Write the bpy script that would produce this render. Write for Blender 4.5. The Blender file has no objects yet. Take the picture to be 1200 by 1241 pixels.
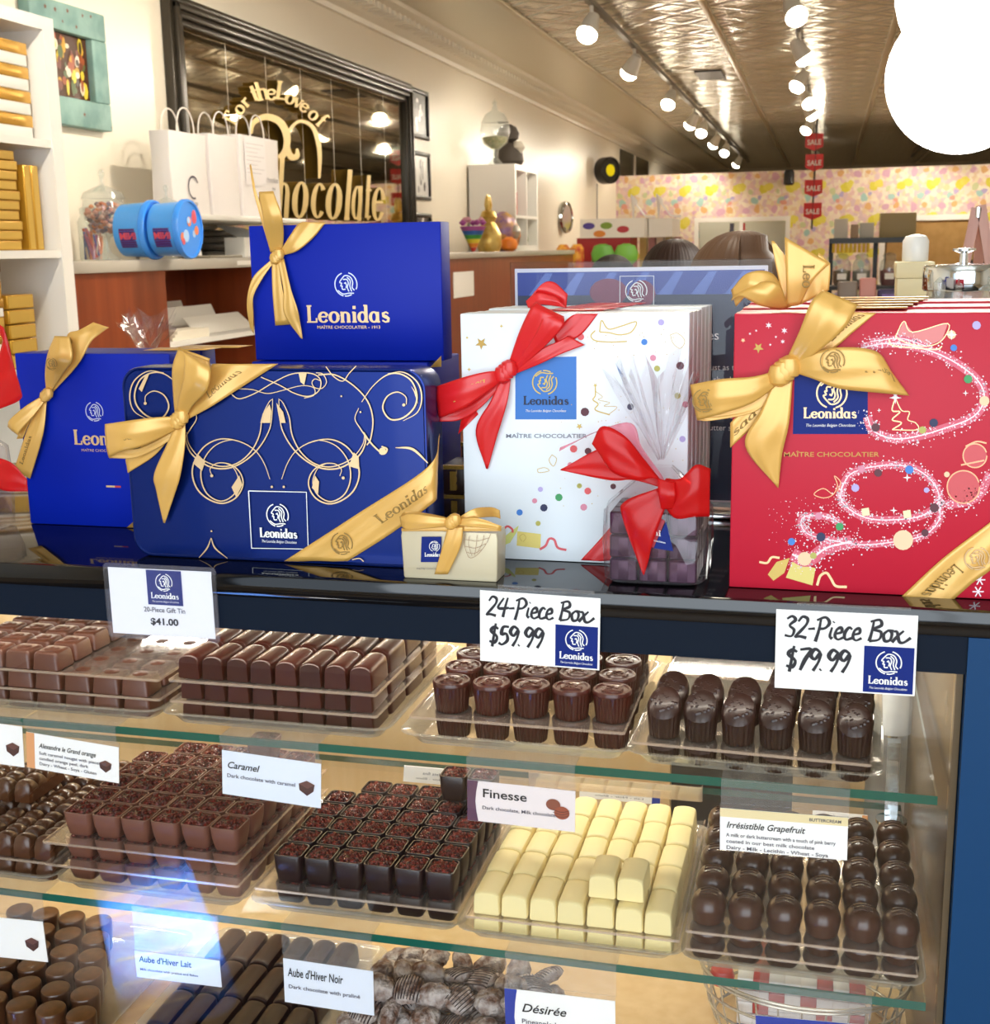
import bpy, math, random
from mathutils import Vector, Matrix, noise
random.seed(7)
SC = bpy.context.scene
COL = SC.collection

# ------------------------------------------------------------------ camera
FPX, CX, CY, EYE = 1530.0, 600.0, 620.5, 1.5
_Yc = Vector((405, 325, FPX)).normalized()
_up = Vector((-112, 7980, -FPX)).normalized()
_Zc = (_up - _up.dot(_Yc) * _Yc).normalized()
_Xc = Vector((_Zc.y*_Yc.z-_Zc.z*_Yc.y, _Zc.z*_Yc.x-_Zc.x*_Yc.z, _Zc.x*_Yc.y-_Zc.y*_Yc.x))
if _Xc.x < 0: _Xc = -_Xc
ROT = Matrix((_Xc, _Yc, _Zc))            # world = ROT @ (right, up, forward)
cam = bpy.data.cameras.new('camera'); cam_o = bpy.data.objects.new('camera', cam); COL.objects.link(cam_o)
r_, u_, f_ = ROT.col[0], ROT.col[1], ROT.col[2]
cam_o.matrix_world = Matrix(((r_.x, u_.x, -f_.x, 0), (r_.y, u_.y, -f_.y, 0), (r_.z, u_.z, -f_.z, EYE), (0, 0, 0, 1)))
cam.sensor_fit = 'HORIZONTAL'; cam.sensor_width = 36.0; cam.lens = 36.0 * FPX / 1200.0
cam.clip_start = 0.02; cam.clip_end = 200
cam.dof.use_dof = True; cam.dof.focus_distance = 1.2; cam.dof.aperture_fstop = 22
SC.camera = cam_o

# ------------------------------------------------------------------ view, world, big lights
SC.view_settings.view_transform = 'Standard'; SC.view_settings.look = 'None'
SC.view_settings.gamma = 1.0; SC.view_settings.use_curve_mapping = False
SC.view_settings.exposure = 0.0
SC.cycles.max_bounces = 10; SC.cycles.transparent_max_bounces = 40
SC.cycles.diffuse_bounces = 4; SC.cycles.glossy_bounces = 5; SC.cycles.transmission_bounces = 6
SC.cycles.sample_clamp_indirect = 6.0
W = bpy.data.worlds.new('world'); SC.world = W; W.use_nodes = True
W.node_tree.nodes['Background'].inputs[0].default_value = (0.75, 0.87, 1.0, 1)
W.node_tree.nodes['Background'].inputs[1].default_value = 1.6

def add_light(name, kind, loc, energy, color=(1, 1, 1), target=None, **kw):
    l = bpy.data.lights.new(name, kind); l.energy = energy; l.color = color
    for k, v in kw.items(): setattr(l, k, v)
    o = bpy.data.objects.new(name, l); COL.objects.link(o); o.location = loc
    if target is not None:
        o.rotation_euler = (Vector(target) - Vector(loc)).to_track_quat('-Z', 'Y').to_euler()
    return o
# daylight of the shop front, behind the camera
add_light('shopfront_daylight', 'AREA', (0.3, -1.75, 1.75), 78, (0.86, 0.94, 1.0), (0.1, 1.5, 1.45), shape='RECTANGLE', size=3.4, size_y=2.2)

def U(x, y, X=None, Y=None, Z=None):
    """the point of a real plane (X, Y or Z given) seen at a pixel of the photograph"""
    d = ROT @ Vector((x - CX, CY - y, FPX))
    t = X / d.x if X is not None else (Y / d.y if Y is not None else (Z - EYE) / d.z)
    return Vector((0, 0, EYE)) + d * t

# ------------------------------------------------------------------ materials
def lin(h):
    if not isinstance(h, str): return tuple(h)
    h = h.lstrip('#'); c = [int(h[i:i+2], 16) / 255 for i in (0, 2, 4)]
    return tuple(v / 12.92 if v <= 0.04045 else ((v + 0.055) / 1.055) ** 2.4 for v in c)
MATS = {}
def M(name, col='#ffffff', rough=0.5, metal=0.0, spec=0.5, vary=0.0, bump=0.0, bscale=60.0, coat=0.0, mottle=None, mscale=20.0, emit=0.0, sss=0.0):
    if name in MATS: return MATS[name]
    m = bpy.data.materials.new(name); m.use_nodes = True; nt = m.node_tree; N = nt.nodes; L = nt.links
    b = N['Principled BSDF']; c = lin(col)
    b.inputs['Base Color'].default_value = (*c, 1); b.inputs['Roughness'].default_value = rough
    b.inputs['Metallic'].default_value = metal; b.inputs['Specular IOR Level'].default_value = spec
    b.inputs['Coat Weight'].default_value = coat; b.inputs['Coat Roughness'].default_value = 0.05
    src = None
    if mottle:
        tc = N.new('ShaderNodeTexCoord'); nz = N.new('ShaderNodeTexNoise'); nz.inputs['Scale'].default_value = mscale; nz.inputs['Detail'].default_value = 4
        cr = N.new('ShaderNodeValToRGB'); cr.color_ramp.elements[0].position = 0.38; cr.color_ramp.elements[1].position = 0.62
        cr.color_ramp.elements[0].color = (*c, 1); cr.color_ramp.elements[1].color = (*lin(mottle), 1)
        L.new(tc.outputs['Object'], nz.inputs['Vector']); L.new(nz.outputs['Fac'], cr.inputs['Fac']); src = cr.outputs['Color']
    if vary:
        oi = N.new('ShaderNodeObjectInfo'); hs = N.new('ShaderNodeHueSaturation'); mr = N.new('ShaderNodeMapRange')
        mr.inputs['To Min'].default_value = 1 - vary; mr.inputs['To Max'].default_value = 1 + vary
        L.new(oi.outputs['Random'], mr.inputs['Value']); L.new(mr.outputs['Result'], hs.inputs['Value'])
        if src: L.new(src, hs.inputs['Color'])
        else: hs.inputs['Color'].default_value = (*c, 1)
        src = hs.outputs['Color']
    if src: L.new(src, b.inputs['Base Color'])
    if bump:
        tc = N.new('ShaderNodeTexCoord'); nz = N.new('ShaderNodeTexNoise'); nz.inputs['Scale'].default_value = bscale; nz.inputs['Detail'].default_value = 3
        bp = N.new('ShaderNodeBump'); bp.inputs['Strength'].default_value = bump; bp.inputs['Distance'].default_value = 0.02
        L.new(tc.outputs['Object'], nz.inputs['Vector']); L.new(nz.outputs['Fac'], bp.inputs['Height']); L.new(bp.outputs['Normal'], b.inputs['Normal'])
    if emit:
        b.inputs['Emission Color'].default_value = (*c, 1); b.inputs['Emission Strength'].default_value = emit
    MATS[name] = m; return m

def clear(name, tint='#ffffff', base=0.04, edge=0.55, rough=0.02, haze=0.0, hazecol='#ffffff', crinkle=0.0, cscale=40.0):
    """thin clear sheet: mostly see-through, sheen growing at grazing angles, a little milky haze"""
    if name in MATS: return MATS[name]
    m = bpy.data.materials.new(name); m.use_nodes = True; nt = m.node_tree; N = nt.nodes; L = nt.links
    N.remove(N['Principled BSDF']); out = N['Material Output']
    tr = N.new('ShaderNodeBsdfTransparent'); tr.inputs[0].default_value = (*lin(tint), 1)
    gl = N.new('ShaderNodeBsdfGlossy'); gl.inputs['Roughness'].default_value = rough
    lw = N.new('ShaderNodeLayerWeight'); lw.inputs['Blend'].default_value = 0.5
    pw = N.new('ShaderNodeMath'); pw.operation = 'POWER'; pw.inputs[1].default_value = 4.0
    ml = N.new('ShaderNodeMath'); ml.operation = 'MULTIPLY_ADD'; ml.inputs[1].default_value = edge; ml.inputs[2].default_value = base
    L.new(lw.outputs['Facing'], pw.inputs[0]); L.new(pw.outputs[0], ml.inputs[0])
    body = tr.outputs[0]
    if haze:
        df = N.new('ShaderNodeBsdfDiffuse'); df.inputs[0].default_value = (*lin(hazecol), 1)
        mx0 = N.new('ShaderNodeMixShader'); mx0.inputs[0].default_value = haze
        L.new(tr.outputs[0], mx0.inputs[1]); L.new(df.outputs[0], mx0.inputs[2]); body = mx0.outputs[0]
    if crinkle:
        tc = N.new('ShaderNodeTexCoord'); vz = N.new('ShaderNodeTexVoronoi'); vz.inputs['Scale'].default_value = cscale
        bp = N.new('ShaderNodeBump'); bp.inputs['Strength'].default_value = crinkle; bp.inputs['Distance'].default_value = 0.01
        L.new(tc.outputs['Object'], vz.inputs['Vector']); L.new(vz.outputs['Distance'], bp.inputs['Height'])
        L.new(bp.outputs['Normal'], gl.inputs['Normal'])
    mx = N.new('ShaderNodeMixShader'); L.new(ml.outputs[0], mx.inputs[0]); L.new(body, mx.inputs[1]); L.new(gl.outputs[0], mx.inputs[2])
    L.new(mx.outputs[0], out.inputs[0])
    MATS[name] = m; return m

def glow(name, col, s):
    if name in MATS: return MATS[name]
    m = bpy.data.materials.new(name); m.use_nodes = True; nt = m.node_tree
    nt.nodes.remove(nt.nodes['Principled BSDF']); e = nt.nodes.new('ShaderNodeEmission')
    e.inputs[0].default_value = (*lin(col), 1); e.inputs[1].default_value = s
    nt.links.new(e.outputs[0], nt.nodes['Material Output'].inputs[0]); MATS[name] = m; return m

# ------------------------------------------------------------------ mesh builder
def catmull(P, n=6):
    P = [Vector(p) for p in P]
    if len(P) < 3: return P
    out = []
    for i in range(len(P) - 1):
        p0 = P[i-1] if i > 0 else P[0] * 2 - P[1]; p1 = P[i]; p2 = P[i+1]; p3 = P[i+2] if i + 2 < len(P) else P[-1] * 2 - P[-2]
        for k in range(n):
            t = k / n
            out.append(0.5 * ((2 * p1) + (p2 - p0) * t + (2*p0 - 5*p1 + 4*p2 - p3) * t*t + (3*p1 - p0 - 3*p2 + p3) * t**3))
    out.append(P[-1]); return out

def rr(w, d, r, n=4, cx=0.0, cy=0.0):
    """rounded rectangle outline"""
    r = min(r, w/2 - 1e-5, d/2 - 1e-5); out = []
    for (sx, sy, a0) in ((1, 1, 0), (-1, 1, 90), (-1, -1, 180), (1, -1, 270)):
        for k in range(n + 1):
            a = math.radians(a0 + 90 * k / n)
            out.append((cx + sx*(w/2 - r) + r*math.cos(a), cy + sy*(d/2 - r) + r*math.sin(a)))
    return out

PART = {}; PENDING = []
class MB:
    def __init__(s): s.v = []; s.f = []; s.mi = []; s.mats = []
    def m(s, mat):
        if mat not in s.mats: s.mats.append(mat)
        return s.mats.index(mat)
    def add(s, vs, fs, mat):
        b = len(s.v); k = s.m(mat); s.v += [tuple(v) for v in vs]
        for f in fs: s.f.append([b + i for i in f]); s.mi.append(k)
        return s
    def box(s, x0, x1, y0, y1, z0, z1, mat, bev=0.0):
        if bev:
            b = bev; cx, cy, w, d = (x0+x1)/2, (y0+y1)/2, x1-x0, y1-y0
            lo = lambda i, z: [(px, py, z) for px, py in rr(w-2*i, d-2*i, max(b-i, b*0.4), 3, cx, cy)]
            return s.loft([lo(b, z0), lo(b*0.3, z0+b*0.3), lo(0, z0+b), lo(0, z1-b), lo(b*0.3, z1-b*0.3), lo(b, z1)], mat)
        vs = [(x, y, z) for z in (z0, z1) for x, y in ((x0, y0), (x1, y0), (x1, y1), (x0, y1))]
        return s.add(vs, [(3, 2, 1, 0), (4, 5, 6, 7), (0, 1, 5, 4), (1, 2, 6, 5), (2, 3, 7, 6), (3, 0, 4, 7)], mat)
    def loft(s, loops, mat, cap0=True, cap1=True):
        n = len(loops[0]); vs = [p for l in loops for p in l]; fs = []
        for i in range(len(loops) - 1):
            for j in range(n):
                k = (j + 1) % n; fs.append((i*n+j, i*n+k, (i+1)*n+k, (i+1)*n+j))
        if cap0: fs.append(tuple(reversed(range(n))))
        if cap1: fs.append(tuple((len(loops)-1)*n + j for j in range(n)))
        return s.add(vs, fs, mat)
    def lathe(s, prof, mat, n=24, c=(0, 0, 0), ridge=0.0, nr=0, cap=True, sx=1, sy=1):
        loops = []
        for r, z in prof:
            l = []
            for k in range(n):
                a = 2*math.pi*k/n; rad = r * (1 + (ridge * math.cos(nr*a) if nr else 0))
                l.append((c[0] + sx*rad*math.cos(a), c[1] + sy*rad*math.sin(a), c[2] + z))
            loops.append(l)
        return s.loft(loops, mat, cap, cap)
    def tube(s, path, r, mat, n=8):
        P = [Vector(p) for p in path]; loops = []
        for i, p in enumerate(P):
            t = (P[min(i+1, len(P)-1)] - P[max(i-1, 0)]).normalized()
            a = t.orthogonal().normalized() if i == 0 else (s._a - s._a.dot(t) * t).normalized()
            s._a = a; b = t.cross(a)
            rad = r[i] if isinstance(r, (list, tuple)) else r
            loops.append([p + rad * (a*math.cos(2*math.pi*k/n) + b*math.sin(2*math.pi*k/n)) for k in range(n)])
        return s.loft(loops, mat)
    def grid(s, rows, mat):
        n = len(rows[0]); vs = [p for r in rows for p in r]
        return s.add(vs, [(i*n+j, i*n+j+1, (i+1)*n+j+1, (i+1)*n+j) for i in range(len(rows)-1) for j in range(n-1)], mat)
    def poly(s, pts, mat): return s.add(pts, [tuple(range(len(pts)))], mat)
    def slab(s, pts, dv, mat):
        n = len(pts); a = [Vector(p) for p in pts]; b = [p + Vector(dv) for p in a]
        return s.add(a + b, [tuple(range(n)), tuple(reversed(range(n, 2*n)))] + [(i, (i+1) % n, n + (i+1) % n, n + i) for i in range(n)], mat)
    def xf(s, mtx):
        s.v = [tuple(mtx @ Vector(v)) for v in s.v]; return s
    def build(s, name, parent=None, smooth=True, ang=35, solid=0.0):
        me = bpy.data.meshes.new(name); me.from_pydata(s.v, [], s.f)
        for m in s.mats: me.materials.append(m)
        me.polygons.foreach_set('material_index', s.mi)
        me.polygons.foreach_set('use_smooth', [smooth] * len(me.polygons))
        me.update()
        if smooth: me.set_sharp_from_angle(angle=math.radians(ang))
        o = bpy.data.objects.new(name, me); COL.objects.link(o); PART[name] = o
        if solid:
            md = o.modifiers.new('thickness', 'SOLIDIFY'); md.thickness = solid; md.offset = 0
        if parent is not None:
            o.parent = parent; o.matrix_parent_inverse = Matrix.Translation(-origin(parent))
        if name == 'bow':
            for k_ in PENDING: k_.build('knot', o)
            PENDING.clear()
        return o
def origin(o):
    return Vector((0, 0, 0)) if o.get('_m') else o.location.copy()
def tag(o, label, cat, group=None, kind=None):
    o['label'] = label; o['category'] = cat
    if group: o['group'] = group
    if kind: o['kind'] = kind
    return o
def T(name, label, cat, loc, group=None):
    o = bpy.data.objects.new(name, None); COL.objects.link(o); o.location = loc; o.empty_display_size = 0.02
    return tag(o, label, cat, group)
def struct(o): o['kind'] = 'structure'; return o
def dup(root, loc, label, group=None, rz=None, sc=None):
    r = root.copy(); COL.objects.link(r); r.location = loc; r['label'] = label
    if group: r['group'] = group
    if rz is not None: r.rotation_euler = (0, 0, rz)
    if sc is not None: r.scale = sc
    for ch in root.children:
        c = ch.copy(); COL.objects.link(c); c.parent = r; c.matrix_parent_inverse = ch.matrix_parent_inverse.copy()
        for g in ch.children:
            d = g.copy(); COL.objects.link(d); d.parent = c; d.matrix_parent_inverse = g.matrix_parent_inverse.copy()
    return r

# ---- 2-D lettering and line work on a plane
class Plane:
    """origin, right axis, up axis, outward normal"""
    def __init__(s, o, r=(1, 0, 0), u=(0, 0, 1)):
        s.o = Vector(o); s.r = Vector(r); s.u = Vector(u); s.n = s.r.cross(s.u)
    def __call__(s, x, y, h=0.0): return s.o + s.r*x + s.u*y + s.n*h
_TXT = {}
def text_geo(body, bold=0.0, shear=0.0, align='CENTER'):
    key = (body, bold, shear, align)
    if key not in _TXT:
        c = bpy.data.curves.new('t', 'FONT'); c.body = body; c.size = 1; c.offset = bold; c.shear = shear; c.align_x = align; c.resolution_u = 3
        o = bpy.data.objects.new('t', c); me = bpy.data.meshes.new_from_object(o)
        _TXT[key] = ([tuple(v.co) for v in me.vertices], [tuple(p.vertices) for p in me.polygons])
        bpy.data.objects.remove(o); bpy.data.meshes.remove(me); bpy.data.curves.remove(c)
    return _TXT[key]
def text(mb, body, size, fn, mat, x=0, y=0, h=0.0004, bold=0.0, shear=0.0, align='CENTER', width=None, rot=0.0):
    vs, fs = text_geo(body, bold, shear, align)
    sx = size
    if width:
        w = max(v[0] for v in vs) - min(v[0] for v in vs); sx = width / w
    ca, sa = math.cos(rot), math.sin(rot)
    mb.add([fn(x + v[0]*sx*ca - v[1]*size*sa, y + v[0]*sx*sa + v[1]*size*ca, h) for v in vs], fs, mat)
def strip2(pts, w):
    P = [Vector((p[0], p[1])) for p in pts]; L = []; R = []
    for i, p in enumerate(P):
        t = P[min(i+1, len(P)-1)] - P[max(i-1, 0)]
        if t.length < 1e-9: t = Vector((1, 0))
        t.normalize(); n = Vector((-t.y, t.x)); ww = (w[i] if isinstance(w, (list, tuple)) else w) / 2
        L.append(p + n*ww); R.append(p - n*ww)
    return L, R
_LIFT = [0]
def stroke(mb, pts, w, fn, mat, h=0.0004, smooth=True, n=5, thick=0.0):
    _LIFT[0] = (_LIFT[0] + 1) % 23; h = h + _LIFT[0]*5e-6; thick = thick + _LIFT[0]*2e-5 if thick else 0
    if smooth:
        if isinstance(w, (list, tuple)): w = [v.x for v in catmull([Vector((a, 0)) for a in w], n)]
        pts = catmull([Vector((p[0], p[1])) for p in pts], n)
    L, R = strip2(pts, w); k = len(L)
    if thick:
        vs = [fn(p.x, p.y, hh) for hh in (0, thick) for S in (L, R) for p in S]; fs = []
        for i in range(k-1):
            fs += [(2*k+i, 2*k+i+1, 3*k+i+1, 3*k+i), (i, i+1, k+i+1, k+i), (i, i+1, 2*k+i+1, 2*k+i), (k+i, k+i+1, 3*k+i+1, 3*k+i)]
        fs += [(0, k, 3*k, 2*k), (k-1, 2*k-1, 4*k-1, 3*k-1)]
        mb.add(vs, fs, mat)
    else:
        vs = [fn(p.x, p.y, h + 4e-5*i/k) for S in (L, R) for i, p in enumerate(S)]
        mb.add(vs, [(i, i+1, k+i+1, k+i) for i in range(k-1)], mat)
def disc(mb, x, y, r, fn, mat, h=0.0004, n=10, ry=None):
    mb.poly([fn(x + r*math.cos(2*math.pi*k/n), y + (ry or r)*math.sin(2*math.pi*k/n), h) for k in range(n)], mat)
def star(mb, x, y, r, fn, mat, h=0.0004, pts=5, inner=0.42, a0=90):
    mb.poly([fn(x + (r if k % 2 == 0 else r*inner)*math.cos(math.radians(a0 + 180*k/pts)), y + (r if k % 2 == 0 else r*inner)*math.sin(math.radians(a0 + 180*k/pts)), h) for k in range(2*pts)], mat)
def rect2(mb, x0, y0, x1, y1, fn, mat, h=0.0003): mb.poly([fn(x0, y0, h), fn(x1, y0, h), fn(x1, y1, h), fn(x0, y1, h)], mat)

def bowl(cx, cy, rx, ry, a0, a1, thin, thick, n=14):
    pts = []; ws = []
    for k in range(n+1):
        a = math.radians(a0 + (a1-a0)*k/n); pts.append((cx + rx*math.cos(a), cy + ry*math.sin(a))); ws.append(thin + (thick-thin)*abs(math.cos(a))**1.5)
    return pts, ws
# slab letters on a unit body: x-height .62, ascender 1.0; returns strokes (points, widths) and advance
def glyph(ch, k=0.17, t=0.08):
    V = lambda x, a, b: ([(x, a), (x, b)], k)
    H = lambda y, a, b, w=t: ([(a, y), (b, y)], w)
    O = lambda cx, rx=0.24, ry=0.29: bowl(cx, 0.31, rx, ry, 0, 360, t, k*1.05, 20)
    if ch == 'L': return [V(.16, 0, 1), H(.96, .02, .32), H(.04, .02, .62), ([(.6, .0), (.6, .26)], t*1.2)], .72
    if ch == 'F': return [V(.16, 0, 1), H(.96, .02, .64), H(.04, .02, .32), H(.52, .16, .46), ([(.6, .74), (.6, 1.0)], t*1.2)], .70
    if ch == 'e': return [bowl(.3, .31, .24, .28, 15, 330, t, k, 18), H(.34, .1, .52, t)], .64
    if ch == 'o': return [O(.3)], .66
    if ch == 'n': return [V(.14, 0, .6), H(.58, .02, .16), H(.035, .02, .27), bowl(.31, .36, .2, .22, 180, 0, t, k, 10), V(.5, 0, .4), H(.035, .39, .62)], .70
    if ch == 'h': return [V(.14, 0, 1), H(.97, .02, .16), H(.035, .02, .27), bowl(.31, .36, .2, .22, 180, 0, t, k, 10), V(.5, 0, .4), H(.035, .39, .62)], .70
    if ch == 'i': return [V(.15, 0, .6), H(.58, .02, .16), H(.035, .02, .29), ([(.06, .86), (.24, .86)], .18)], .36
    if ch == 'l': return [V(.15, 0, 1), H(.97, .02, .16), H(.035, .02, .29)], .36
    if ch == 'd': return [bowl(.27, .31, .21, .28, 0, 360, t, k, 18), V(.48, 0, 1), H(.97, .34, .5), H(.035, .46, .62)], .68
    if ch == 'a': return [bowl(.27, .31, .21, .28, 0, 360, t, k, 18), V(.48, 0, .6), H(.035, .46, .62)], .68
    if ch == 's': return [([(.44, .5), (.3, .59), (.12, .5), (.14, .38), (.3, .31), (.44, .22), (.42, .07), (.26, .02), (.08, .12)], [t, t, k*.8, k*.9, k, k*.9, k*.8, t, t])], .56
    if ch == 'c': return [bowl(.3, .31, .24, .28, 40, 320, t, k, 16)], .58
    if ch == 't': return [V(.2, .06, .86), H(.58, .04, .42), ([(.2, .1), (.28, .02), (.42, .1)], t)], .46
    if ch == 'r': return [V(.14, 0, .6), H(.58, .02, .16), H(.035, .02, .27), ([(.18, .4), (.3, .57), (.44, .52)], [t, t*1.4, k])], .50
    if ch == 'v': return [([(.08, .6), (.29, .0)], k), ([(.52, .6), (.31, .0)], t), H(.58, .0, .2), H(.58, .42, .62)], .62
    if ch == 'f': return [V(.2, 0, .78), H(.58, .04, .42), ([(.2, .76), (.28, .97), (.46, .9)], [k, t*1.3, t*1.3]), H(.035, .06, .34)], .46
    return [], .34
def slab_word(mb, word, size, fn, mat, x=0, y=0, h=0.0004, align='C', shear=0.0, k=0.17, t=0.08, thick=0.0, gap=0.0, width=None, flip=False):
    tot = sum(glyph(c, k, t)[1] + gap for c in word) - gap; sx = size if not width else width / tot
    x0 = x - (tot*sx/2 if align == 'C' else 0); cur = 0
    for c in word:
        st, adv = glyph(c, k, t)
        for pts, w in st:
            q = []
            for px, py in pts: q.append((x0 + (cur + px + shear*py)*sx, y + py*size))
            w2 = [a*size for a in w] if isinstance(w, list) else w*size
            if flip: q = [(2*x - a, 2*y + size*.62 - b) for a, b in q]
            stroke(mb, q, w2, fn, mat, h, smooth=False, thick=thick)
        cur += adv + gap
    return tot*sx
def emblem(mb, x, y, r, fn, mat, h=0.0004):
    """round crest: a helmeted profile inside an open ring"""
    w = r*0.10
    arc = lambda a0, a1, R: [(R*math.cos(math.radians(a0 + (a1-a0)*q/8)), R*math.sin(math.radians(a0 + (a1-a0)*q/8))) for q in range(9)]
    for pts in (arc(110, 255, 1.0), arc(75, -25, 1.0), arc(300, 262, .98), [(-.38, .45), (-.05, .74), (.4, .62), (.62, .2), (.56, -.25), (.75, -.5)], [(-.38, .45), (-.56, .18), (-.36, .1)],
                [(-.36, .1), (-.47, -.12), (-.33, -.14), (-.36, -.26), (-.3, -.42), (-.05, -.4)], [(-.25, .42), (.1, .4), (.22, .1), (.12, -.25), (.25, -.6)], [(.12, .6), (.4, .3), (.36, -.15), (.5, -.6)],
                [(-.16, .12), (-.04, .08)], [(-.75, -.5), (-.3, -.8), (.25, -.74), (.7, -.75)], [(-.05, .2), (.05, -.05), (0, -.3)]):
        stroke(mb, [(x + a*r, y + b*r) for a, b in pts], w, fn, mat, h)
def logo_panel(mb, x0, y0, x1, y1, fn, blue, ink, h=0.0003, sub='The Leonidas Belgian Chocolates', ink2=None):
    rect2(mb, x0, y0, x1, y1, fn, blue, h); w, hh = x1-x0, y1-y0; cx = (x0+x1)/2
    emblem(mb, cx, y0 + hh*.66, hh*.25, fn, ink2 or ink, h + .0003)
    slab_word(mb, 'Leonidas', hh*.17, fn, ink, cx, y0 + hh*.19, h + .0003, width=w*.8, k=.2, t=.1)
    text(mb, sub, hh*.07, fn, ink2 or ink, cx, y0 + hh*.08, h + .0003, width=w*.76, shear=.3)

# handwriting strokes (unit height 1)
HAND = {
 '2': ([[(.05, .75), (.2, .98), (.42, .9), (.42, .65), (.2, .3), (.0, .02), (.2, .06), (.5, .0)]], .5),
 '4': ([[(.3, .95), (.05, .45), (.3, .4), (.62, .46)], [(.5, .98), (.42, .5), (.36, -.05)]], .6),
 '3': ([[(.05, .85), (.25, .98), (.42, .82), (.2, .55), (.42, .35), (.35, .05), (.05, .08)]], .5),
 '7': ([[(.02, .92), (.5, .96), (.3, .45), (.15, -.05)]], .48),
 '9': ([[(.45, .85), (.2, .98), (.05, .7), (.25, .5), (.46, .8), (.44, .4), (.25, -.05)]], .5),
 '5': ([[(.45, .95), (.15, .92), (.1, .55), (.35, .58), (.45, .25), (.2, .0), (.0, .08)]], .5),
 '-': ([[(.02, .42), (.3, .46)]], .38), '.': ([[(.05, .0), (.1, .05)]], .3), ' ': ([], .3),
 'P': ([[(.12, .95), (.1, .4), (.02, -.15)], [(-.05, .85), (.3, 1.0), (.5, .75), (.35, .5), (.08, .45)]], .52),
 'i': ([[(.12, .55), (.08, .15), (.2, .02)], [(.14, .78), (.17, .82)]], .25),
 'e': ([[(.03, .25), (.3, .35), (.25, .56), (.08, .45), (.05, .15), (.2, .0), (.42, .12)]], .40),
 'c': ([[(.33, .5), (.18, .58), (.04, .3), (.12, .02), (.38, .1)]], .36),
 'B': ([[(.12, .95), (.1, .4), (.05, .0)], [(-.02, .9), (.35, 1.0), (.45, .75), (.12, .55), (.48, .45), (.45, .1), (.05, .0)]], .58),
 'o': ([[(.2, .55), (.04, .35), (.12, .05), (.33, .1), (.36, .42), (.2, .55), (.42, .52)]], .42),
 'x': ([[(.0, .5), (.15, .48), (.3, .05), (.5, .02), (.75, .25)], [(.42, .55), (.2, .3), (.0, .0)]], .6),
 '$': ([[(.42, .8), (.2, .9), (.05, .68), (.4, .38), (.3, .08), (.02, .14)], [(.25, 1.08), (.2, -.15)]], .52)}
def hand(mb, s, size, fn, mat, x, y, w=0.09, h=0.0005, width=None):
    tot = sum(HAND[c][1] for c in s); sx = (width / tot) if width else size; cur = 0
    for c in s:
        for pts in HAND[c][0]:
            ws = [w*size*(.7 + .5*((i*37) % 5)/4) for i in range(len(pts))]
            stroke(mb, [(x + (cur + a + .12*b)*sx, y + b*size) for a, b in pts], ws, fn, mat, h, n=4)
        cur += HAND[c][1]

# ribbons: rows of (edge a, edge b, how far the satin stands out of the plane)
def band_rows(rows, Y, zf, n=7):
    A = catmull([U(*zf(r[0], r[1]), Y=Y - r[4]) for r in rows], n); B = catmull([U(*zf(r[2], r[3]), Y=Y - r[4]) for r in rows], n)
    return A, B
def band(mb, rows, Y, zf, mat, n=7, belly=0.0):
    A, B = band_rows(rows, Y, zf, n); out = []
    for a, b in zip(A, B):
        w = (b - a).length
        out.append([a + (b-a)*t + Vector((0, -w*(.6*belly*math.sin(math.pi*t) + .018*math.sin(9.4*t + len(out)*.25)*math.sin(math.pi*t)), 0)) for t in [q_/10 for q_ in range(11)]])
    mb.grid(out, mat); return A, B
def band_text(mb, A, B, word, mat, u0, u1, v0=.28, v1=.72, flip=False, k=.15, t=.07, up='A'):
    n = len(A) - 1
    tot = sum(glyph(c, k, t)[1] for c in word)
    def fn(x, y, h=0):
        x /= tot
        x, y = (1-x, 1-y) if flip else (x, y)
        u = (u0 + (u1-u0)*x)*n; i = max(0, min(n-1, int(u))); f = u - i; v = v0 + (v1-v0)*y if up == 'B' else v1 - (v1-v0)*y
        a = A[i].lerp(A[i+1], f); b = B[i].lerp(B[i+1], f)
        return a.lerp(b, v) + Vector((0, -0.0012, 0))
    slab_word(mb, word, 1.0, fn, mat, 0, 0, align='L', k=k, t=t)
def zoomf(ox, oy, s): return lambda x, y: (ox + x/s, oy + y/s)
ORD = 'first second third fourth fifth sixth seventh eighth ninth tenth'.split()

# ================================================================== palette
def wood_mat(name, c1, c2, scale=3.0, rough=0.35):
    if name in MATS: return MATS[name]
    m = M(name, c1, rough); nt = m.node_tree; N = nt.nodes; L = nt.links
    tc = N.new('ShaderNodeTexCoord'); mp = N.new('ShaderNodeMapping'); mp.inputs['Scale'].default_value = (scale, scale, scale*0.08)
    nz = N.new('ShaderNodeTexNoise'); nz.inputs['Scale'].default_value = 12; nz.inputs['Detail'].default_value = 5
    cr = N.new('ShaderNodeValToRGB'); cr.color_ramp.elements[0].color = (*lin(c1), 1); cr.color_ramp.elements[1].color = (*lin(c2), 1)
    cr.color_ramp.elements[0].position = .3; cr.color_ramp.elements[1].position = .7
    L.new(tc.outputs['Object'], mp.inputs['Vector']); L.new(mp.outputs['Vector'], nz.inputs['Vector']); L.new(nz.outputs['Fac'], cr.inputs['Fac'])
    L.new(cr.outputs['Color'], N['Principled BSDF'].inputs['Base Color']); return m
wall_m = M('cream_paint', '#f3ead8', .32, bump=.03, bscale=30)
trim_m = M('cornice_paint', '#efe8d8', .35)
white_m = M('white_laminate', '#f4f1ea', .35)
black_gloss = M('black_gloss_counter', '#08090c', .06, spec=.6)
navy_band = M('navy_band', '#12161f', .38)
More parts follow.
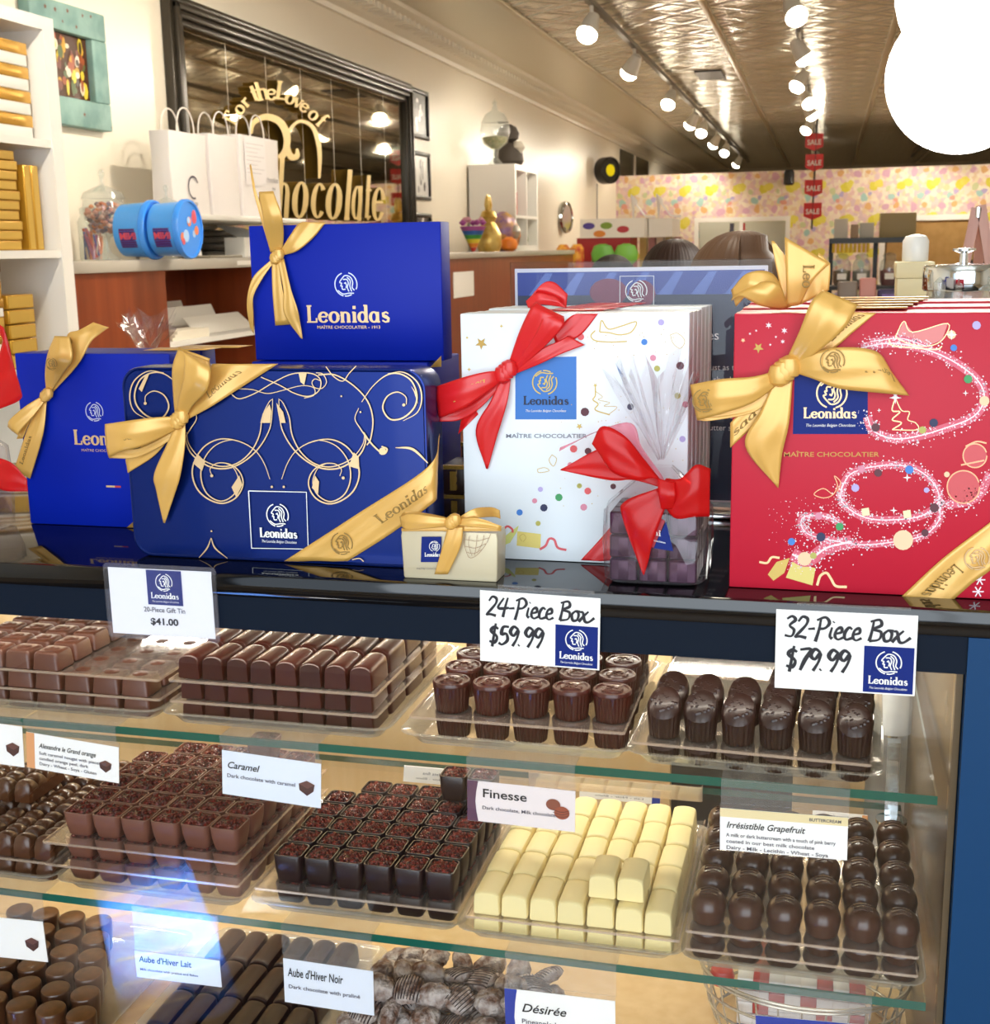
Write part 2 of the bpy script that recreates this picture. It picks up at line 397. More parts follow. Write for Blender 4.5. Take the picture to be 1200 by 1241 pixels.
case_blue = M('case_blue', '#0f3c66', .5, spec=.2)
tan_door = wood_mat('tan_laminate', '#d8b582', '#e4c596', 5, .4)
dark_void = M('dark_recess', '#1d1712', .6)
bronze = M('bronze_panel', '#6a5a44', .25, metal=.2)
glass_pane = clear('front_glass', '#ffffff', .035, .7, .0)
glass_shelf = clear('shelf_glass', '#fdfffe', .04, .6, .01)
glass_edge = M('green_glass_edge', '#0a5a4c', .08, spec=.8)
acryl = clear('clear_acrylic', '#fdfdfe', .06, .6, .05, haze=.05)
tray_m = clear('clear_tray_plastic', '#fbfaf6', .07, .6, .08, haze=.30, hazecol='#d8d2c2')
sheet_m = clear('clear_sheet', '#fcfaf8', .04, .55, .08, haze=.05, hazecol='#e8e0d6')
sheet_lip = clear('sheet_lip', '#fbf4ec', .2, .6, .1, haze=.34, hazecol='#e3cdb8')
chrome = M('chrome', '#d9dde0', .08, metal=1)
gold_foil = M('gold_foil', '#d9a84a', .26, metal=.75)
gold_ink = M('gold_ink', '#e7c493', .32, metal=.45)
satin_gold = M('gold_satin', '#e0ae58', .32, metal=.22, spec=.6, coat=.15)
satin_dark = M('satin_print', '#a07f42', .5)
satin_red = M('red_satin', '#d8191c', .34, spec=.5, coat=.15)
leo_blue = M('royal_blue_card', '#0220a0', .42, spec=.18)
blue_panel = M('blue_logo_panel', '#072274', .5, spec=.2)
white_ink = M('white_ink', '#f6f6f2', .5)
paper_m = M('white_card', '#fbf9f4', .55)
black_ink = M('black_ink', '#101014', .6)
grey_ink = M('grey_ink', '#5a5662', .6)

# ================================================================== room
XW = -2.9; CEIL = 3.03
def slabbox(name, *a, mat, **k):
    return struct(MB().box(*a, mat).build(name, smooth=False))
slabbox('floor', -3.0, 4.1, -2.2, 27, -.1, 0, mat=wood_mat('floor_boards', '#8f7350', '#9d8260', 2, .3))
slabbox('wall_left', -3.0, XW, -2.2, 27, 0, 3.3, mat=wall_m)
slabbox('wall_right', 4.0, 4.1, -2.2, 27, 0, 3.3, mat=wall_m)
slabbox('wall_back', -3.0, 4.1, 27, 27.1, 0, 3.3, mat=M('dim_wall', '#b5a88c', .6))
# shop front behind the camera: low wall, posts and head around wide glazing
fr = MB(); fr.box(-2.9, 4, -2.2, -2.1, 0, .45, wall_m); fr.box(-2.9, 4, -2.2, -2.1, 2.75, 3.3, wall_m)
fr.box(-2.9, -2.3, -2.2, -2.1, .45, 2.75, wall_m); fr.box(2.4, 4, -2.2, -2.1, .45, 2.75, wall_m)
struct(fr.build('wall_front', smooth=False))
wf = MB()
for x in (-2.3, -.7, .8, 2.34): wf.box(x, x+.06, -2.18, -2.12, .45, 2.75, navy_band)
struct(wf.build('window_1', smooth=False))

def tin_ceiling():
    m = bpy.data.materials.new('pressed_tin'); m.use_nodes = True; nt = m.node_tree; N = nt.nodes; L = nt.links; b = N['Principled BSDF']
    b.inputs['Base Color'].default_value = (*lin('#d8d5c8'), 1); b.inputs['Metallic'].default_value = .6; b.inputs['Roughness'].default_value = .24
    tc = N.new('ShaderNodeTexCoord'); sp = N.new('ShaderNodeSeparateXYZ'); L.new(tc.outputs['Object'], sp.inputs[0])
    def mth(op, a, bb=None, c=None):
        n = N.new('ShaderNodeMath'); n.operation = op
        for i, v in enumerate((a, bb, c)):
            if v is None: continue
            if isinstance(v, (int, float)): n.inputs[i].default_value = v
            else: L.new(v, n.inputs[i])
        return n.outputs[0]
    s = 1/.42
    u = mth('MULTIPLY', mth('ADD', sp.outputs[0], sp.outputs[1]), s); v = mth('MULTIPLY', mth('SUBTRACT', sp.outputs[0], sp.outputs[1]), s)
    pu = mth('PINGPONG', u, .5); pv = mth('PINGPONG', v, .5)
    h = mth('MINIMUM', pu, pv); h2 = mth('SINE', mth('MULTIPLY', mth('MINIMUM', h, .3), 10.0))
    nz = N.new('ShaderNodeTexNoise'); nz.inputs['Scale'].default_value = 5; L.new(tc.outputs['Object'], nz.inputs['Vector'])
    hh = mth('ADD', h2, mth('MULTIPLY', nz.outputs['Fac'], 1.2))
    bp = N.new('ShaderNodeBump'); bp.inputs['Strength'].default_value = .45; bp.inputs['Distance'].default_value = .03
    L.new(hh, bp.inputs['Height']); L.new(bp.outputs['Normal'], b.inputs['Normal']); return m
slabbox('ceiling', -3.0, 4.1, -2.2, 27, CEIL, 3.3, mat=tin_ceiling())
plain_tin = M('flat_tin', '#cfc8b4', .32, metal=.45)
# flat border panel between cornice and first seam, fluted cornice, ceiling seams
struct(MB().box(-2.62, -2.05, -2.1, 27, CEIL-.012, CEIL+.01, plain_tin).build('trim_1', smooth=False))
cv = MB(); prof = [(XW, 2.9), (XW+.03, 2.9), (XW+.035, 2.93), (XW+.07, 2.945), (XW+.14, 2.985), (XW+.26, 3.0), (XW+.28, CEIL), (XW, CEIL)]
cv.loft([[(x, y, z) for x, z in prof] for y in (-2.1, 27)], trim_m)
for k in range(150):
    y = 4 + k*.1
    cv.box(XW+.08, XW+.2, y, y+.045, 2.955, 2.99, trim_m)
struct(cv.build('trim_2', smooth=False))
for i, x in enumerate((-2.05, -.83, .40, 1.6)):
    struct(MB().box(x-.025, x+.025, -2.1, 27, CEIL-.022, CEIL, M('seam_tin', '#c2b598', .3, metal=.6), bev=.006).build('trim_%d' % (i+3)))
# wallpapered partition
def wallpaper():
    m = bpy.data.materials.new('sweets_wallpaper'); m.use_nodes = True; nt = m.node_tree; N = nt.nodes; L = nt.links; b = N['Principled BSDF']; b.inputs['Roughness'].default_value = .6
    tc = N.new('ShaderNodeTexCoord'); sp = N.new('ShaderNodeSeparateXYZ'); L.new(tc.outputs['Object'], sp.inputs[0])
    nz = N.new('ShaderNodeTexNoise'); nz.inputs['Scale'].default_value = 9; nz.inputs['Detail'].default_value = 2; L.new(tc.outputs['Object'], nz.inputs['Vector'])
    def mth(op, a, bb=None):
        n = N.new('ShaderNodeMath'); n.operation = op
        for i, v in enumerate((a, bb)):
            if v is None: continue
            if isinstance(v, (int, float)): n.inputs[i].default_value = v
            else: L.new(v, n.inputs[i])
        return n.outputs[0]
    vo = N.new('ShaderNodeTexVoronoi'); vo.inputs['Scale'].default_value = 20; L.new(tc.outputs['Object'], vo.inputs['Vector'])
    cr = N.new('ShaderNodeValToRGB'); cr.color_ramp.interpolation = 'CONSTANT'; e = cr.color_ramp.elements
    cols = ['#f0dfcd', '#e9cbc6', '#f3e6cf', '#e6c3bd', '#eedebc', '#dfc3c4', '#f1e0cc', '#e8ceaa']
    e[0].color = (*lin(cols[0]), 1); e[1].position = 1/8; e[1].color = (*lin(cols[1]), 1)
    for i in range(2, 8): x = e.new(i/8); x.color = (*lin(cols[i]), 1)
    s2 = N.new('ShaderNodeSeparateColor'); L.new(vo.outputs['Color'], s2.inputs[0]); L.new(s2.outputs[0], cr.inputs['Fac'])
    cur = cr.outputs['Color']
    for ox, oz, r, col, P, Q in ((.03, .02, .062, '#dfd145', .36, .44), (-.03, -.01, .055, '#e6d95e', .36, .44), (.15, .16, .045, '#a9ccc4', .36, .44), (.1, .28, .04, '#e3b277', .36, .44), (.24, .3, .045, '#d9a9be', .36, .44), (.2, .06, .035, '#cfd2a0', .36, .44), (.3, .2, .03, '#e2a08c', .72, .44), (.08, .12, .03, '#b9a9cf', .36, .44)):
        dx = mth('SUBTRACT', mth('WRAP', mth('ADD', sp.outputs[0], 5 + ox), P), P/2); dz = mth('SUBTRACT', mth('WRAP', mth('ADD', sp.outputs[2], 5 + oz), Q), Q/2)
        N_ = N[-1] if False else None
        d = mth('SQRT', mth('ADD', mth('MULTIPLY', dx, dx), mth('MULTIPLY', dz, dz)))
        d = mth('ADD', d, mth('MULTIPLY', mth('SUBTRACT', nz.outputs['Fac'], .5), .12)); lt = mth('LESS_THAN', d, r)
        mx = N.new('ShaderNodeMix'); mx.data_type = 'RGBA'; L.new(lt, mx.inputs[0]); L.new(cur, mx.inputs[6]); mx.inputs[7].default_value = (*lin(col), 1); cur = mx.outputs[2]
    for n in N:
        if n.type == 'MATH' and n.operation == 'WRAP': n.inputs[2].default_value = 0.0
    L.new(cur, b.inputs['Base Color']); return m
wp = wallpaper(); PT = 2.475
pm = MB(); WX0, WX1, WZ0, WZ1 = -1.75, -.58, 1.2, 1.82; DX0, DX1 = .72, 1.9
for a in ((-2.9, WX0, 0, PT), (WX0, WX1, 0, WZ0), (WX0, WX1, WZ1, PT), (WX1, DX0, 0, PT), (DX0, DX1, 1.78, PT), (DX1, 4.0, 0, PT)):
    pm.box(a[0], a[1], 18, 18.1, a[2], a[3], wp)
struct(pm.build('wall_partition', smooth=False))
wm = MB()
for a in ((WX0-.06, WX1+.06, WZ1, WZ1+.06), (WX0-.06, WX0, WZ0, WZ1), (WX1, WX1+.06, WZ0, WZ1), (-1.2, -1.15, WZ0, WZ1)): wm.box(a[0], a[1], 17.97, 18.02, a[2], a[3], white_m)
struct(wm.build('window_2', smooth=False))
dm = MB()
for a in ((DX0-.07, DX0, 0, 1.85), (DX1, DX1+.07, 0, 1.85), (DX0-.07, DX1+.07, 1.78, 1.85)): dm.box(a[0], a[1], 17.96, 18.02, a[2], a[3], white_m)
struct(dm.build('door_1', smooth=False))
# dark transom opening high on the side wall near the partition
tm = MB(); tm.box(XW-.001, XW+.012, 18.3, 21.2, 2.5, 2.86, M('dim_glass', '#4a4434', .2)); tm.box(XW, XW+.03, 19.6, 19.68, 2.5, 2.86, trim_m)
struct(tm.build('window_3', smooth=False))

# added narrow spot, rug and mats, unseen, put a blue reflection in the case glass
add_light('mat_spot', 'SPOT', (-1.0, -6.0, 7.5), 90000, (1, .97, .92), (-1.39, -.36, 0), spot_size=.05, spot_blend=.25, shadow_soft_size=.05)  # added spot lamp, brightens only the mirrored mat
tag(MB().box(-2.2, -.75, -1.1, .45, .0003, .006, M('added_rug', '#3a2c22', .9)).build('rug', smooth=False), 'unseen dark brown rug added to cut the floor glare in the case glass', 'rug')  # unseen rug, added to darken the floor mirrored in the glass
MXm = Matrix.Translation((-1.40, -.31, .006)) @ Matrix.Rotation(math.radians(53), 4, 'Z')
mt = MB(); lo = lambda z, i: [(x, y, z) for x, y in rr(.74-2*i, .23-2*i, .07, 5)]
mt.loft([lo(.0005, .004), lo(.004, 0), lo(.010, 0), lo(.012, .004)], M('blue_weave', '#1458c8', .8, mottle='#2f86e6', mscale=30))
for k in range(7): mt.box(-.32 + k*.1, -.312 + k*.1, -.1, .1, .0118, .0132, M('pale_weave', '#dfe8f2', .8))
tag(mt.xf(MXm).build('reflection_mat', ang=60), 'unseen blue runner added to mirror as a blue patch in the case glass', 'mat')  # unseen runner, added only for its blue reflection
MXm = Matrix.Translation((-1.12, -.50, .006)) @ Matrix.Rotation(math.radians(-10), 4, 'Z')
mt = MB(); mt.box(-.15, .15, -.035, .035, .0005, .009, M('pale_weave', '#dfe8f2', .8), bev=.002); tag(mt.xf(MXm).build('reflection_strip', smooth=False), 'unseen white strip added to mirror as a pale streak in the case glass', 'mat')  # unseen strip, added for the white streaks mirrored in the glass
# ------------------------------------------------------------------ display case
ZT = 1.2245                                            # counter top
XL, XR = -1.15, .114
cs = T('display_case', 'long chocolate display case with black counter top, navy front band and blue end post', 'display case', (-.4, 1.25, 0))
top = MB().box(XL-.02, .5, .985, 1.5, ZT-.022, ZT, black_gloss, bev=.004).build('counter_top', cs)
top['label'] = 'glossy black counter top'
MB().box(XL, XR+.004, .9905, 1.02, 1.172, ZT-.022, M('band_navy', '#0e1826', .5, spec=.1)).build('front_band', cs, smooth=False)
MB().box(XR, .48, .988, 1.5, 0, ZT-.022, case_blue).build('end_post', cs, smooth=False)['label'] = 'blue painted end post'
bm = MB(); bm.box(XL, XR, 1.46, 1.48, .2, ZT-.022, white_m)
MB().box(XL, -.165, 1.44, 1.46, .2, ZT-.03, tan_door).build('sliding_door', cs, smooth=False)
MB().box(-.02, .062, 1.44, 1.46, .2, ZT-.03, tan_door).build('sliding_door', cs, smooth=False)
MB().box(-.165, -.02, 1.455, 1.462, .2, ZT-.03, dark_void).build('door_gap', cs, smooth=False)
bm.build('back_panel', cs, smooth=False)
sp_ = MB().box(XR-.006, XR-.001, 1.0, 1.455, .2, ZT-.03, bronze)
fnR = Plane((XR-.0065, 1.0, 0), (0, -1, 0), (0, 0, 1))
for i, (s_, ww) in enumerate((('CP', .012), ('LAMINATED', .02), ('TEMPERED GLASS', .03), ('SAFETY', .016))):
    vs, fs = text_geo(s_)
    text(sp_, s_, .006, lambda x, y, h=0: Vector((XR-.0068, 1.04 + i*.007 + y, 1.12 - x)), M('etch_ink', '#c9bfa6', .5), 0, 0, width=ww)
sp_.build('side_panel', cs, smooth=False)['label'] = 'bronze mirrored side panel'
MB().box(XL, XR, .99, 1.46, .2, .684, tan_door).build('deck', cs, smooth=False)
MB().box(XL, XR, .9905, 1.0, .2, .5, case_blue).build('kick_board', cs, smooth=False)
MB().box(XL, XR-.008, .9925, .9965, .5, 1.172, glass_pane).build('front_glass', cs, smooth=False)
for z in (1.0625, .8775):
    g = MB(); x0, x1, y0, y1, t = XL, .1, 1.007, 1.40, .0078
    g.poly([(x0, y0, z), (x1, y0, z), (x1, y1, z), (x0, y1, z)], glass_shelf)
    for a, b in (((x0, y0), (x1, y0)), ((x1, y0), (x1, y1)), ((x1, y1), (x0, y1))):
        g.poly([(a[0], a[1], z-t), (b[0], b[1], z-t), (b[0], b[1], z), (a[0], a[1], z)], glass_edge)
    g.poly([(x0, y0, z-t), (x1, y0, z-t), (x1, y1, z-t), (x0, y1, z-t)], glass_shelf)
    g.build('glass_shelf', cs, smooth=False)
pst = MB(); pst.box(.082, .096, 1.385, 1.399, .684, .957, chrome)
for z in (1.056, .871): pst.lathe([(.017, -.004), (.017, 0), (.004, .001)], chrome, 20, (.089, 1.375, z))
pst.build('shelf_standard', cs)['label'] = 'chrome shelf standard'
t = T('lamp', 'white rounded shape on a chrome stem, added for a white glow in the case end', 'lamp', (.0885, 1.428, .684))  # white shape added in place of a bright white glow, no lamp inside
MB().lathe([(.0235, .957), (.0245, .965), (.0245, 1.03), (.021, 1.06), (.012, 1.078), (.0005, 1.083)], M('glow_white', '#ffffff', .5), 28, (.0885, 1.428, 0)).build('glow_shape', t)
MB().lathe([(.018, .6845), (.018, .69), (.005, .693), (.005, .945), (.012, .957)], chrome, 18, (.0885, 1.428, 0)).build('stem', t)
led = MB().box(XL+.02, XR-.02, 1.021, 1.033, 1.19, 1.2, white_m); led.box(XL+.03, XR-.03, 1.0225, 1.0315, 1.1885, 1.1902, glow('led_glow', '#fff0d8', 6))
led.build('light_bar', cs, smooth=False)
add_light('case_light', 'AREA', (-.5, 1.0275, 1.187), 1.3, (1, .92, .8), (-.5, 1.3, .95), shape='RECTANGLE', size=1.1, size_y=.012)
MB().box(XL+.02, XR-.02, 1.372, 1.388, 1.19, 1.2, white_m).build('light_bar', cs, smooth=False)
add_light('case_light_back', 'AREA', (-.5, 1.38, 1.187), 4.6, (1, .93, .82), (-.5, 1.40, .6), shape='RECTANGLE', size=1.15, size_y=.014)

# ================================================================== gift boxes on the counter
def knot(mb, px, py, Y, d, zf, mat, r=.007):
    c = U(*zf(px, py), Y=Y-d); mb = MB(); PENDING.append(mb)
    for k in range(3):
        mb.lathe([(r*.2, -r), (r*.8, -r*.7), (r, 0), (r*.8, r*.7), (r*.2, r)], mat, 12, (c.x + (k-1)*r*.35, c.y, c.z + (k-1)*r*.3), sx=1, sy=.7)
PX = lambda x, y: (x, y)
def pixfn(Y, zf=PX): return lambda x, y, h=0: U(*zf(x, y), Y=Y-h)

# --- blue box standing upright behind the tin, on a stack of closed boxes
Z3 = zoomf(280, 220, 4.2857); YB = 1.18
t = T('gift_box', 'upright royal blue chocolate box with gold bow standing above the swirl tin', 'gift box', (-.458, 1.2, 1.395))
MB().box(-.5575, -.359, YB, YB+.03, 1.395, 1.5275, leo_blue, bev=.0012).build('box_body', t)
p = MB(); fb = Plane((-.458, YB, 1.395))
emblem(p, .001, .0745, .0115, fb, M('silver_ink', '#c9cfe6', .3, metal=.4)); slab_word(p, 'Leonidas', .017, fb, gold_ink, .002, .0375, width=.088, k=.2, t=.09)
text(p, 'MAÎTRE CHOCOLATIER - 1913', .0042, fb, gold_ink, .002, .0315, width=.066, bold=.01)
p.build('print', PART['box_body'], smooth=False)['label'] = 'gold and silver printed crest and name'
b = MB()
band(b, [(205, 370, 268, 362, .002), (185, 290, 274, 270, .008), (163, 170, 262, 170, .016), (145, 55, 220, 50, .014)], YB, Z3, satin_gold, belly=.12)
band(b, [(145, 55, 220, 50, .012), (150, 110, 200, 110, .003), (195, 250, 235, 250, .002), (225, 370, 262, 365, .001)], YB, Z3, satin_gold)
band(b, [(97, -85, 104, -90, .008), (108, 0, 120, -2, .012), (128, 100, 140, 80, .012), (205, 365, 245, 360, .003)], YB, Z3, satin_gold)
band(b, [(262, 352, 268, 384, .004), (300, 290, 345, 360, .006), (345, 225, 430, 290, .003), (372, 210, 492, 213, .0015)], YB, Z3, satin_gold, belly=.08)
band(b, [(210, 405, 218, 425, .004), (120, 490, 160, 510, .007), (88, 580, 116, 600, .008), (84, 670, 116, 690, .006), (100, 760, 118, 790, .002)], YB, Z3, satin_gold)
band(b, [(212, 405, 245, 405, .004), (215, 560, 268, 560, .006), (230, 748, 310, 742, .004)], YB, Z3, satin_gold)
band(b, [(238, 400, 275, 400, .005), (272, 560, 312, 560, .009), (276, 685, 345, 660, .009), (352, 800, 360, 735, .006), (370, 818, 372, 815, .005)], YB, Z3, satin_gold)
knot(b, 238, 388, YB, .006, Z3, satin_gold, .006)
o = b.build('bow', t, ang=80, solid=.0005); o['label'] = 'gold satin bow'
c = MB(); band(c, [(1035, 965, 1092, 962, .0012), (1092, 905, 1093, 960, .0012)], YB, Z3, satin_gold); c.build('ribbon', t, solid=.0004)
for i in range(3):
    z0 = ZT + i*.0566
    o = tag(MB().box(-.56, -.374, 1.175, 1.285, z0 + .0003, z0+.0563, leo_blue, bev=.0012).build('carton'), ('lowest', 'middle', 'topmost')[i] + ' closed blue carton of the stack behind the swirl tin', 'box', 'closed cartons behind the tin')

# --- swirl tin
Z2 = zoomf(110, 400, 2.667); YT = 1.03
TX0, TX1, TZ0, TZ1 = -.6215, -.3305, ZT+.0005, 1.4015
t = T('chocolate_tin', 'dark blue metal tin with gold filigree swirls and a gold satin bow', 'tin', (-.476, 1.05, ZT))
tinm = M('blue_tin', '#08246e', .26, metal=.6, spec=.3, coat=.15)
q = MB(); tcx, tcz = (TX0+TX1)/2, (TZ0+TZ1)/2
L_ = lambda y, i, r=.018: [(px, y, pz) for px, pz in rr(TX1-TX0-2*i, TZ1-TZ0-2*i, r, 6, tcx, tcz)]
q.loft([L_(YT+.0012, .003, .016), L_(YT, .0016), L_(YT+.0005, .0004), L_(YT+.002, 0), L_(YT+.03, 0)], tinm, cap0=True, cap1=True)
q.build('lid', t)
MB().loft([L_(YT+.0302, .0012), L_(YT+.05, .0012), L_(YT+.052, .004)], tinm).build('base', t)
q = MB(); pf = pixfn(YT-.0003, Z2); gi = gold_ink
MIR = lambda P: [(1196 - x, y + .012*(1196-2*x)*.35) for x, y in P]
CURV = [
 ([(176, 237), (178, 212), (205, 197), (238, 212), (252, 250), (228, 285), (186, 280), (150, 246), (142, 205), (160, 160), (198, 138), (240, 143), (285, 180), (320, 230)], 3.2),
 ([(186, 290), (140, 262), (126, 215), (140, 165), (185, 133), (236, 138)], 2.6),
 ([(330, 250), (342, 285), (322, 320), (307, 350), (322, 395), (362, 430), (405, 447), (455, 444), (505, 418), (548, 375), (578, 320), (586, 268), (588, 225)], 3.0),
 ([(310, 330), (318, 370), (355, 415), (415, 440), (470, 432), (516, 395), (545, 340), (555, 280), (575, 235), (589, 222)], 2.6),
 ([(391, 470), (386, 448), (410, 430), (450, 434), (482, 460), (492, 500), (470, 541), (428, 560), (383, 548), (345, 515), (328, 465), (338, 418), (370, 374), (420, 352), (480, 360), (530, 388), (560, 430), (579, 482)], 3.0),
 ([(430, 428), (462, 446), (478, 490), (462, 532), (420, 553), (375, 528), (356, 475), (366, 418), (404, 372), (460, 355), (510, 372)], 2.6),
 ([(350, 736), (376, 705), (389, 672)], 3.0), ([(389, 672), (402, 705), (442, 738)], 3.0)]
for P, w in CURV:
    n_ = len(P); ws = [w*(.7 + .9*math.sin(math.pi*i/(n_-1))) for i in range(n_)]
    stroke(q, P, ws, pf, gi)
    if P[0][0] not in (389, 350): stroke(q, MIR(P), ws, pf, gi)
for P, w in (([(452, 205), (480, 222), (530, 205), (590, 170), (650, 142), (712, 140), (742, 160), (738, 195), (705, 214), (660, 205), (610, 178), (550, 152)], 3.4),
             ([(460, 190), (520, 192), (570, 205), (620, 195), (680, 180), (720, 186), (722, 210), (690, 220)], 2.6),
             ([(745, 165), (725, 158), (715, 170), (724, 186), (748, 188), (762, 168), (750, 142), (728, 138)], 2.6),
             ([(735, 145), (790, 145), (850, 180), (895, 230), (912, 290), (905, 350), (893, 372)], 4), ([(880, 330), (910, 370), (945, 400), (958, 385), (940, 376)], 5),
             ([(760, 118), (785, 150), (815, 165), (835, 140), (858, 116)], 3), ([(845, 742), (868, 738), (882, 748)], 3), ([(985, 380), (1040, 385), (1090, 430)], [2, 8, 3])):
    stroke(q, P, w, pf, gi)
for x, y, r in ((585, 507, 4), (624, 507, 4), (390, 650, 3), (391, 471, 5), (816, 478, 5), (176, 237, 5), (1012, 242, 5), (872, 265, 3), (810, 214, 3), (943, 392, 12)): disc(q, x, y, r, pf, gi)
for P in ([(548, 300), (556, 270), (578, 240), (584, 262), (580, 300)], [(630, 300), (622, 265), (600, 235), (606, 270), (612, 300)], [(330, 430), (345, 400), (370, 425), (360, 455)], [(835, 440), (850, 395), (866, 410), (868, 450)], [(455, 508), (480, 470), (490, 500), (470, 540)], [(715, 510), (725, 470), (738, 490), (735, 530)], [(155, 190), (175, 150), (190, 140), (165, 200)], [(1035, 180), (1050, 200), (1058, 240), (1045, 200)], [(672, 140), (698, 140), (690, 178), (678, 168)]):
    q.poly([pf(x, y, .0003) for x, y in P], gi)
for P in ([(510, 520), (697, 524), (703, 708), (520, 705), (510, 520)],): stroke(q, P, 3.2, pf, white_ink, smooth=False)
fe = Plane(U(*Z2(608, 665), Y=YT-.0003)); s1 = .0011
emblem(q, 0, .0192, .0105, fe, white_ink); slab_word(q, 'Leonidas', .0088, fe, white_ink, 0, -.0018, width=.0368, k=.22, t=.1)
text(q, 'The Leonidas Belgian Chocolates', .0036, fe, white_ink, 0, -.0066, width=.034, shear=.3)
q.build('filigree_print', PART['lid'], smooth=False)['label'] = 'gold filigree swirls with framed white crest'
b = MB()
band(b, [(272, 275, 305, 280, .003), (266, 200, 330, 210, .010), (264, 120, 372, 130, .018), (285, 55, 386, 92, .016)], YT, Z2, satin_gold, belly=.06)
A, B = band(b, [(275, 58, 384, 100, .017), (300, 75, 388, 135, .026), (300, 150, 375, 195, .026), (282, 230, 330, 245, .014), (278, 280, 308, 285, .005)], YT, Z2, satin_gold, belly=.10)
A, B = band(b, [(302, 268, 308, 292, .004), (355, 190, 385, 250, .009), (388, 118, 470, 196, .004), (398, 109, 606, 109, .001)], YT, Z2, satin_gold, belly=.05)
band_text(b, A, B, 'Leonidas', satin_dark, .38, .86, .36, .66)
band(b, [(298, 302, 300, 318, .003), (235, 345, 238, 368, .006), (140, 385, 145, 412, .008), (58, 360, 60, 414, .010)], YT, Z2, satin_gold)
A, B = band(b, [(300, 284, 300, 306, .005), (250, 280, 232, 345, .013), (180, 285, 160, 378, .02), (100, 296, 100, 392, .022), (46, 304, 58, 412, .014)], YT, Z2, satin_gold, belly=.10)
band_text(b, A, B, 'sad', satin_dark, .72, .55, .35, .65)
band(b, [(278, 290, 306, 296, .005), (248, 365, 305, 370, .009), (205, 465, 290, 470, .010), (212, 520, 270, 535, .008), (235, 622, 240, 624, .004)], YT, Z2, satin_gold, belly=.05)
knot(b, 285, 288, YT, .008, Z2, satin_gold, .0075)
b.build('bow', t, ang=80, solid=.0005)['label'] = 'gold satin bow'
b = MB()
A, B = band(b, [(625, 747, 830, 747, .0012), (860, 595, 960, 665, .0012), (1092, 440, 1105, 560, .0012), (1128, 335, 1116, 535, -.018)], YT, Z2, satin_gold, n=8)
band_text(b, A, B, 'Leonidas', satin_dark, .37, .64, .3, .62); 
fd = Plane(U(*Z2(812, 690), Y=YT-.0018)); emblem(b, 0, 0, .010, fd, satin_dark)
b.build('ribbon', t, ang=60, solid=.0004)['label'] = 'gold ribbon printed with the name'
b = MB()
band(b, [(112, 418, 120, 462, .0015), (200, 350, 208, 404, .0015), (262, 310, 268, 330, .002)], YT, Z2, satin_gold)
b.build('ribbon', t, ang=60, solid=.0004)

# --- blue boxes at the end of the counter, one behind another
Z1 = zoomf(0, 300, 3.447); YL = 1.14
for i in (0, 1, 2):
    y = YL + i*.034
    t = T('gift_box', ('front royal blue chocolate box with gold bow, beside the swirl tin', 'second royal blue box standing behind the bow-tied blue box', 'rearmost royal blue box of the row beside the swirl tin')[i], 'gift box', (-.72, y+.015, ZT), 'upright royal blue boxes')
    MB().box(-.8085, -.632, y, y+.031, ZT+.0005, 1.4045 - i*.001, leo_blue, bev=.0012).build('box_body', t)
    if i:
        b = MB(); x = -.67 + i*.02
        b.grid([[(x-.03, y, 1.4052), (x+.04, y, 1.4055)], [(x-.028, y+.031, 1.4056), (x+.042, y+.031, 1.4056)]], satin_gold); b.build('ribbon', t, solid=.0004)
        continue
    p = MB(); fb = Plane((-.7225, y, ZT)); sil = MATS['silver_ink']
    emblem(p, .0015, .121, .0098, fb, sil); slab_word(p, 'Leonidas', .0155, fb, gold_ink, .012, .0865, width=.074, k=.2, t=.09)
    text(p, 'MAÎTRE CHOCOLATIER - 1913', .0038, fb, gold_ink, .012, .0795, width=.058)
    rect2(p, .008, .0425, .018, .0445, fb, gold_ink); rect2(p, .018, .0425, .025, .0445, fb, M('red_print', '#c23a3a', .5))
    p.build('print', PART['box_body'], smooth=False)['label'] = 'silver crest and gold name'
    b = MB()
    A, B = band(b, [(192, 592, 214, 602, .004), (188, 520, 262, 530, .010), (200, 440, 303, 465, .018), (228, 370, 292, 372, .014)], YL, Z1, satin_gold, belly=.12)
    fe = Plane(A[11].lerp(B[11], .45) + Vector((0, -.008, 0))); emblem(b, 0, 0, .006, fe, satin_dark)
    band(b, [(228, 370, 292, 372, .012), (262, 400, 305, 410, .004), (240, 500, 285, 500, .003), (200, 590, 218, 600, .003)], YL, Z1, satin_gold)
    band(b, [(206, 596, 220, 606, .003), (270, 465, 325, 490, .006), (282, 365, 380, 395, .004), (330, 345, 420, 360, .002), (390, 312, 456, 334, .003)], YL, Z1, satin_gold, belly=.05)
    band(b, [(186, 614, 192, 636, .004), (110, 660, 140, 705, .011), (42, 718, 78, 775, .014), (32, 748, 95, 798, .010)], YL, Z1, satin_gold, belly=.1)
    band(b, [(95, 798, 70, 800, .006), (130, 720, 110, 690, .004), (188, 640, 180, 625, .003)], YL, Z1, satin_gold)
    A, B = band(b, [(166, 640, 196, 640, .004), (112, 765, 180, 780, .007), (60, 925, 126, 966, .005)], YL, Z1, satin_gold, belly=.05)
    band_text(b, A, B, 'Leonidas', satin_dark, .9, .55, .2, .4)
    knot(b, 194, 615, YL, .006, Z1, satin_gold, .006)
    b.build('bow', t, ang=80, solid=.0005)['label'] = 'gold satin bow'
    c = MB(); c.poly([(-.694, y-.0006, ZT+.001), (-.632, y-.0006, ZT+.001), (-.632, y-.0006, ZT+.05)], satin_gold); c.build('ribbon', t, solid=.0004)

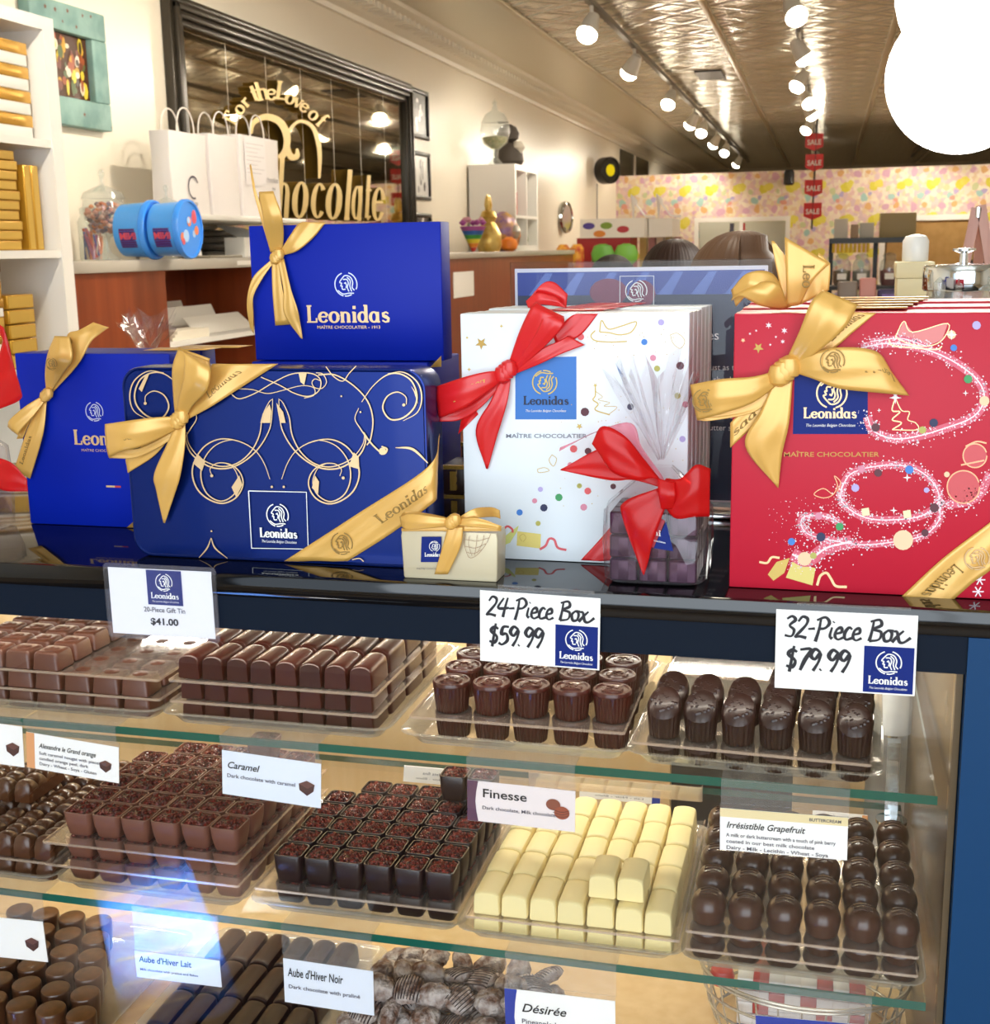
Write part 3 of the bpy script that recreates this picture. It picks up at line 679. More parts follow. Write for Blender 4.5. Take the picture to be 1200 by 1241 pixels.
# --- cellophane gift bags
cello = clear('cellophane', '#fdfbfc', .05, .7, .07, haze=.035, hazecol='#e9e2ea', crinkle=.6, cscale=38)
org_red = clear('red_organza', '#f0665c', .03, .3, .3, haze=.5, hazecol='#e0191c')
purple = M('purple_foil', '#3d1030', .3, metal=.35, bump=.05, bscale=60, vary=.25)
def foil_block(w, d, h):
    m = MB(); lo = lambda i, z, r: [(x, y, z) for x, y in rr(w-2*i, d-2*i, r, 3)]
    m.loft([lo(.0015, 0, .0015), lo(0, .0015, .002), lo(0, h-.0015, .002), lo(.0015, h, .0015)], purple)
    m.box(-w*.18, w*.18, -d/2-.0006, -d/2, h*.1, h*.9, purple, bev=.0002)
    return m
def bag(name, label, cx, y0, w, d, h, fan, top, mat_r):
    t = T('gift_bag', label, 'gift bag', (cx, y0 + d/2, ZT))
    m = MB(); rings = []
    N_ = 40
    for z, sx, sy, am in ((.0012, .96, .96, .0), (.004, 1.04, 1.05, .01), (h*.55, 1.08, 1.08, .02), (h, 1.05, 1.02, .03), (h+.018, .62, .62, .06), (h+.034, .2, .25, .1)):
        rings.append([(cx + sx*(w/2)*math.copysign(abs(math.cos(a))**.45, math.cos(a))*(1 + am*math.sin(a*9)) + (z-h)*.1*(z > h), y0 + d/2 + sy*(d/2)*math.copysign(abs(math.sin(a))**.45, math.sin(a))*(1 + am*math.sin(a*7+1)), ZT + z) for a in [2*math.pi*k/N_ for k in range(N_)]])
    m.loft(rings, cello, cap1=False); m.build('bag_body', t, ang=60)
    m = MB(); base = Vector((cx + .003, y0 + d/2, ZT + h + .034)); rows = []; rg = random.Random(8); K_ = 30
    tipr = [top*(rg.uniform(.72, 1.0) if k % 5 else rg.uniform(1.0, 1.12)) for k in range(K_+1)]; yj = [rg.uniform(-1, 1) for k in range(K_+1)]
    for j in range(9):
        s = j/8; row = []
        for k in range(K_+1):
            u = k/K_; ang = -fan[0] + (fan[0] + fan[1])*u + .05*s*yj[(k*7) % K_]
            R = .006 + s*tipr[k]
            row.append(base + Vector((R*math.sin(ang), .020*s*yj[k] + .012*s*math.cos(u*9) + .006*math.sin(s*7 + k), R*math.cos(ang))))
        rows.append(row)
    m.grid(rows, cello); m.build('bag_top', t, ang=70)['label'] = 'crinkled clear film fanning out above the tie'
    return t, base
PXB = (-.135, 1.012)
tbag, kb = bag('gift_bag', 'clear cellophane bag of purple-wrapped chocolates tied with red organza ribbon', -.132, 1.012, .083, .064, .062, (.62, .42), .088, org_red)
blk = foil_block(.0232, .0198, .0195); proto = None
cnt = 0
for k in range(3):
    for j in range(3):
        for i in range(3):
            if j == 2 and i == 1: continue
            loc = (-.157 + i*.0245, 1.0245 + j*.0203, ZT + .0025 + k*.0199)
            lab = f'purple foil chocolate, {ORD[i]} from left, {ORD[j]} row from front, {("bottom", "middle", "top")[k]} layer in cellophane bag'
            if proto is None:
                proto = blk.build('wrapped_chocolate'); proto.location = loc; tag(proto, lab, 'chocolate', 'purple chocolates in the bag by the white box'); o = proto
            else: o = dup(proto, loc, lab)
Z6 = zoomf(680, 430, 4.277); YP = 1.008
r = MB()
band(r, [(510, 640, 560, 690, .004), (430, 540, 480, 640, .010), (330, 420, 400, 650, .016), (215, 370, 270, 610, .018), (160, 460, 190, 500, .014)], YP, Z6, org_red, belly=.08)
band(r, [(520, 650, 555, 700, .003), (400, 600, 380, 650, .006), (240, 480, 250, 650, .008), (0, 592, -5, 598, .006)], YP+.012, Z6, org_red)
band(r, [(520, 620, 555, 680, .002), (420, 480, 330, 520, .006), (340, 350, 200, 400, .004), (-5, 480, -10, 500, .002)], YP+.018, Z6, clear('pale_organza', '#f7c9d2', .03, .3, .3, haze=.3, hazecol='#f2a9bb'))
band(r, [(545, 640, 500, 700, .006), (620, 640, 580, 840, .012), (700, 570, 690, 840, .014), (775, 590, 770, 838, .008)], YP, Z6, org_red, belly=.08)
band(r, [(500, 640, 590, 660, .012), (505, 720, 595, 730, .016), (520, 800, 580, 800, .012)], YP, Z6, org_red, belly=.15)
band(r, [(505, 690, 560, 740, .003), (330, 760, 480, 960, .006), (320, 850, 450, 1080, .0035), (425, 1140, 430, 1142, .003)], YP, Z6, org_red)
r.build('ribbon', tbag, ang=80, solid=.0003)['label'] = 'red organza ribbon bow'
r = MB(); fk = pixfn(YP-.0005, Z6)
r.poly([fk(380, 780), fk(540, 860), fk(480, 1000), fk(375, 970)], M('red_tag', '#a3122a', .4)); r.poly([fk(545, 865), fk(582, 1018), fk(480, 1002)], blue_panel)
slab_word(r, 'Leoni', 30, lambda x, y, h=0: fk(400 + x, 915 - y + x*.22, h), white_ink, 0, 0, width=120, align='L')
text(r, 'Belgian Chocolates', 14, lambda x, y, h=0: fk(410 + x, 950 - y + x*.22, h), white_ink, 0, 0, align='LEFT', width=130)
emblem(r, 440, 850, 40, lambda x, y, h=0: fk(x, y, h), white_ink)
r.build('gift_tag', tbag, smooth=False, solid=.0003)['label'] = 'red and blue folded tag'
tb2, kb2 = bag('gift_bag', 'cellophane bag with red organza cut off by the frame beside the blue box', -.868, 1.05, .1, .09, .085, (.7, .5), .1, org_red)
for k in range(3):
    for i in range(3):
        dup(proto, (-.892 + i*.0245, 1.075, ZT+.0025 + k*.0199), f'dark foil chocolate, {ORD[i]} from left, {("bottom", "middle", "top")[k]} layer in the bag beside the blue box', 'dark chocolates in the bag beside the blue box')
r = MB(); ZZ = zoomf(0, 380, 4.43)
band(r, [(-60, 420, -20, 520, .003), (20, 120, 110, 460, .008), (0, 60, 100, 380, .01), (-60, 20, 30, 100, .006)], 1.05, ZZ, org_red)
band(r, [(-60, 760, -60, 900, .003), (60, 800, 20, 950, .008), (145, 890, 150, 955, .006)], 1.05, ZZ, org_red)
r.build('ribbon', tb2, ang=80, solid=.0003)['label'] = 'red organza ribbon'
bag('gift_bag', 'crumpled cellophane bag peeking up behind the blue boxes', -.745, 1.262, .09, .06, .13, (.9, .9), .05, org_red)

# --- small gold ballotin
Z7 = zoomf(470, 560, 4.8); YG = .998
t = T('ballotin', 'small pale gold ballotin box with gold ribbon in front of the white box', 'gift box', (-.303, 1.0135, ZT))
champ = M('champagne_card', '#cfc2a2', .38, metal=.25)
MB().loft([[(x, y, z) for x, y in rr(w, .029*w/.085, .0015, 3, -.3035, 1.0135)] for w, z in ((.082, ZT+.0005), (.0833, ZT+.002), (.0858, 1.262), (.084, 1.267))], champ).build('box_body', t)
p = MB(); fg = pixfn(YG-.0006, Z7)
p.poly([fg(197, 434), fg(312, 434), fg(308, 582), fg(192, 582)], blue_panel); emblem(p, 272, 490, 30, lambda x, y, h=0: fg(x, y, h+.0004), white_ink)
slab_word(p, 'Leonidas', 24, lambda x, y, h=0: fg(215 + x, 550 - y, h+.0003), white_ink, 0, 0, width=90, align='L')
text(p, 'MAÎTRE CHOCOLATIER', 14, lambda x, y, h=0: fg(168 + x, 625 - y, h), grey_ink, 0, 0, align='LEFT', width=160)
br = M('cocoa_print', '#8a5a44', .5)
for P in ([(450, 420), (445, 470), (460, 530), (480, 558), (520, 540), (570, 480), (600, 415)], [(475, 430), (470, 480), (490, 545)], [(520, 425), (515, 480), (505, 545)], [(560, 425), (550, 470), (520, 530)], [(448, 450), (520, 460), (590, 440)], [(448, 490), (510, 500), (570, 475)], [(460, 525), (500, 532), (545, 510)]): stroke(p, P, 2, fg, br)
p.build('print', PART['box_body'], smooth=False)
b = MB()
band(b, [(400, 330, 400, 352, .006), (500, 272, 530, 325, .004), (600, 262, 620, 320, -.01), (652, 280, 656, 330, -.014)], YG, Z7, satin_gold, belly=.06)
band(b, [(395, 335, 395, 362, .008), (280, 318, 270, 380, .014), (140, 300, 120, 395, .012), (70, 318, 80, 375, .006)], YG, Z7, satin_gold, belly=.08)
band(b, [(375, 330, 375, 345, .002), (240, 300, 240, 320, -.002), (110, 286, 110, 300, -.004), (70, 318, 85, 350, .002)], YG, Z7, satin_gold)
band(b, [(385, 335, 375, 365, .009), (520, 325, 500, 378, .012), (662, 372, 658, 392, .008)], YG, Z7, satin_gold)
band(b, [(352, 368, 440, 374, .006), (322, 480, 424, 490, .006), (272, 652, 350, 652, .0035)], YG, Z7, satin_gold, belly=.05)
band(b, [(80, 385, 80, 402, .003), (360, 368, 360, 402, .004), (660, 380, 660, 402, .003)], YG, Z7, satin_gold)
knot(b, 378, 345, YG, .012, Z7, satin_gold, .0055)
b.build('bow', t, ang=80, solid=.0004)['label'] = 'gold satin bow'

# --- white winter boxes, five standing one behind another
Z4 = zoomf(480, 320, 2.857); YW = 1.08
wb = M('white_box_card', '#e9f0f5', .38, coat=.15); wb_side = wb
dotc = [M('dot_%d' % i, c, .5) for i, c in enumerate(('#e05a5e', '#3f7fd0', '#3b9a5a', '#b7a9dd', '#5a2230', '#20264f', '#b9b45a', '#d98aa0'))]
def winter_art(p, fn, gold, pale):
    """shared festive drawing: sledge, tree, snowflake, hat box with streamers"""
    def S(P, w=4.2): stroke(p, P, w, fn, gold)
    S([(690, 230), (675, 248), (690, 265), (740, 270), (800, 268)]); S([(705, 235), (712, 195), (735, 225), (780, 215), (832, 200), (815, 235), (775, 245), (740, 238), (705, 235)])
    S([(690, 420), (690, 455), (682, 470), (700, 485), (690, 505), (740, 522)]); S([(690, 440), (715, 460), (700, 470), (740, 480), (720, 492), (765, 495), (735, 522)], 2)
    star(p, 690, 420, 8, fn, gold)
    S([(950, 245), (975, 240), (1000, 265), (985, 292), (960, 275), (950, 245)], 2); S([(540, 660), (556, 675), (545, 700), (530, 680), (540, 660)], 2); S([(490, 710), (515, 705), (530, 716), (495, 722), (490, 710)], 2)
    star(p, 295, 275, 22, fn, M('star_gold', '#a07f3a', .35, metal=.5)); star(p, 253, 365, 7, fn, gold, pts=4); star(p, 365, 215, 7, fn, gold, pts=4); star(p, 635, 562, 12, fn, gold); star(p, 246, 255, 6, fn, gold)
    yel = M('print_yellow', '#e2cf74', .45)
    p.poly([fn(420, 925), fn(502, 935), fn(500, 985), fn(418, 975)], yel); p.poly([fn(370, 975), fn(380, 940), fn(425, 905), (fn(420, 925)), fn(395, 965)], M('print_lime', '#d3d67e', .45))
    S([(436, 960), (428, 945), (440, 935), (450, 948), (440, 962)], 2)
    rnd = random.Random(3)
    for k in range(120):
        x = rnd.uniform(560, 1000); y = rnd.choice((rnd.gauss(280, 30), rnd.gauss(520, 40), rnd.gauss(760, 50)))
        if 170 < y < 950 and x < 1020: disc(p, x, y, rnd.uniform(1, 2.2), fn, gold, n=5)
    for x, y, c, r in ((640, 252, 0, 12), (860, 270, 1, 11), (918, 202, 3, 11), (890, 325, 7, 11), (984, 352, 4, 14), (904, 362, 6, 11), (975, 456, 6, 11), (1002, 486, 7, 11), (812, 494, 5, 12), (654, 512, 4, 15), (615, 640, 0, 13), (665, 648, 4, 12), (564, 808, 2, 13), (512, 844, 5, 13), (428, 860, 1, 11), (664, 786, 0, 12), (500, 780, 3, 9), (650, 842, 7, 12), (480, 820, 7, 9), (603, 696, 7, 10), (635, 768, 6, 9), (752, 770, 4, 10), (992, 606, 3, 11), (492, 898, 6, 9)):
        disc(p, x, y, r, fn, dotc[c], n=9)
for i in range(6):
    y = YW + i*.0305
    dx = i*.0006
    t = T('gift_box', ('front white winter chocolate box with red satin bow and blue crest panel', 'second white box standing behind the red-bowed white box', 'third white box behind the red-bowed white box', 'fourth white box behind the red-bowed white box', 'fifth white box behind the red-bowed white box', 'rearmost white box of the row behind the red bow')[i], 'gift box', (-.21, y+.015, ZT), 'upright white winter boxes')
    MB().box(-.3125+dx, -.1115+dx, y, y+.0302, ZT+.0005, 1.4455 - (i % 3)*.0007, wb, bev=.001).build('box_body', t)
    b = MB(); x = -.245 + i*.004
    if i:
        b.grid([[(x-.005, y, 1.4462), (x+.05, y, 1.4462)], [(x-.003, y+.0295, 1.4463), (x+.052, y+.0295, 1.4463)]], satin_red); b.build('ribbon', t, solid=.0004)
        if i == 1:
            b = MB(); band(b, [(462, 150, 470, 165, 0), (500, 75, 470, 110, -.004), (545, 62, 500, 120, -.006), (595, 105, 590, 152, -.006)], y, Z4, satin_red, belly=.2)
            band(b, [(450, 128, 458, 152, 0), (490, 100, 500, 140, .004), (560, 115, 585, 150, .003)], y, Z4, satin_red, belly=.2); b.build('bow', t, ang=80, solid=.0005)['label'] = 'red satin loop'
        continue
    p = MB(); fw = pixfn(YW-.0002, Z4); goldp = M('pale_gold_print', '#c9ae58', .4, metal=.2)
    p.poly([fw(413, 325), fw(625, 320), fw(625, 538), fw(413, 538)], M('mid_blue_panel', '#1f6fc4', .4))
    f2 = lambda x, y, h=0: fw(x, y, h + .0003)
    emblem(p, 515, 410, 42, f2, goldp); slab_word(p, 'Leonidas', 30, lambda x, y, h=0: f2(520 + x, 487 - y, h), M('dark_navy_ink', '#101c3c', .5), 0, 0, width=158, k=.2, t=.1)
    text(p, 'The Leonidas Belgian Chocolates', 12, lambda x, y, h=0: f2(518 + x, 512 - y, h), white_ink, 0, 0, width=140, shear=.3)
    text(p, 'MAÎTRE CHOCOLATIER', 20, lambda x, y, h=0: fw(520 + x, 602 - y, h), M('taupe_ink', '#7d7f8c', .5), 0, 0, width=280, bold=.012)
    winter_art(p, fw, goldp, paper_m); pk = M('streamer_pink', '#d95a62', .45)
    stroke(p, [(368, 925), (385, 908), (402, 918), (404, 930)], 7, fw, pk); stroke(p, [(498, 988), (518, 975), (530, 952), (548, 955), (560, 982), (590, 990)], 8, fw, pk)
    p.build('print', PART['box_body'], smooth=False)['label'] = 'blue crest panel and festive drawings'
    b = MB()
    band(b, [(388, 350, 402, 368, .004), (425, 240, 500, 280, .012), (462, 160, 575, 205, .016), (482, 132, 582, 182, .012)], YW, Z4, satin_red, belly=.1)
    band(b, [(482, 132, 582, 182, .012), (505, 190, 575, 220, .018), (455, 290, 500, 300, .012), (395, 365, 408, 376, .005)], YW, Z4, satin_red, belly=.08)
    band(b, [(404, 362, 410, 382, .005), (480, 305, 500, 345, .01), (560, 268, 575, 310, .009), (595, 248, 655, 280, .006)], YW, Z4, satin_red, belly=.06)
    band(b, [(540, 240, 560, 290, .002), (600, 185, 640, 245, .0015), (625, 172, 700, 172, .001)], YW, Z4, satin_red)
    band(b, [(376, 392, 380, 404, .004), (300, 425, 290, 500, .006), (200, 500, 220, 540, .004), (140, 500, 150, 546, .006)], YW, Z4, satin_red)
    A, B = band(b, [(370, 372, 378, 396, .005), (320, 372, 320, 440, .013), (240, 390, 240, 495, .018), (135, 425, 150, 535, .012)], YW, Z4, satin_red, belly=.1)
    band_text(b, A, B, 'Leonidas', M('gold_text', '#e8b65c', .4), .38, .97, .32, .68, up='B')
    band(b, [(362, 392, 398, 396, .004), (330, 470, 385, 480, .008), (276, 575, 352, 590, .006), (312, 708, 318, 710, .003)], YW, Z4, satin_red, belly=.05)
    band(b, [(225, 545, 215, 590, .001), (262, 480, 285, 520, .001)], YW, Z4, satin_red)
    knot(b, 380, 372, YW, .008, Z4, satin_red, .008)
    b.build('bow', t, ang=80, solid=.0005)['label'] = 'red satin bow printed with the name'
    b = MB(); band(b, [(640, 1025, 700, 1028, .0012), (700, 960, 720, 1028, .0012), (760, 890, 830, 1020, .0012)], YW, Z4, satin_red); b.build('ribbon', t, solid=.0004)

# --- red winter boxes
Z5 = zoomf(820, 270, 2.6395); YR = 1.02
rb = M('red_box_card', '#c01c34', .42, spec=.25); glowp = M('sparkle_print', '#f6e3ea', .5); pinkp = M('pink_print', '#d95c72', .5)
for i in range(6):
    y = YR + i*.0295; dx = i*.0012
    t = T('gift_box', ('front red winter chocolate box with gold bow and swirl of sparkles', 'second red box behind the sparkle box, with a tall gold bow on top', 'third red box behind the sparkle box', 'fourth red box behind the sparkle box', 'fifth red box behind the sparkle box', 'rearmost red box of the row behind the gold bow')[i], 'gift box', (.04, y+.014, ZT), 'upright red winter boxes')
    MB().box(-.0702+dx, .152+dx, y, y+.0293, ZT+.0005, 1.4475 - (i % 2)*.0008 + i*.0008, rb, bev=.001).build('box_body', t)
    b = MB(); x = -.015 + i*.006
    if i:
        b.grid([[(x-.005, y, 1.4489+i*.0008), (x+.07, y, 1.4489+i*.0008)], [(x-.003, y+.0285, 1.4488+i*.0008), (x+.072, y+.0285, 1.4488+i*.0008)]], satin_gold); b.build('ribbon', t, solid=.0004)
        if i == 1:
            b = MB()
            A, B = band(b, [(352, 270, 395, 262, .002), (350, 160, 440, 180, .006), (346, 45, 492, 130, .004)], y, Z5, satin_gold, belly=.04)
            band(b, [(395, 262, 488, 215, .001), (420, 180, 492, 170, .002), (455, 95, 492, 130, .003)], y, Z5, satin_gold)
            band(b, [(345, 268, 365, 270, 0), (320, 150, 372, 150, -.004), (303, 58, 312, 58, -.004)], y, Z5, satin_gold)
            band(b, [(360, 268, 350, 275, .003), (310, 165, 290, 270, .014), (230, 160, 235, 230, .018), (175, 215, 190, 268, .010)], y, Z5, satin_gold, belly=.2)
            band(b, [(355, 272, 340, 275, .006), (330, 200, 270, 265, .02), (270, 190, 205, 235, .02), (185, 225, 175, 250, .012)], y, Z5, satin_gold, belly=.2)
            fe = Plane(A[7].lerp(B[7], .6) + Vector((0, -.004, 0)), (0, 0, -1), (1, 0, 0)); slab_word(b, 'Leo', .009, fe, satin_dark, 0, 0)
            b.build('bow', t, ang=80, solid=.0005)['label'] = 'tall gold satin bow'
        continue
    p = MB(); fr_ = pixfn(YR-.0002, Z5); gp = M('red_gold_print', '#e2a27a', .35, metal=.35)
    p.poly([fr_(378, 478), fr_(612, 490), fr_(612, 676), fr_(372, 676)], blue_panel); f2 = lambda x, y, h=0: fr_(x, y, h + .0003)
    emblem(p, 497, 545, 48, f2, gold_ink); slab_word(p, 'Leonidas', 34, lambda x, y, h=0: f2(492 + x, 625 - y, h), gold_ink, 0, 0, width=172, k=.2, t=.1)
    text(p, 'The Leonidas Belgian Chocolates', 13, lambda x, y, h=0: f2(492 + x, 652 - y, h), white_ink, 0, 0, width=158, shear=.3)
    text(p, 'MAÎTRE CHOCOLATIER', 21, lambda x, y, h=0: fr_(495 + x, 748 - y, h), M('dull_gold_ink', '#b7803f', .4, metal=.4), 0, 0, width=305, bold=.012)
    def S(P, w=3, c=gp): stroke(p, P, w, fr_, c)
    p.poly([fr_(a, b_) for a, b_ in ((700, 365), (728, 315), (755, 350), (868, 322), (850, 375), (800, 395), (740, 385))], M('sled_print', '#dd7f7c', .45)); S([(700, 365), (728, 315), (755, 350), (868, 322), (850, 375), (800, 395), (740, 385), (700, 365)], 3, gold_ink); S([(680, 370), (690, 392), (760, 400), (830, 405), (850, 395)], 4, gold_ink)
    S([(700, 560), (690, 600), (715, 605), (690, 630), (720, 640), (690, 662)], 4, gold_ink); S([(700, 560), (720, 600), (745, 605), (740, 630), (765, 640), (770, 662), (690, 662)], 3, gold_ink); star(p, 700, 555, 12, fr_, glowp)
    for cx_, cy_, r_2 in ((918, 845, 52), (955, 745, 38)):
        disc(p, cx_, cy_, r_2, fr_, M('ornament_print', '#cf4a4f', .4), n=18); S([(cx_ + r_2*math.cos(a), cy_ + r_2*math.sin(a)) for a in [k*.4 for k in range(16)]], 4, gp)
    S([(910, 775), (985, 760)], 5, gp); S([(925, 715), (960, 700), (992, 705)], 5, gp)
    S([(500, 870), (470, 850), (440, 868), (470, 880), (500, 870), (515, 840), (505, 810), (525, 830), (515, 860)], 3)
    star(p, 262, 400, 18, fr_, M('star_gold', '#a07f3a', .35, metal=.5)); star(p, 213, 376, 8, fr_, gp)
    for x, y2, r2 in ((255, 345, 3), (295, 328, 7), (345, 345, 7), (318, 365, 3), (235, 355, 3), (340, 380, 5), (300, 390, 3)): star(p, x, y2, r2*1.6, fr_, glowp, pts=6, inner=.35)
    for x, y2 in ((965, 1180), (970, 1142)): 
        for a in range(3): S([(x + 18*math.cos(a*1.05), y2 + 18*math.sin(a*1.05)), (x - 18*math.cos(a*1.05), y2 - 18*math.sin(a*1.05))], 4, glowp)
    yel = M('print_yellow', '#e2cf74', .45)
    p.poly([fr_(370, 1085), fr_(445, 1105), fr_(435, 1160), fr_(350, 1135)], yel); p.poly([fr_(292, 1125), fr_(320, 1085), fr_(362, 1072), fr_(345, 1120), fr_(310, 1145)], M('print_gold', '#d8b65a', .4))
    S([(265, 1085), (290, 1088), (305, 1070), (330, 1072)], 7, gold_ink); S([(450, 1160), (460, 1130), (480, 1120), (495, 1140), (510, 1162), (545, 1165)], 8, gold_ink)
    rnd = random.Random(5)
    PATHS = [([(590, 400), (680, 385), (780, 400), (880, 440), (960, 500), (985, 560), (950, 620), (850, 660), (760, 685), (690, 690), (630, 665), (610, 620)], 15, 650), ([(620, 380), (720, 370), (800, 395)], 10, 120),
             ([(860, 900), (920, 895), (970, 870), (1003, 800)], 14, 160), ([(600, 785), (680, 775), (760, 785), (820, 830), (840, 890), (790, 935), (700, 950), (610, 945), (545, 910), (525, 870), (550, 810), (600, 785)], 13, 700), ([(840, 880), (840, 950), (790, 1000), (700, 1020), (600, 1030), (520, 1020), (430, 1000), (400, 970), (410, 940), (480, 940), (530, 965)], 12, 560), ([(370, 1060), (420, 1080), (480, 1040), (560, 1020)], 22, 240)]
    for P, sg, cnt in PATHS:
        C_ = catmull([Vector((a, b_)) for a, b_ in P], 10)
        stroke(p, P, sg*1.9, fr_, pinkp, h=.0002); stroke(p, P, sg*.28, fr_, glowp, h=.0003)
        for k in range(cnt):
            q_ = C_[rnd.randrange(len(C_))]; x, y2 = q_.x + rnd.gauss(0, sg), q_.y + rnd.gauss(0, sg)
            if 175 < x < 1040 and 300 < y2 < 1180: disc(p, x, y2, rnd.choice((1.2, 1.6, 2.2, 3.0)), fr_, glowp, n=5)
    for k in range(150):
        x, y2 = rnd.uniform(290, 600), rnd.uniform(880, 1050); disc(p, x, y2, rnd.uniform(.8, 1.8), fr_, glowp, n=5)
    for x, y2, r2 in ((725, 1015, 32), (410, 1075, 22), (985, 570, 16), (880, 358, 14), (865, 805, 9)): disc(p, x, y2, r2, fr_, M('warm_print', '#f3cfa6', .5), h=.0006, n=16)
    for x, y2, c, r2 in ((887, 400, 1, 11), (960, 328, 3, 14), (933, 500, 2, 14), (823, 640, 5, 14), (787, 663, 6, 12), (637, 655, 4, 14), (745, 790, 1, 14), (645, 800, 4, 13), (592, 788, 7, 12), (572, 848, 3, 13), (522, 972, 2, 13), (462, 1005, 5, 15), (368, 1020, 1, 12), (438, 1065, 6, 11), (825, 912, 4, 15), (795, 992, 4, 12), (800, 855, 3, 9), (455, 938, 7, 12)):
        disc(p, x, y2, r2, fr_, dotc[c], h=.0008, n=9)
    for x, y2 in ((605, 925), (738, 932)): p.poly([fr_(x-14, y2-10, .0008), fr_(x+10, y2-14, .0008), fr_(x+14, y2+10, .0008), fr_(x-10, y2+14, .0008)], M('cream_print', '#efe3b5', .5))
    for x, y2, r2 in ((700, 560, 20), (695, 920, 12), (738, 815, 14), (925, 545, 10), (648, 600, 7), (880, 358, 18)): star(p, x, y2, r2, fr_, M('white_spark', '#ffffff', .5), h=.001, pts=4, inner=.25)
    p.build('print', PART['box_body'], smooth=False)['label'] = 'festive print with blue crest panel and sparkle swirls'
    b = MB()
    band(b, [(345, 450, 366, 474, .005), (392, 350, 455, 410, .016), (430, 255, 540, 335, .02), (468, 214, 580, 262, .014)], YR, Z5, satin_gold, belly=.10)
    A, B = band(b, [(352, 455, 368, 472, .004), (440, 370, 480, 420, .004), (500, 300, 565, 350, .003), (560, 285, 640, 288, .001)], YR, Z5, satin_gold)
    band_text(b, A, B, 'Leonidas', satin_dark, .45, .95, .3, .7)
    A, B = band(b, [(352, 448, 366, 476, .006), (440, 415, 440, 500, .014), (530, 398, 520, 530, .016), (640, 412, 660, 545, .012), (690, 480, 745, 553, .006)], YR, Z5, satin_gold, belly=.06)
    band_text(b, A, B, 'Leonidas', satin_dark, .55, .92, .3, .55, flip=True); fe = Plane(A[12].lerp(B[12], .4) + Vector((0, -.003, 0))); emblem(b, 0, .002, .009, fe, satin_dark)
    A, B = band(b, [(330, 470, 335, 508, .005), (245, 492, 245, 575, .014), (140, 500, 140, 612, .018), (44, 518, 66, 632, .010)], YR, Z5, satin_gold, belly=.1)
    fe = Plane(A[-4].lerp(B[-4], .5) + Vector((0, -.003, 0))); emblem(b, 0, 0, .009, fe, satin_dark); band_text(b, A, B, 'sad', satin_dark, .3, .55, .35, .65)
    band(b, [(325, 505, 330, 515, .003), (230, 580, 260, 600, .004), (90, 610, 120, 632, .004), (64, 600, 68, 632, .006)], YR, Z5, satin_gold)
    A, B = band(b, [(172, 640, 172, 720, .001), (250, 560, 275, 620, .001), (318, 505, 340, 530, .002)], YR, Z5, satin_gold); band_text(b, A, B, 'sad', satin_dark, .05, .45, .3, .7)
    band(b, [(318, 490, 372, 496, .005), (268, 605, 360, 640, .008), (220, 714, 338, 740, .006), (322, 845, 326, 848, .003)], YR, Z5, satin_gold, belly=.05)
    knot(b, 345, 474, YR, .009, Z5, satin_gold, .0095)
    b.build('bow', t, ang=80, solid=.0005)['label'] = 'gold satin bow printed with the name'
    b = MB(); A, B = band(b, [(710, 1205, 872, 1218, .0012), (850, 1075, 950, 1150, .0012), (1003, 958, 1003, 1112, .0012), (1080, 890, 1075, 1040, .0012)], YR, Z5, satin_gold)
    band_text(b, A, B, 'Leonidas', satin_dark, .06, .36, .3, .62, flip=True); fe = Plane(A[10].lerp(B[10], .45) + Vector((0, -.001, 0))); emblem(b, .004, 0, .009, fe, gold_ink)
    b.build('ribbon', t, solid=.0004)['label'] = 'gold ribbon printed with the name'

# --- acrylic sign holder with blue poster behind the white boxes
YS = 1.32
t = T('sign_holder', 'clear acrylic sign holder with a dark blue chocolate poster behind the white boxes', 'sign', (-.19, YS, ZT))
x0, x1, zt = -.325, -.0535, 1.487
MB().box(x0, x1, YS-.006, YS+.006, ZT+.004, zt, clear('sign_acrylic', '#f6f9fc', .03, .5, .02), bev=.001).build('acrylic_frame', t)
p = MB(); p.box(x0+.005, x1-.005, YS-.003, YS+.001, ZT+.012, zt-.007, M('poster_border', '#e9e4ea', .5)); fs_ = Plane((x0, YS-.0031, 0))
wS = x1-x0; nav = M('poster_navy', '#171a3e', .35); blu = M('poster_blue', '#2c3f96', .4)
rect2(p, .008, ZT+.014, wS-.008, zt-.011, fs_, nav, .0002); rect2(p, .008, zt-.035, wS-.008, zt-.011, fs_, blu, .0004)
for k in range(7): p.poly([fs_(.02+k*.034, zt-.035, .0005), fs_(.034+k*.034, zt-.035, .0005), fs_(.046+k*.034, zt-.012, .0005), fs_(.038+k*.034, zt-.012, .0005)], M('poster_streak', '#5d74bd', .4))
disc(p, .105, zt-.032, .020, fs_, M('poster_red', '#7d1f45', .4), .0006, 16, .014); disc(p, .14, zt-.034, .014, fs_, MATS['poster_red'], .0006, 14)
stroke(p, [(.117, zt-.05), (.117, zt-.016), (.152, zt-.016), (.152, zt-.05)], .0008, fs_, white_ink, .0008, smooth=False); emblem(p, .134, zt-.031, .011, fs_, white_ink, .0009)
text(p, 'Belgian chocolates', .014, fs_, white_ink, wS-.052, 1.406, .0006, align='RIGHT'); text(p, 'Belgian chocolates', .014, fs_, white_ink, .075, 1.406, .0006)
for k, s_ in enumerate(('just as they', 'should be', '', 'made with 100%', 'pure cocoa', 'butter since')): text(p, s_, .0085, fs_, white_ink, wS-.014 - .01, 1.375 - k*.0125, .0006, align='RIGHT')
p.build('poster', t, smooth=False)['label'] = 'navy poster with white writing'
MB().box(x0, x1, YS-.035, YS+.035, ZT+.0003, ZT+.0045, chrome, bev=.001).build('base', t)

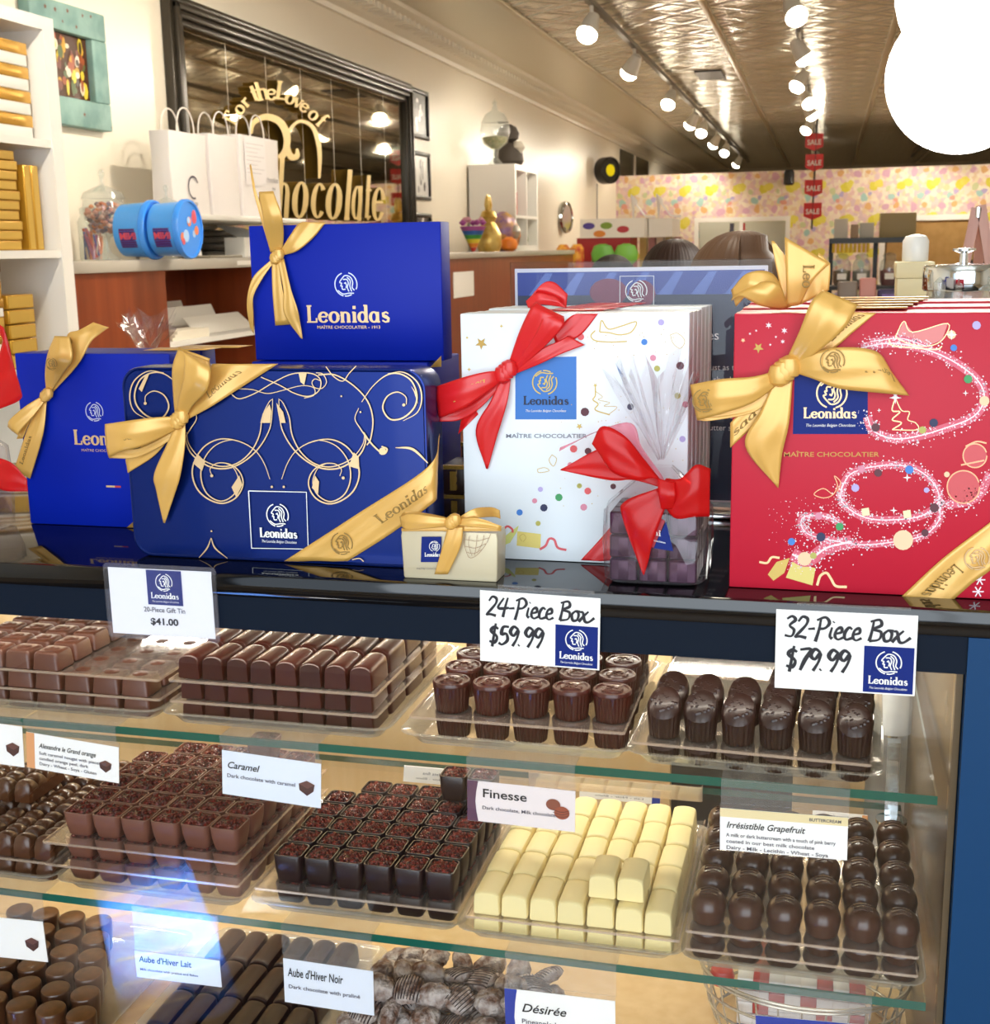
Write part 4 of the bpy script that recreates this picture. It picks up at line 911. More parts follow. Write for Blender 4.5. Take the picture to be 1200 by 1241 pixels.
# --- dark slim cartons between tin and white box
dkb = M('dark_carton', '#2b1a12', .3, coat=.3)
for k, (x, y, z0, w, d, h) in enumerate(((-.345, 1.12, ZT+.0005, .026, .06, .05), (-.345, 1.185, ZT+.0005, .026, .06, .09), (-.345, 1.25, ZT+.0005, .026, .05, .12), (-.345, 1.118, ZT+.051, .024, .05, .028))):
    t = T('carton', ('dark brown carton with gold edge low between tin and white box', 'second dark brown carton with gold edge behind the lowest one', 'tallest dark brown carton at the back between tin and white box', 'dark brown carton lying on top of the lowest one')[k], 'box', (x, y+d/2, z0), 'dark cartons between tin and white box')
    MB().box(x, x+w, y, y+d, z0, z0+h-.0005, dkb, bev=.001).build('box_body', t)
    g = MB(); g.box(x-.0004, x+w+.0004, y-.0006, y+.004, z0+h-.004, z0+h-.0003, gold_foil); g.box(x+.008, x+.014, y-.0007, y, z0+.004, z0+h-.006, MATS['gold_foil'])
    for q_ in range(3): g.box(x+w*.6, x+w*.62, y-.0007, y, z0+.005+q_*h/4, z0+.01+q_*h/4, gold_foil)
    g.build('gold_trim', t, smooth=False)

# --- glass jars, cream cartons and easel behind the red boxes
jar_g = clear('jar_glass', '#f6faf9', .10, .85, .02, haze=.10)
def canister(name, lab, x, y, r, h, lid, fill=None):
    t = T(name, lab, 'jar', (x, y, ZT))
    MB().lathe([(r*.9, .0005), (r, .006), (r, h*.7), (r*.93, h*.8), (r*.9, h*.86), (r*.94, h*.88)], jar_g, 32, (x, y, ZT), cap=False).build('jar_body', t)
    if lid == 'metal': MB().lathe([(r*1.0, h*.87), (r*1.03, h*.88), (r*1.03, h*.985), (r*.98, h), (r*.3, h+.001), (r*.12, h+.002), (r*.1, h+.014), (r*.3, h+.017), (r*.3, h+.02), (0.001, h+.021)], chrome, 36, (x, y, ZT)).build('lid', t)
    else: MB().lathe([(r*1.0, h*.87), (r*1.06, h*.885), (r*1.02, h*.91), (r*.75, h*.97), (r*.3, h*1.02), (r*.12, h*1.05), (r*.24, h*1.1), (r*.24, h*1.16), (.001, h*1.19)], jar_g, 32, (x, y, ZT)).build('lid', t)
    if fill:
        m = MB(); rnd = random.Random(9)
        for k in range(260):
            a = rnd.random()*6.28; q_ = math.sqrt(rnd.random())*r*.82; s_ = r*.16; m.lathe([(s_*.2, -s_), (s_, -s_*.3), (s_, s_*.3), (s_*.2, s_)], fill[k % len(fill)], 8, (x + q_*math.cos(a), y + q_*math.sin(a), ZT + .012 + rnd.random()*h*.5))
        o = m.build('sweets', t); o['kind'] = 'stuff'
    return t
candy = [M('candy_%d' % i, c, .35) for i, c in enumerate(('#d8543f', '#e8c56a', '#c94f7c', '#7a3b2a', '#e9e2d8', '#5f7fb8', '#e58b3c'))]
canister('canister', 'glass canister with wide brushed steel lid behind the red boxes', .165, 1.72, .047, .247, 'metal', candy[3:5])
canister('canister', 'glass canister with glass lid at the edge behind the red boxes', .258, 1.66, .042, .2, 'glass', candy[:3])
canister('canister', 'low glass jar with round knob lid before the steel-lidded canister', .125, 1.56, .028, .198, 'glass', candy[4:5])
cream = M('cream_card', '#ecdcae', .5)
# serving counter further back carries cartons and easel
t = T('counter', 'plain white serving counter standing behind the display case', 'counter', (.8, 2.05, 0))
MB().box(.05, 1.9, 1.54, 2.10, 0, 1.18, white_m).box(.17, 1.9, 2.10, 2.6, 0, 1.18, white_m).build('counter_body', t, smooth=False); MB().box(.16, 1.92, 2.111, 2.62, 1.18, ZT, M('counter_grey', '#b7b0a4', .3), bev=.004).build('worktop', t); MB().box(.04, 1.92, 1.53, 2.11, 1.18, ZT, M('counter_grey', '#b7b0a4', .3), bev=.004).build('worktop', t)
for k, (x, z0, w, h) in enumerate(((.085, ZT, .058, .11), (.1, ZT+.11, .048, .085), (.1, ZT+.195, .05, .028), (.098, ZT+.223, .054, .024))):
    tag(MB().box(x, x+w, 2.0, 2.07, z0+.0004, z0+h, cream, bev=.001).build('carton'), 'cream carton, ' + ('lowest', 'second from bottom', 'second from top', 'topmost')[k] + ' of the stack beside the steel-lidded canister', 'box', 'cream cartons stacked behind the red boxes')
tag(MB().lathe([(.018, 0), (.019, .002), (.019, .03), (.015, .037), (.004, .04)], white_m, 20, (.126, 2.035, ZT+.2474)).build('tub'), 'small white round tub on top of the cream cartons', 'tub')
pinkw = wood_mat('rose_wood', '#b98678', '#c99a8c', 6, .5)
t = T('easel', 'pinkish wooden tabletop easel at the edge behind the jars', 'easel', (.24, 2.22, ZT))
for k, (a, b_) in enumerate((((.178, 2.2, ZT), (.226, 2.2, 1.552)), ((.3, 2.2, ZT), (.232, 2.2, 1.556)), ((.245, 2.34, ZT), (.236, 2.215, 1.55)))):
    m = MB(); A_, B_ = Vector(a), Vector(b_); d_ = (B_-A_).normalized(); s_ = d_.cross(Vector((0, 1, 0))).normalized()*.0075; f__ = Vector((0, .005, 0))
    m.loft([[A_-s_-f__, A_+s_-f__, A_+s_+f__, A_-s_+f__], [B_-s_-f__, B_+s_-f__, B_+s_+f__, B_-s_+f__]], pinkw); m.build('leg', t, smooth=False)
MB().box(.19, .3, 2.188, 2.194, 1.3, 1.312, pinkw).build('ledge', t)
MB().lathe([(.004, -.008), (.004, .008)], chrome, 10, (.228, 2.193, 1.545)).build('hinge', t)

# ================================================================== price tags on the front band
def tag_front(x0, x1, z0, z1, tilt): pass
hand_ink = M('marker_ink', '#141019', .5)
def price_card(label, px, sleeve, kind):
    (ax, ay), (bx, by), (cx_, cy_) = px                      # top left, top right, bottom left
    Y0 = .9855; A = U(ax, ay, Y=Y0); B = U(bx, by, Y=Y0); Cc = U(cx_, cy_, Y=Y0)
    r = (B-A); w = r.length; r.normalize(); u = Vector((-r.z, 0, r.x)); h = (A-Cc).dot(u)
    fn = Plane(A - u*h, r, u)
    t = T('price_card', label, 'price card', fn(w/2, 0, 0))
    m = MB(); pts = [fn(0, 0, 0), fn(w, 0, 0), fn(w, h, 0), fn(0, h, 0)]
    if sleeve:
        o = MB().slab([fn(a, b_, -.0003) for a, b_ in rr(w+.009, h+.008, .004, 4, w/2, h/2)], (0, -.0018, 0), clear('sleeve', '#f8f9ff', .04, .5, .05, haze=.05, hazecol='#e6e6f4')).build('sleeve', t); o['label'] = 'clear plastic sleeve'
    else:
        MB().slab([fn(a, b_, -.0006) for a, b_ in ((w*.15, h*.2), (w*.95, h*.2), (w*.95, h*1.09), (w*.15, h*1.09))], (0, -.0004, 0), acryl).build('sleeve', t, smooth=False)['label'] = 'clear acrylic clip'
    m.slab(pts, (0, -.0006, 0), paper_m); m.build('card', t, smooth=False)
    p = MB(); f2 = lambda x, y, hh=0: fn(x, y, hh + .0009)
    if kind == 'tin':
        logo_panel(p, w*.375, h*.47, w*.715, h*.99, f2, blue_panel, white_ink, .0002)
        text(p, '20-Piece Gift Tin', h*.105, f2, grey_ink, w*.53, h*.36, width=w*.40, bold=.01); text(p, '$41.00', h*.14, f2, black_ink, w*.52, h*.17, width=w*.27, bold=.03)
    else:
        l1, l2 = kind
        hand(p, l1, h*.27, f2, hand_ink, w*.055, h*.66, w=.13, width=w*.87); hand(p, l2, h*.27, f2, hand_ink, w*.075, h*.26, w=.16, width=w*.45)
        logo_panel(p, w*.635, h*.02, w*.985, h*.60, f2, blue_panel, white_ink, .0002)
    p.build('print', PART['card'], smooth=False)
price_card('white printed price card in clear sleeve below the swirl tin', ((131, 687), (256, 693), (128, 766)), True, 'tin')
price_card('white price card handwritten for the 24-piece box', ((582, 715), (728, 725), (579, 800)), False, ('24-Piece Box', '$59.99'))
price_card('white price card handwritten for the 32-piece box', ((941, 738), (1113, 746), (940, 833)), False, ('32-Piece Box', '$79.99'))

# ================================================================== shelf labels
lilac = M('card_plum', '#5d3a52', .5); peach = M('card_peach', '#e2a06a', .5); crm = M('card_cream', '#ecd9a6', .5); dblue = M('card_blue', '#14349c', .5); mauve = M('card_mauve', '#efe3e0', .55)
choc_pic = M('printed_chocolate', '#4a2a24', .5); choc_pic2 = M('printed_milk_chocolate', '#8a4a34', .5); choc_pic3 = M('printed_chocolate_top', '#6b443a', .5)
def shelf_label(label, px, lines, strip=None, pic=None, stripw=.1, title=.17, shear=.3, top=None, arc=False, bg=None, Y0=1.0015, up=.022):
    (ax, ay), (bx, by), (cx_, cy_) = px
    A = U(ax, ay, Y=Y0); B = U(bx, by, Y=Y0); Cc = U(cx_, cy_, Y=Y0); r = B-A; w = r.length; r.normalize(); u = Vector((-r.z, 0, r.x)); h = (A-Cc).dot(u)
    fn = Plane(A - u*h, r, u); t = T('shelf_label', label, 'label', fn(w/2, 0, 0))
    hm = MB(); hm.slab([fn(a, b_, 0) for a, b_ in ((0, -.001), (w, -.001), (w, h+.004), (0, h+.004))], (0, -.0012, 0), acryl)
    zs0 = 1.0632 if A.z > .95 else .8782; a0, a1 = fn(0, 0, 0), fn(w, 0, 0); zt0 = fn(0, h+.004, 0).z; zt1 = fn(w, h+.004, 0).z
    if min(zt0, zt1) < zs0: hm.slab([Vector((a0.x, Y0, zt0)), Vector((a1.x, Y0, zt1)), Vector((a1.x, Y0, zs0+.001)), Vector((a0.x, Y0, zs0+.001))], (0, -.0012, 0), acryl)
    hm.slab([Vector((a0.x, Y0, zs0)), Vector((a1.x, Y0, zs0)), Vector((a1.x, Y0+.045, zs0)), Vector((a0.x, Y0+.045, zs0))], (0, 0, .001), acryl)
    hm.build('holder', t, smooth=False)['label'] = 'clear acrylic clip'
    m = MB(); m.slab([fn(0, 0, .0014), fn(w, 0, .0014), fn(w, h, .0014), fn(0, h, .0014)], (0, -.0004, 0), bg or paper_m); m.build('card', t, smooth=False)
    p = MB(); f2 = lambda x, y, hh=0: fn(x, y, hh + .002)
    if strip:
        sw = w*stripw
        pts = [(0, 0), (sw*(1.15 if arc else 1), 0)] + ([(sw*.95, h*.25), (sw*.85, h*.5), (sw*.95, h*.75)] if arc else []) + [(sw*(1.15 if arc else 1), h), (0, h)]
        p.poly([f2(a, b_, 0) for a, b_ in pts], strip)
    if top: rect2(p, 0, h*.8, w, h, f2, top, 0); text(p, 'BUTTERCREAM', h*.10, f2, grey_ink, w*.95, h*.86, align='RIGHT', bold=.02)
    x = w*((stripw if strip else 0) + .05); y = h*((.62 if not top else .55))
    for k, s_ in enumerate(lines):
        if k == 0: text(p, s_, h*title*1.25, f2, black_ink, x, y, shear=shear, align='LEFT', bold=.012, width=min(w*.62, len(s_)*h*title*.62)); y -= h*title*1.25
        else: text(p, s_, h*.12, f2, grey_ink, x, y, align='LEFT', bold=.012, width=min(w*.86, len(s_)*h*.058)); y -= h*.15
    if pic == 'square':
        cx, cy, s_ = w*.86, h*.42, h*.18
        p.poly([f2(cx-s_, cy+s_*.4, .0003), f2(cx, cy+s_*.9, .0003), f2(cx+s_, cy+s_*.5, .0003), f2(cx+s_*.1, cy-s_*.1, .0003)], choc_pic3)
        p.poly([f2(cx-s_, cy+s_*.4, .0003), f2(cx+s_*.1, cy-s_*.1, .0003), f2(cx+s_*.05, cy-s_, .0003), f2(cx-s_*.9, cy-s_*.4, .0003)], choc_pic)
        p.poly([f2(cx+s_*.1, cy-s_*.1, .0003), f2(cx+s_, cy+s_*.5, .0003), f2(cx+s_*.85, cy-s_*.35, .0003), f2(cx+s_*.05, cy-s_, .0003)], choc_pic)
    if pic == 'rounds':
        disc(p, w*.80, h*.62, h*.17, f2, choc_pic2, .0003, 18, h*.14); disc(p, w*.88, h*.44, h*.18, f2, M('printed_rust', '#9c4a2e', .5), .0005, 18, h*.16)
        for q_ in (-.06, 0, .06): stroke(p, [(w*.80, h*(.44+q_)), (w*.88, h*(.40+q_)), (w*.95, h*(.46+q_))], h*.012, f2, choc_pic, .0007)
    if pic == 'cream':
        cx, cy, s_ = w*.83, h*.3, h*.19
        p.poly([f2(cx-s_, cy-s_*.6, .0003), f2(cx-s_*.7, cy+s_*.7, .0003), f2(cx+s_*.6, cy+s_*.7, .0003), f2(cx+s_, cy-s_*.5, .0003)], M('printed_cream', '#e6d9b0', .5))
    p.build('print', PART['card'], smooth=False)
    return t
shelf_label('white label with dark chocolate picture, first on the upper shelf', ((-60, 868), (28, 880), (-60, 916)), ['Noir', 'Dark chocolate'], pic='square')
shelf_label('white label with orange strip, hung on the upper shelf edge', ((33, 886), (145, 905), (30, 928)), ['Alexandre le Grand orange', 'Soft caramel nougat with pieces of', 'candied orange peel, dark', 'Dairy - Wheat - Soya - Gluten'], strip=peach, pic='square', stripw=.09, title=.15)
shelf_label('label with pale glare painted into its card, on the upper shelf edge above the nib cups', ((270, 908), (390, 925), (266, 960)), ['Caramel', 'Dark chocolate with caramel'], pic='square', bg=M('card_glare', '#e6ecf6', .5))  # pale blue card colour carries the glare of the glass
shelf_label('plum-edged label with two round biscuits above the white chocolates', ((567, 944), (698, 958), (564, 992)), ['Finesse', 'Dark chocolate, Milk chocolate'], strip=lilac, pic='rounds', stripw=.09, title=.24, shear=0, arc=True, bg=mauve)
shelf_label('white label with cream top strip above the milk domes', ((873, 978), (1028, 990), (870, 1028)), ['Irrésistible Grapefruit', 'A milk or dark buttercream with a touch of pink berry', 'coated in our best milk chocolate', 'Dairy - Milk - Lecithin - Wheat - Soya'], top=crm, title=.17)
shelf_label('white label with pink chocolate picture on the lower shelf edge', ((-60, 1105), (53, 1116), (-62, 1152)), ['Jeanne', 'Almond nougat', 'Soya'], pic='square')
shelf_label('white label on the lower shelf edge beside the cylinder chocolates', ((164, 1151), (267, 1163), (161, 1182)), ["Aube d'Hiver Lait", 'Milk chocolate with praliné and flakes'], title=.26, shear=.1, bg=MATS['card_glare'])
shelf_label('white label on the lower shelf edge below the dark nib cups', ((344, 1160), (453, 1176), (341, 1212)), ["Aube d'Hiver Noir", 'Dark chocolate with praliné'], title=.22, shear=.1, bg=MATS['card_glare'])
shelf_label('white label with blue strip and cream bar picture below the white chocolates', ((612, 1196), (746, 1212), (610, 1262)), ['Désirée', 'Pineapple buttercream', 'Milk - Coffee - Sugar - Soya'], strip=dblue, pic='cream', stripw=.10, title=.17, arc=True)
shelf_label('blue label on the lower shelf edge before the wire basket', ((916, 1229), (1052, 1241), (914, 1290)), ['Pralines', 'Assorted'], strip=dblue, stripw=.96, title=.2)
# staff-side cards facing away at the back of the lower shelf
def back_card(label, px, Y0, strip):
    (ax, ay), (bx, by), (cx_, cy_) = px; A = U(ax, ay, Y=Y0); B = U(bx, by, Y=Y0); Cc = U(cx_, cy_, Y=Y0); h = A.z - Cc.z; zb = .8785
    t = T('shelf_label', label, 'label', ((A.x+B.x)/2, Y0, zb))
    m = MB(); m.slab([Vector((A.x, Y0, zb)), Vector((B.x, Y0, zb)), Vector((B.x, Y0+.006, A.z)), Vector((A.x, Y0+.006, A.z))], (0, .0008, 0), paper_m); m.build('card', t, smooth=False)
    p = MB(); fn = Plane((B.x, Y0-.001, zb), (-1, 0, 0)); f2 = lambda x, y, hh=0: Vector((B.x - x, Y0 - .0008 + .006*y/max(.001, A.z-zb), zb + y))
    w = B.x-A.x; H = A.z-zb; rect2(p, 0, 0, w*.1, H, f2, strip); text(p, 'Chocolats fins', H*.25, f2, grey_ink, w*.2, H*.55, align='LEFT', width=w*.5); text(p, 'Lait - Noir - Blanc', H*.18, f2, grey_ink, w*.2, H*.25, align='LEFT', width=w*.6)
    p.build('print', PART['card'], smooth=False)
back_card('white card seen from behind between nib cups and white chocolates', ((488, 930), (568, 938), (486, 948)), 1.34, paper_m)
back_card('white card with blue end standing behind the white chocolates', ((702, 952), (800, 961), (700, 972)), 1.34, dblue)
back_card('orange-ended card standing behind the milk domes', ((985, 985), (1052, 992), (985, 1003)), 1.34, peach)

# ================================================================== trays and chocolates
dark = M('dark_chocolate', '#27110d', .36, vary=.18, coat=.15); deep = M('deep_dark_chocolate', '#200d0e', .36, vary=.15, coat=.2)
red_dark = M('red_dark_chocolate', '#3c140d', .3, vary=.2, coat=.25); milk = M('milk_chocolate', '#5a3324', .38, vary=.12, coat=.08)
milk2 = M('glossy_milk_chocolate', '#4c2a13', .28, vary=.12, coat=.35); milk3 = M('pale_milk_chocolate', '#714636', .42, vary=.1); domec = M('dome_milk_chocolate', '#3f2011', .3, vary=.12, coat=.25)
whitec = M('white_chocolate', '#f6e4a6', .4, vary=.05); whitet = M('white_chocolate_top', '#e6d49c', .4, vary=.04)
nibs = M('cocoa_nibs', '#7d2619', .26, vary=.12, bump=.4, bscale=300, mottle='#3a120d', mscale=260)
tan_top = M('caramel_top', '#6a4019', .4, vary=.12, mottle='#57340f', mscale=120)
def tray(label, x0, x1, y0, y1, z, rz=0.0, h=.013):
    cx, cy = (x0+x1)/2, (y0+y1)/2; w, d = x1-x0, y1-y0
    lo = lambda i, zz, r: [(x, y, zz) for x, y in rr(w-2*i, d-2*i, r, 4)]
    m = MB(); m.loft([lo(.012, .0012, .01), lo(.010, .0004, .012), lo(.003, h*.75, .014), lo(-.004, h, .017), lo(-.004, h+.001, .017), lo(.0, h+.001, .014), lo(.006, h*.7, .012), lo(.012, .0025, .01)], tray_m, cap0=True, cap1=True)
    o = m.build('tray', ang=60); o.location = (cx, cy, z); o.rotation_euler = (0, 0, rz); return tag(o, label, 'tray')
def sheet(label, x0, x1, y0, y1, z, rz=0.0, lip=.0018):
    cx, cy = (x0+x1)/2, (y0+y1)/2; w, d = x1-x0, y1-y0
    m = MB(); m.slab([(-w/2, -d/2, 0), (w/2, -d/2, 0), (w/2, d/2, 0), (-w/2, d/2, 0)], (0, 0, .0004), sheet_m)
    for a in ((-w/2, w/2, -d/2-.0012, -d/2), (w/2, w/2+.0012, -d/2, d/2), (-w/2-.0012, -w/2, -d/2, d/2)): m.box(*a, -.0005, lip, sheet_lip)
    o = m.build('divider_sheet', smooth=False); o.location = (cx, cy, z); o.rotation_euler = (0, 0, rz); return tag(o, label, 'plastic sheet')
def place(proto_fn, name, desc, group, xs, y0, dy, rows, z, layer, rz=0.0, piv=None, skip=(), zs=1.0, jit=.0006, cols=None, proto=[None]):
    out = None
    c_, s_ = math.cos(rz), math.sin(rz); piv = piv or (xs[0], y0)
    for j in range(rows):
        for i, x in enumerate(xs):
            if (i, j) in skip or (cols and not cols(i, j)): continue
            dx, dy_ = x - piv[0], y0 + j*dy - piv[1]
            loc = Vector((piv[0] + dx*c_ - dy_*s_ + random.uniform(-jit, jit), piv[1] + dx*s_ + dy_*c_ + random.uniform(-jit, jit), z))
            row = 'front' if j == 0 else ORD[j]
            lab = f'{desc}, {ORD[i]} from left in {row} row, {layer} layer'
            if name not in PROTO:
                o = proto_fn(); o.location = loc; o.rotation_euler = (0, 0, rz); o.scale = (1, 1, zs); tag(o, lab, 'chocolate', group); PROTO[name] = o
            else:
                o = dup(PROTO[name], loc, lab, group, rz + random.uniform(-.03, .03), (1, 1, zs))
PROTO = {}
def L2(w, d, i, z, r, n=4, sx=0, sy=0): return [(x+sx, y+sy, z) for x, y in rr(w-2*i, d-2*i, max(r-i*.3, .0008), n)]
def square_choc(w, h, mat):
    m = MB(); m.loft([L2(w, w, .0012, 0, .003), L2(w, w, .0002, .0012, .003), L2(w, w, .0012, h*.8, .004), L2(w, w, .0022, h*.93, .0045), L2(w, w, .0045, h, .004)], mat)
    m.lathe([(w*.26, h-.0002), (w*.25, h+.0006), (w*.2, h+.0012), (w*.12, h+.001), (w*.05, h+.0018)], mat, 16); return m.build('chocolate_square')
def bar_choc(w, d, h, mat, dome=.35, mat_t=None, name='chocolate_bar'):
    m = MB(); prof = [(-w/2+.0008, 0), (-w/2, .001)]
    for k in range(9):
        a = math.pi*(1 - k/8); prof.append((w*.47*math.cos(a), h*(1-dome) + h*dome*math.sin(a)**.7))
    prof += [(w/2, .001), (w/2-.0008, 0)]
    ins = [(-d/2, .84), (-d/2+.001, .94), (-d/2+.003, .985), (-d/2+.006, 1), (d/2-.006, 1), (d/2-.003, .985), (d/2-.001, .93), (d/2, .8)]
    m.loft([[(x*(.5+.5*k), y, z*(.55+.45*k)) for x, z in prof] for y, k in ins], mat); return m.build(name)
def ribbed_bar(w, d, h, mat, nb=4):
    m = MB(); loops = []; N_ = 8*nb
    for q_ in range(N_+1):
        y = -d/2 + d*q_/N_; ph = abs(math.sin(math.pi*q_/8)); e_ = min(1, .8 + min(q_, N_-q_)*.12); hh = h*(.80 + .20*ph**.6)*e_
        loops.append([(-w/2*e_, y, 0), (-w/2*e_, y, hh*.55)] + [(w*.46*e_*math.cos(math.pi*(1-k/8)), y, hh*.55 + hh*.45*math.sin(math.pi*(1-k/8))**.7) for k in range(9)] + [(w/2*e_, y, hh*.55), (w/2*e_, y, 0)])
    m.loft(loops, mat); return m.build('ribbed_chocolate_bar')
def nib_cup(w, h, mat, taper=.80):
    m = MB(); lo = lambda k, z, r: [(x, y, z) for x, y in rr(w*k, w*k, r, 4)]
    m.loft([lo(taper*.9, 0, .004), lo(taper, .0015, .005), lo((taper+1)/2+.03, h*.5, .005), lo(1, h-.0006, .005), lo(.98, h, .005), lo(.90, h, .004), lo(.88, h-.002, .004)], mat)
    o = m.build('nib_cup'); t_ = MB(); rnd = random.Random(4); n_ = 11
    t_.grid([[(-w*.44 + w*.88*a/n_, -w*.44 + w*.88*b_/n_, h - .0024 + (.0030*rnd.random() + .001 if 0 < a < n_ and 0 < b_ < n_ else 0)) for a in range(n_+1)] for b_ in range(n_+1)], nibs)
    for k in range(26):
        a, b_, s_ = rnd.uniform(-.36, .36)*w, rnd.uniform(-.36, .36)*w, rnd.uniform(.0009, .0017); t_.lathe([(s_*.3, -s_), (s_, 0), (s_*.4, s_)], nibs, 6, (a, b_, h + .0002 + rnd.random()*.0014))
    c = t_.build('nib_topping', ang=25); c['label'] = 'crumbly dark red cocoa nibs'; c.parent = o; return o
def round_cup(r, h, mat, nr=28):
    m = MB(); m.lathe([(r*.80, 0), (r*.84, .001), (r*.97, h*.84)], mat, nr*4, ridge=.025, nr=nr, cap=False)
    m.lathe([(r*.97, h*.84), (r*1.0, h*.86), (r*1.0, h*.96), (r*.96, h), (r*.88, h), (r*.84, h-.0012), (r*.6, h-.001), (r*.55, h+.0005), (r*.35, h+.0008), (r*.3, h-.0003), (.0005, h)], mat, 48); m.lathe([(r*.8, 0), (.0004, .0002)], mat, 24)
    for k in range(4):
        a = k*1.57; stroke(m, [(r*.2*math.cos(a), r*.2*math.sin(a)), (r*.45*math.cos(a+.6), r*.45*math.sin(a+.6)), (r*.68*math.cos(a+.9), r*.68*math.sin(a+.9))], r*.12, lambda x, y, hh=0: Vector((x, y, h + hh)), mat, thick=.0008)
    return m.build('round_chocolate_cup')
def dome_cup(r, h, mat, tilt=.009, nr=22, top=True):
    m = MB(); n_ = nr*4; loops = []
    for rr_, z, rd, tl in ((r*.82, 0, .03, 0), (r*.86, .0012, .03, 0), (r*.95, h*.6, .03, .35), (r*.99, h*.74, .015, .7), (r*.97, h*.83, 0, 1), (r*.86, h*.93, 0, 1), (r*.62, h*.985, 0, 1), (r*.3, h, 0, 1)):
        loops.append([(rr_*(1 + rd*math.cos(nr*6.2832*k/n_))*math.cos(6.2832*k/n_), rr_*(1 + rd*math.cos(nr*6.2832*k/n_))*math.sin(6.2832*k/n_), z + tl*tilt*rr_/r*math.sin(6.2832*k/n_)) for k in range(n_)])
    m.loft(loops, mat); rnd = random.Random(2)
    if top:
        for k in range(22):
            a, q_ = rnd.random()*6.28, math.sqrt(rnd.random())*r*.72; s_ = r*.15; x, y = q_*math.cos(a), q_*math.sin(a); m.lathe([(s_, -s_*.6), (s_*.8, s_*.1), (s_*.3, s_*.35)], mat, 7, (x, y, h*.975 - q_*q_*22*.2 + tilt*y/r))
    return m.build('ridged_chocolate')
def oval_dome(rx, ry, h, mat):
    m = MB(); m.lathe([(.80, 0), (.86, .0006), (.98, h*.42), (1.0, h*.50), (.985, h*.56), (.95, h*.66), (.86, h*.80), (.70, h*.91), (.45, h*.975), (.2, h*.995), (.01, h)], mat, 32, sx=rx, sy=ry)
    for q_ in (-.3, 0, .3): stroke(m, [(-rx*.5, ry*(q_-.1)), (0, ry*(q_+.1)), (rx*.5, ry*(q_-.02))], rx*.10, lambda x, y, hh=0: Vector((x, y, h*(.995 - .13*((x/rx)**2 + (y/ry)**2)) + hh)), mat, thick=.0007)
    return m.build('oval_chocolate_dome')
def cylinder_choc(r, h, mat, mt):
    m = MB(); m.lathe([(r*.86, 0), (r*.9, .001), (r*.98, h*.7), (r, h*.93), (r*.98, h*.97), (r*.94, h)], mat, 32); m.lathe([(r*.945, h), (r*.9, h+.0005), (.0005, h+.0006)], mt, 32); return m.build('cylinder_chocolate')
lin_ = lambda a, p_, n: [a + p_*i for i in range(n)]
z1, z2 = 1.0625, .8775
SH = []
# upper shelf: milk squares
tray('clear tray of milk squares, first on the upper shelf', -.86, -.606, 1.018, 1.26, z1)
xs = lin_(-.8205, .0315, 7); g = 'milk chocolate squares on the upper shelf'
mk = lambda: square_choc(.0295, .0185, milk)
for k in range(3):
    zz = z1 + .0035 + k*.0195
    if k: sheet(f'clear sheet under the {("", "middle", "top")[k]} layer of milk squares', -.842, -.604, 1.024, 1.25, zz-.0008)
    cl = (lambda i, j: j == 0 or i == 6) if k == 0 else ((lambda i, j: j == 0 or i >= 3) if k == 1 else (lambda i, j: i < 4))
    place(mk, 'sq', 'milk chocolate square', g, xs, 1.0405, .033, 6, zz, ('bottom', 'middle', 'top')[k], cols=cl)
# dark domed bars
tray('clear tray of glossy dark bars, second on the upper shelf', -.598, -.375, 1.018, 1.27, z1)
xs = lin_(-.573, .0245, 8); g = 'dark domed bars on the upper shelf'; mk = lambda: bar_choc(.0228, .046, .0235, red_dark)
for k in range(3):
    zz = z1 + .0035 + k*.0205
    if k: sheet(f'clear sheet under the {("", "middle", "top")[k]} layer of dark domed bars', -.59, -.384, 1.022, 1.26, zz-.0008)
    place(mk, 'bar', 'dark domed chocolate bar', g, xs, 1.053, .052, 4, zz, ('bottom', 'middle', 'top')[k], cols=(lambda i, j: j == 0 or i == 7) if k < 2 else None, zs=.84 if k < 2 else 1)
# round ribbed cups
tray('clear tray of round ribbed cups, third on the upper shelf', -.358, -.152, 1.016, 1.26, z1)
xs = lin_(-.3185, .0365, 5); g = 'round ribbed chocolates on the upper shelf'; mk = lambda: round_cup(.0172, .028, red_dark)
for k in range(2):
    zz = z1 + .0035 + k*.0245
    if k: sheet('clear sheet under the upper layer of round ribbed cups', -.35, -.157, 1.019, 1.25, zz-.0008)
    place(mk, 'rc', 'round ribbed dark chocolate cup', g, xs, 1.0475, .041, 5, zz, ('lower', 'upper')[k], rz=.03, cols=(lambda i, j: j == 0 or i == 4) if k == 0 else None, zs=.84 if k == 0 else 1)
# ridged tilted chocolates
tray('clear tray of ridged dark chocolates, last on the upper shelf', -.148, .058, 1.012, 1.26, z1, rz=-.03)
xs = lin_(-.1245, .0318, 6); g = 'ridged dark chocolates on the upper shelf'; mk = lambda: dome_cup(.0148, .0335, dark)
place(mk, 'dc', 'ridged dark chocolate', g, xs, 1.034, .045, 4, z1+.0035, 'lower', rz=-.05, cols=lambda i, j: j == 0 or i == 5, zs=.58)
sheet('clear sheet under the upper layer of ridged dark chocolates', -.143, .052, 1.008, 1.245, z1+.0225, rz=-.045)
place(mk, 'dc', 'ridged dark chocolate', g, xs, 1.036, .044, 5, z1+.0235, 'upper', rz=-.05, cols=lambda i, j: not (j == 2 and i in (0, 1, 2)) and not (j >= 3 and i < 4))
sheet('empty clear moulded sheet propped at the back of the ridged chocolates', -.13, -.03, 1.13, 1.24, z1+.045, rz=-.05)
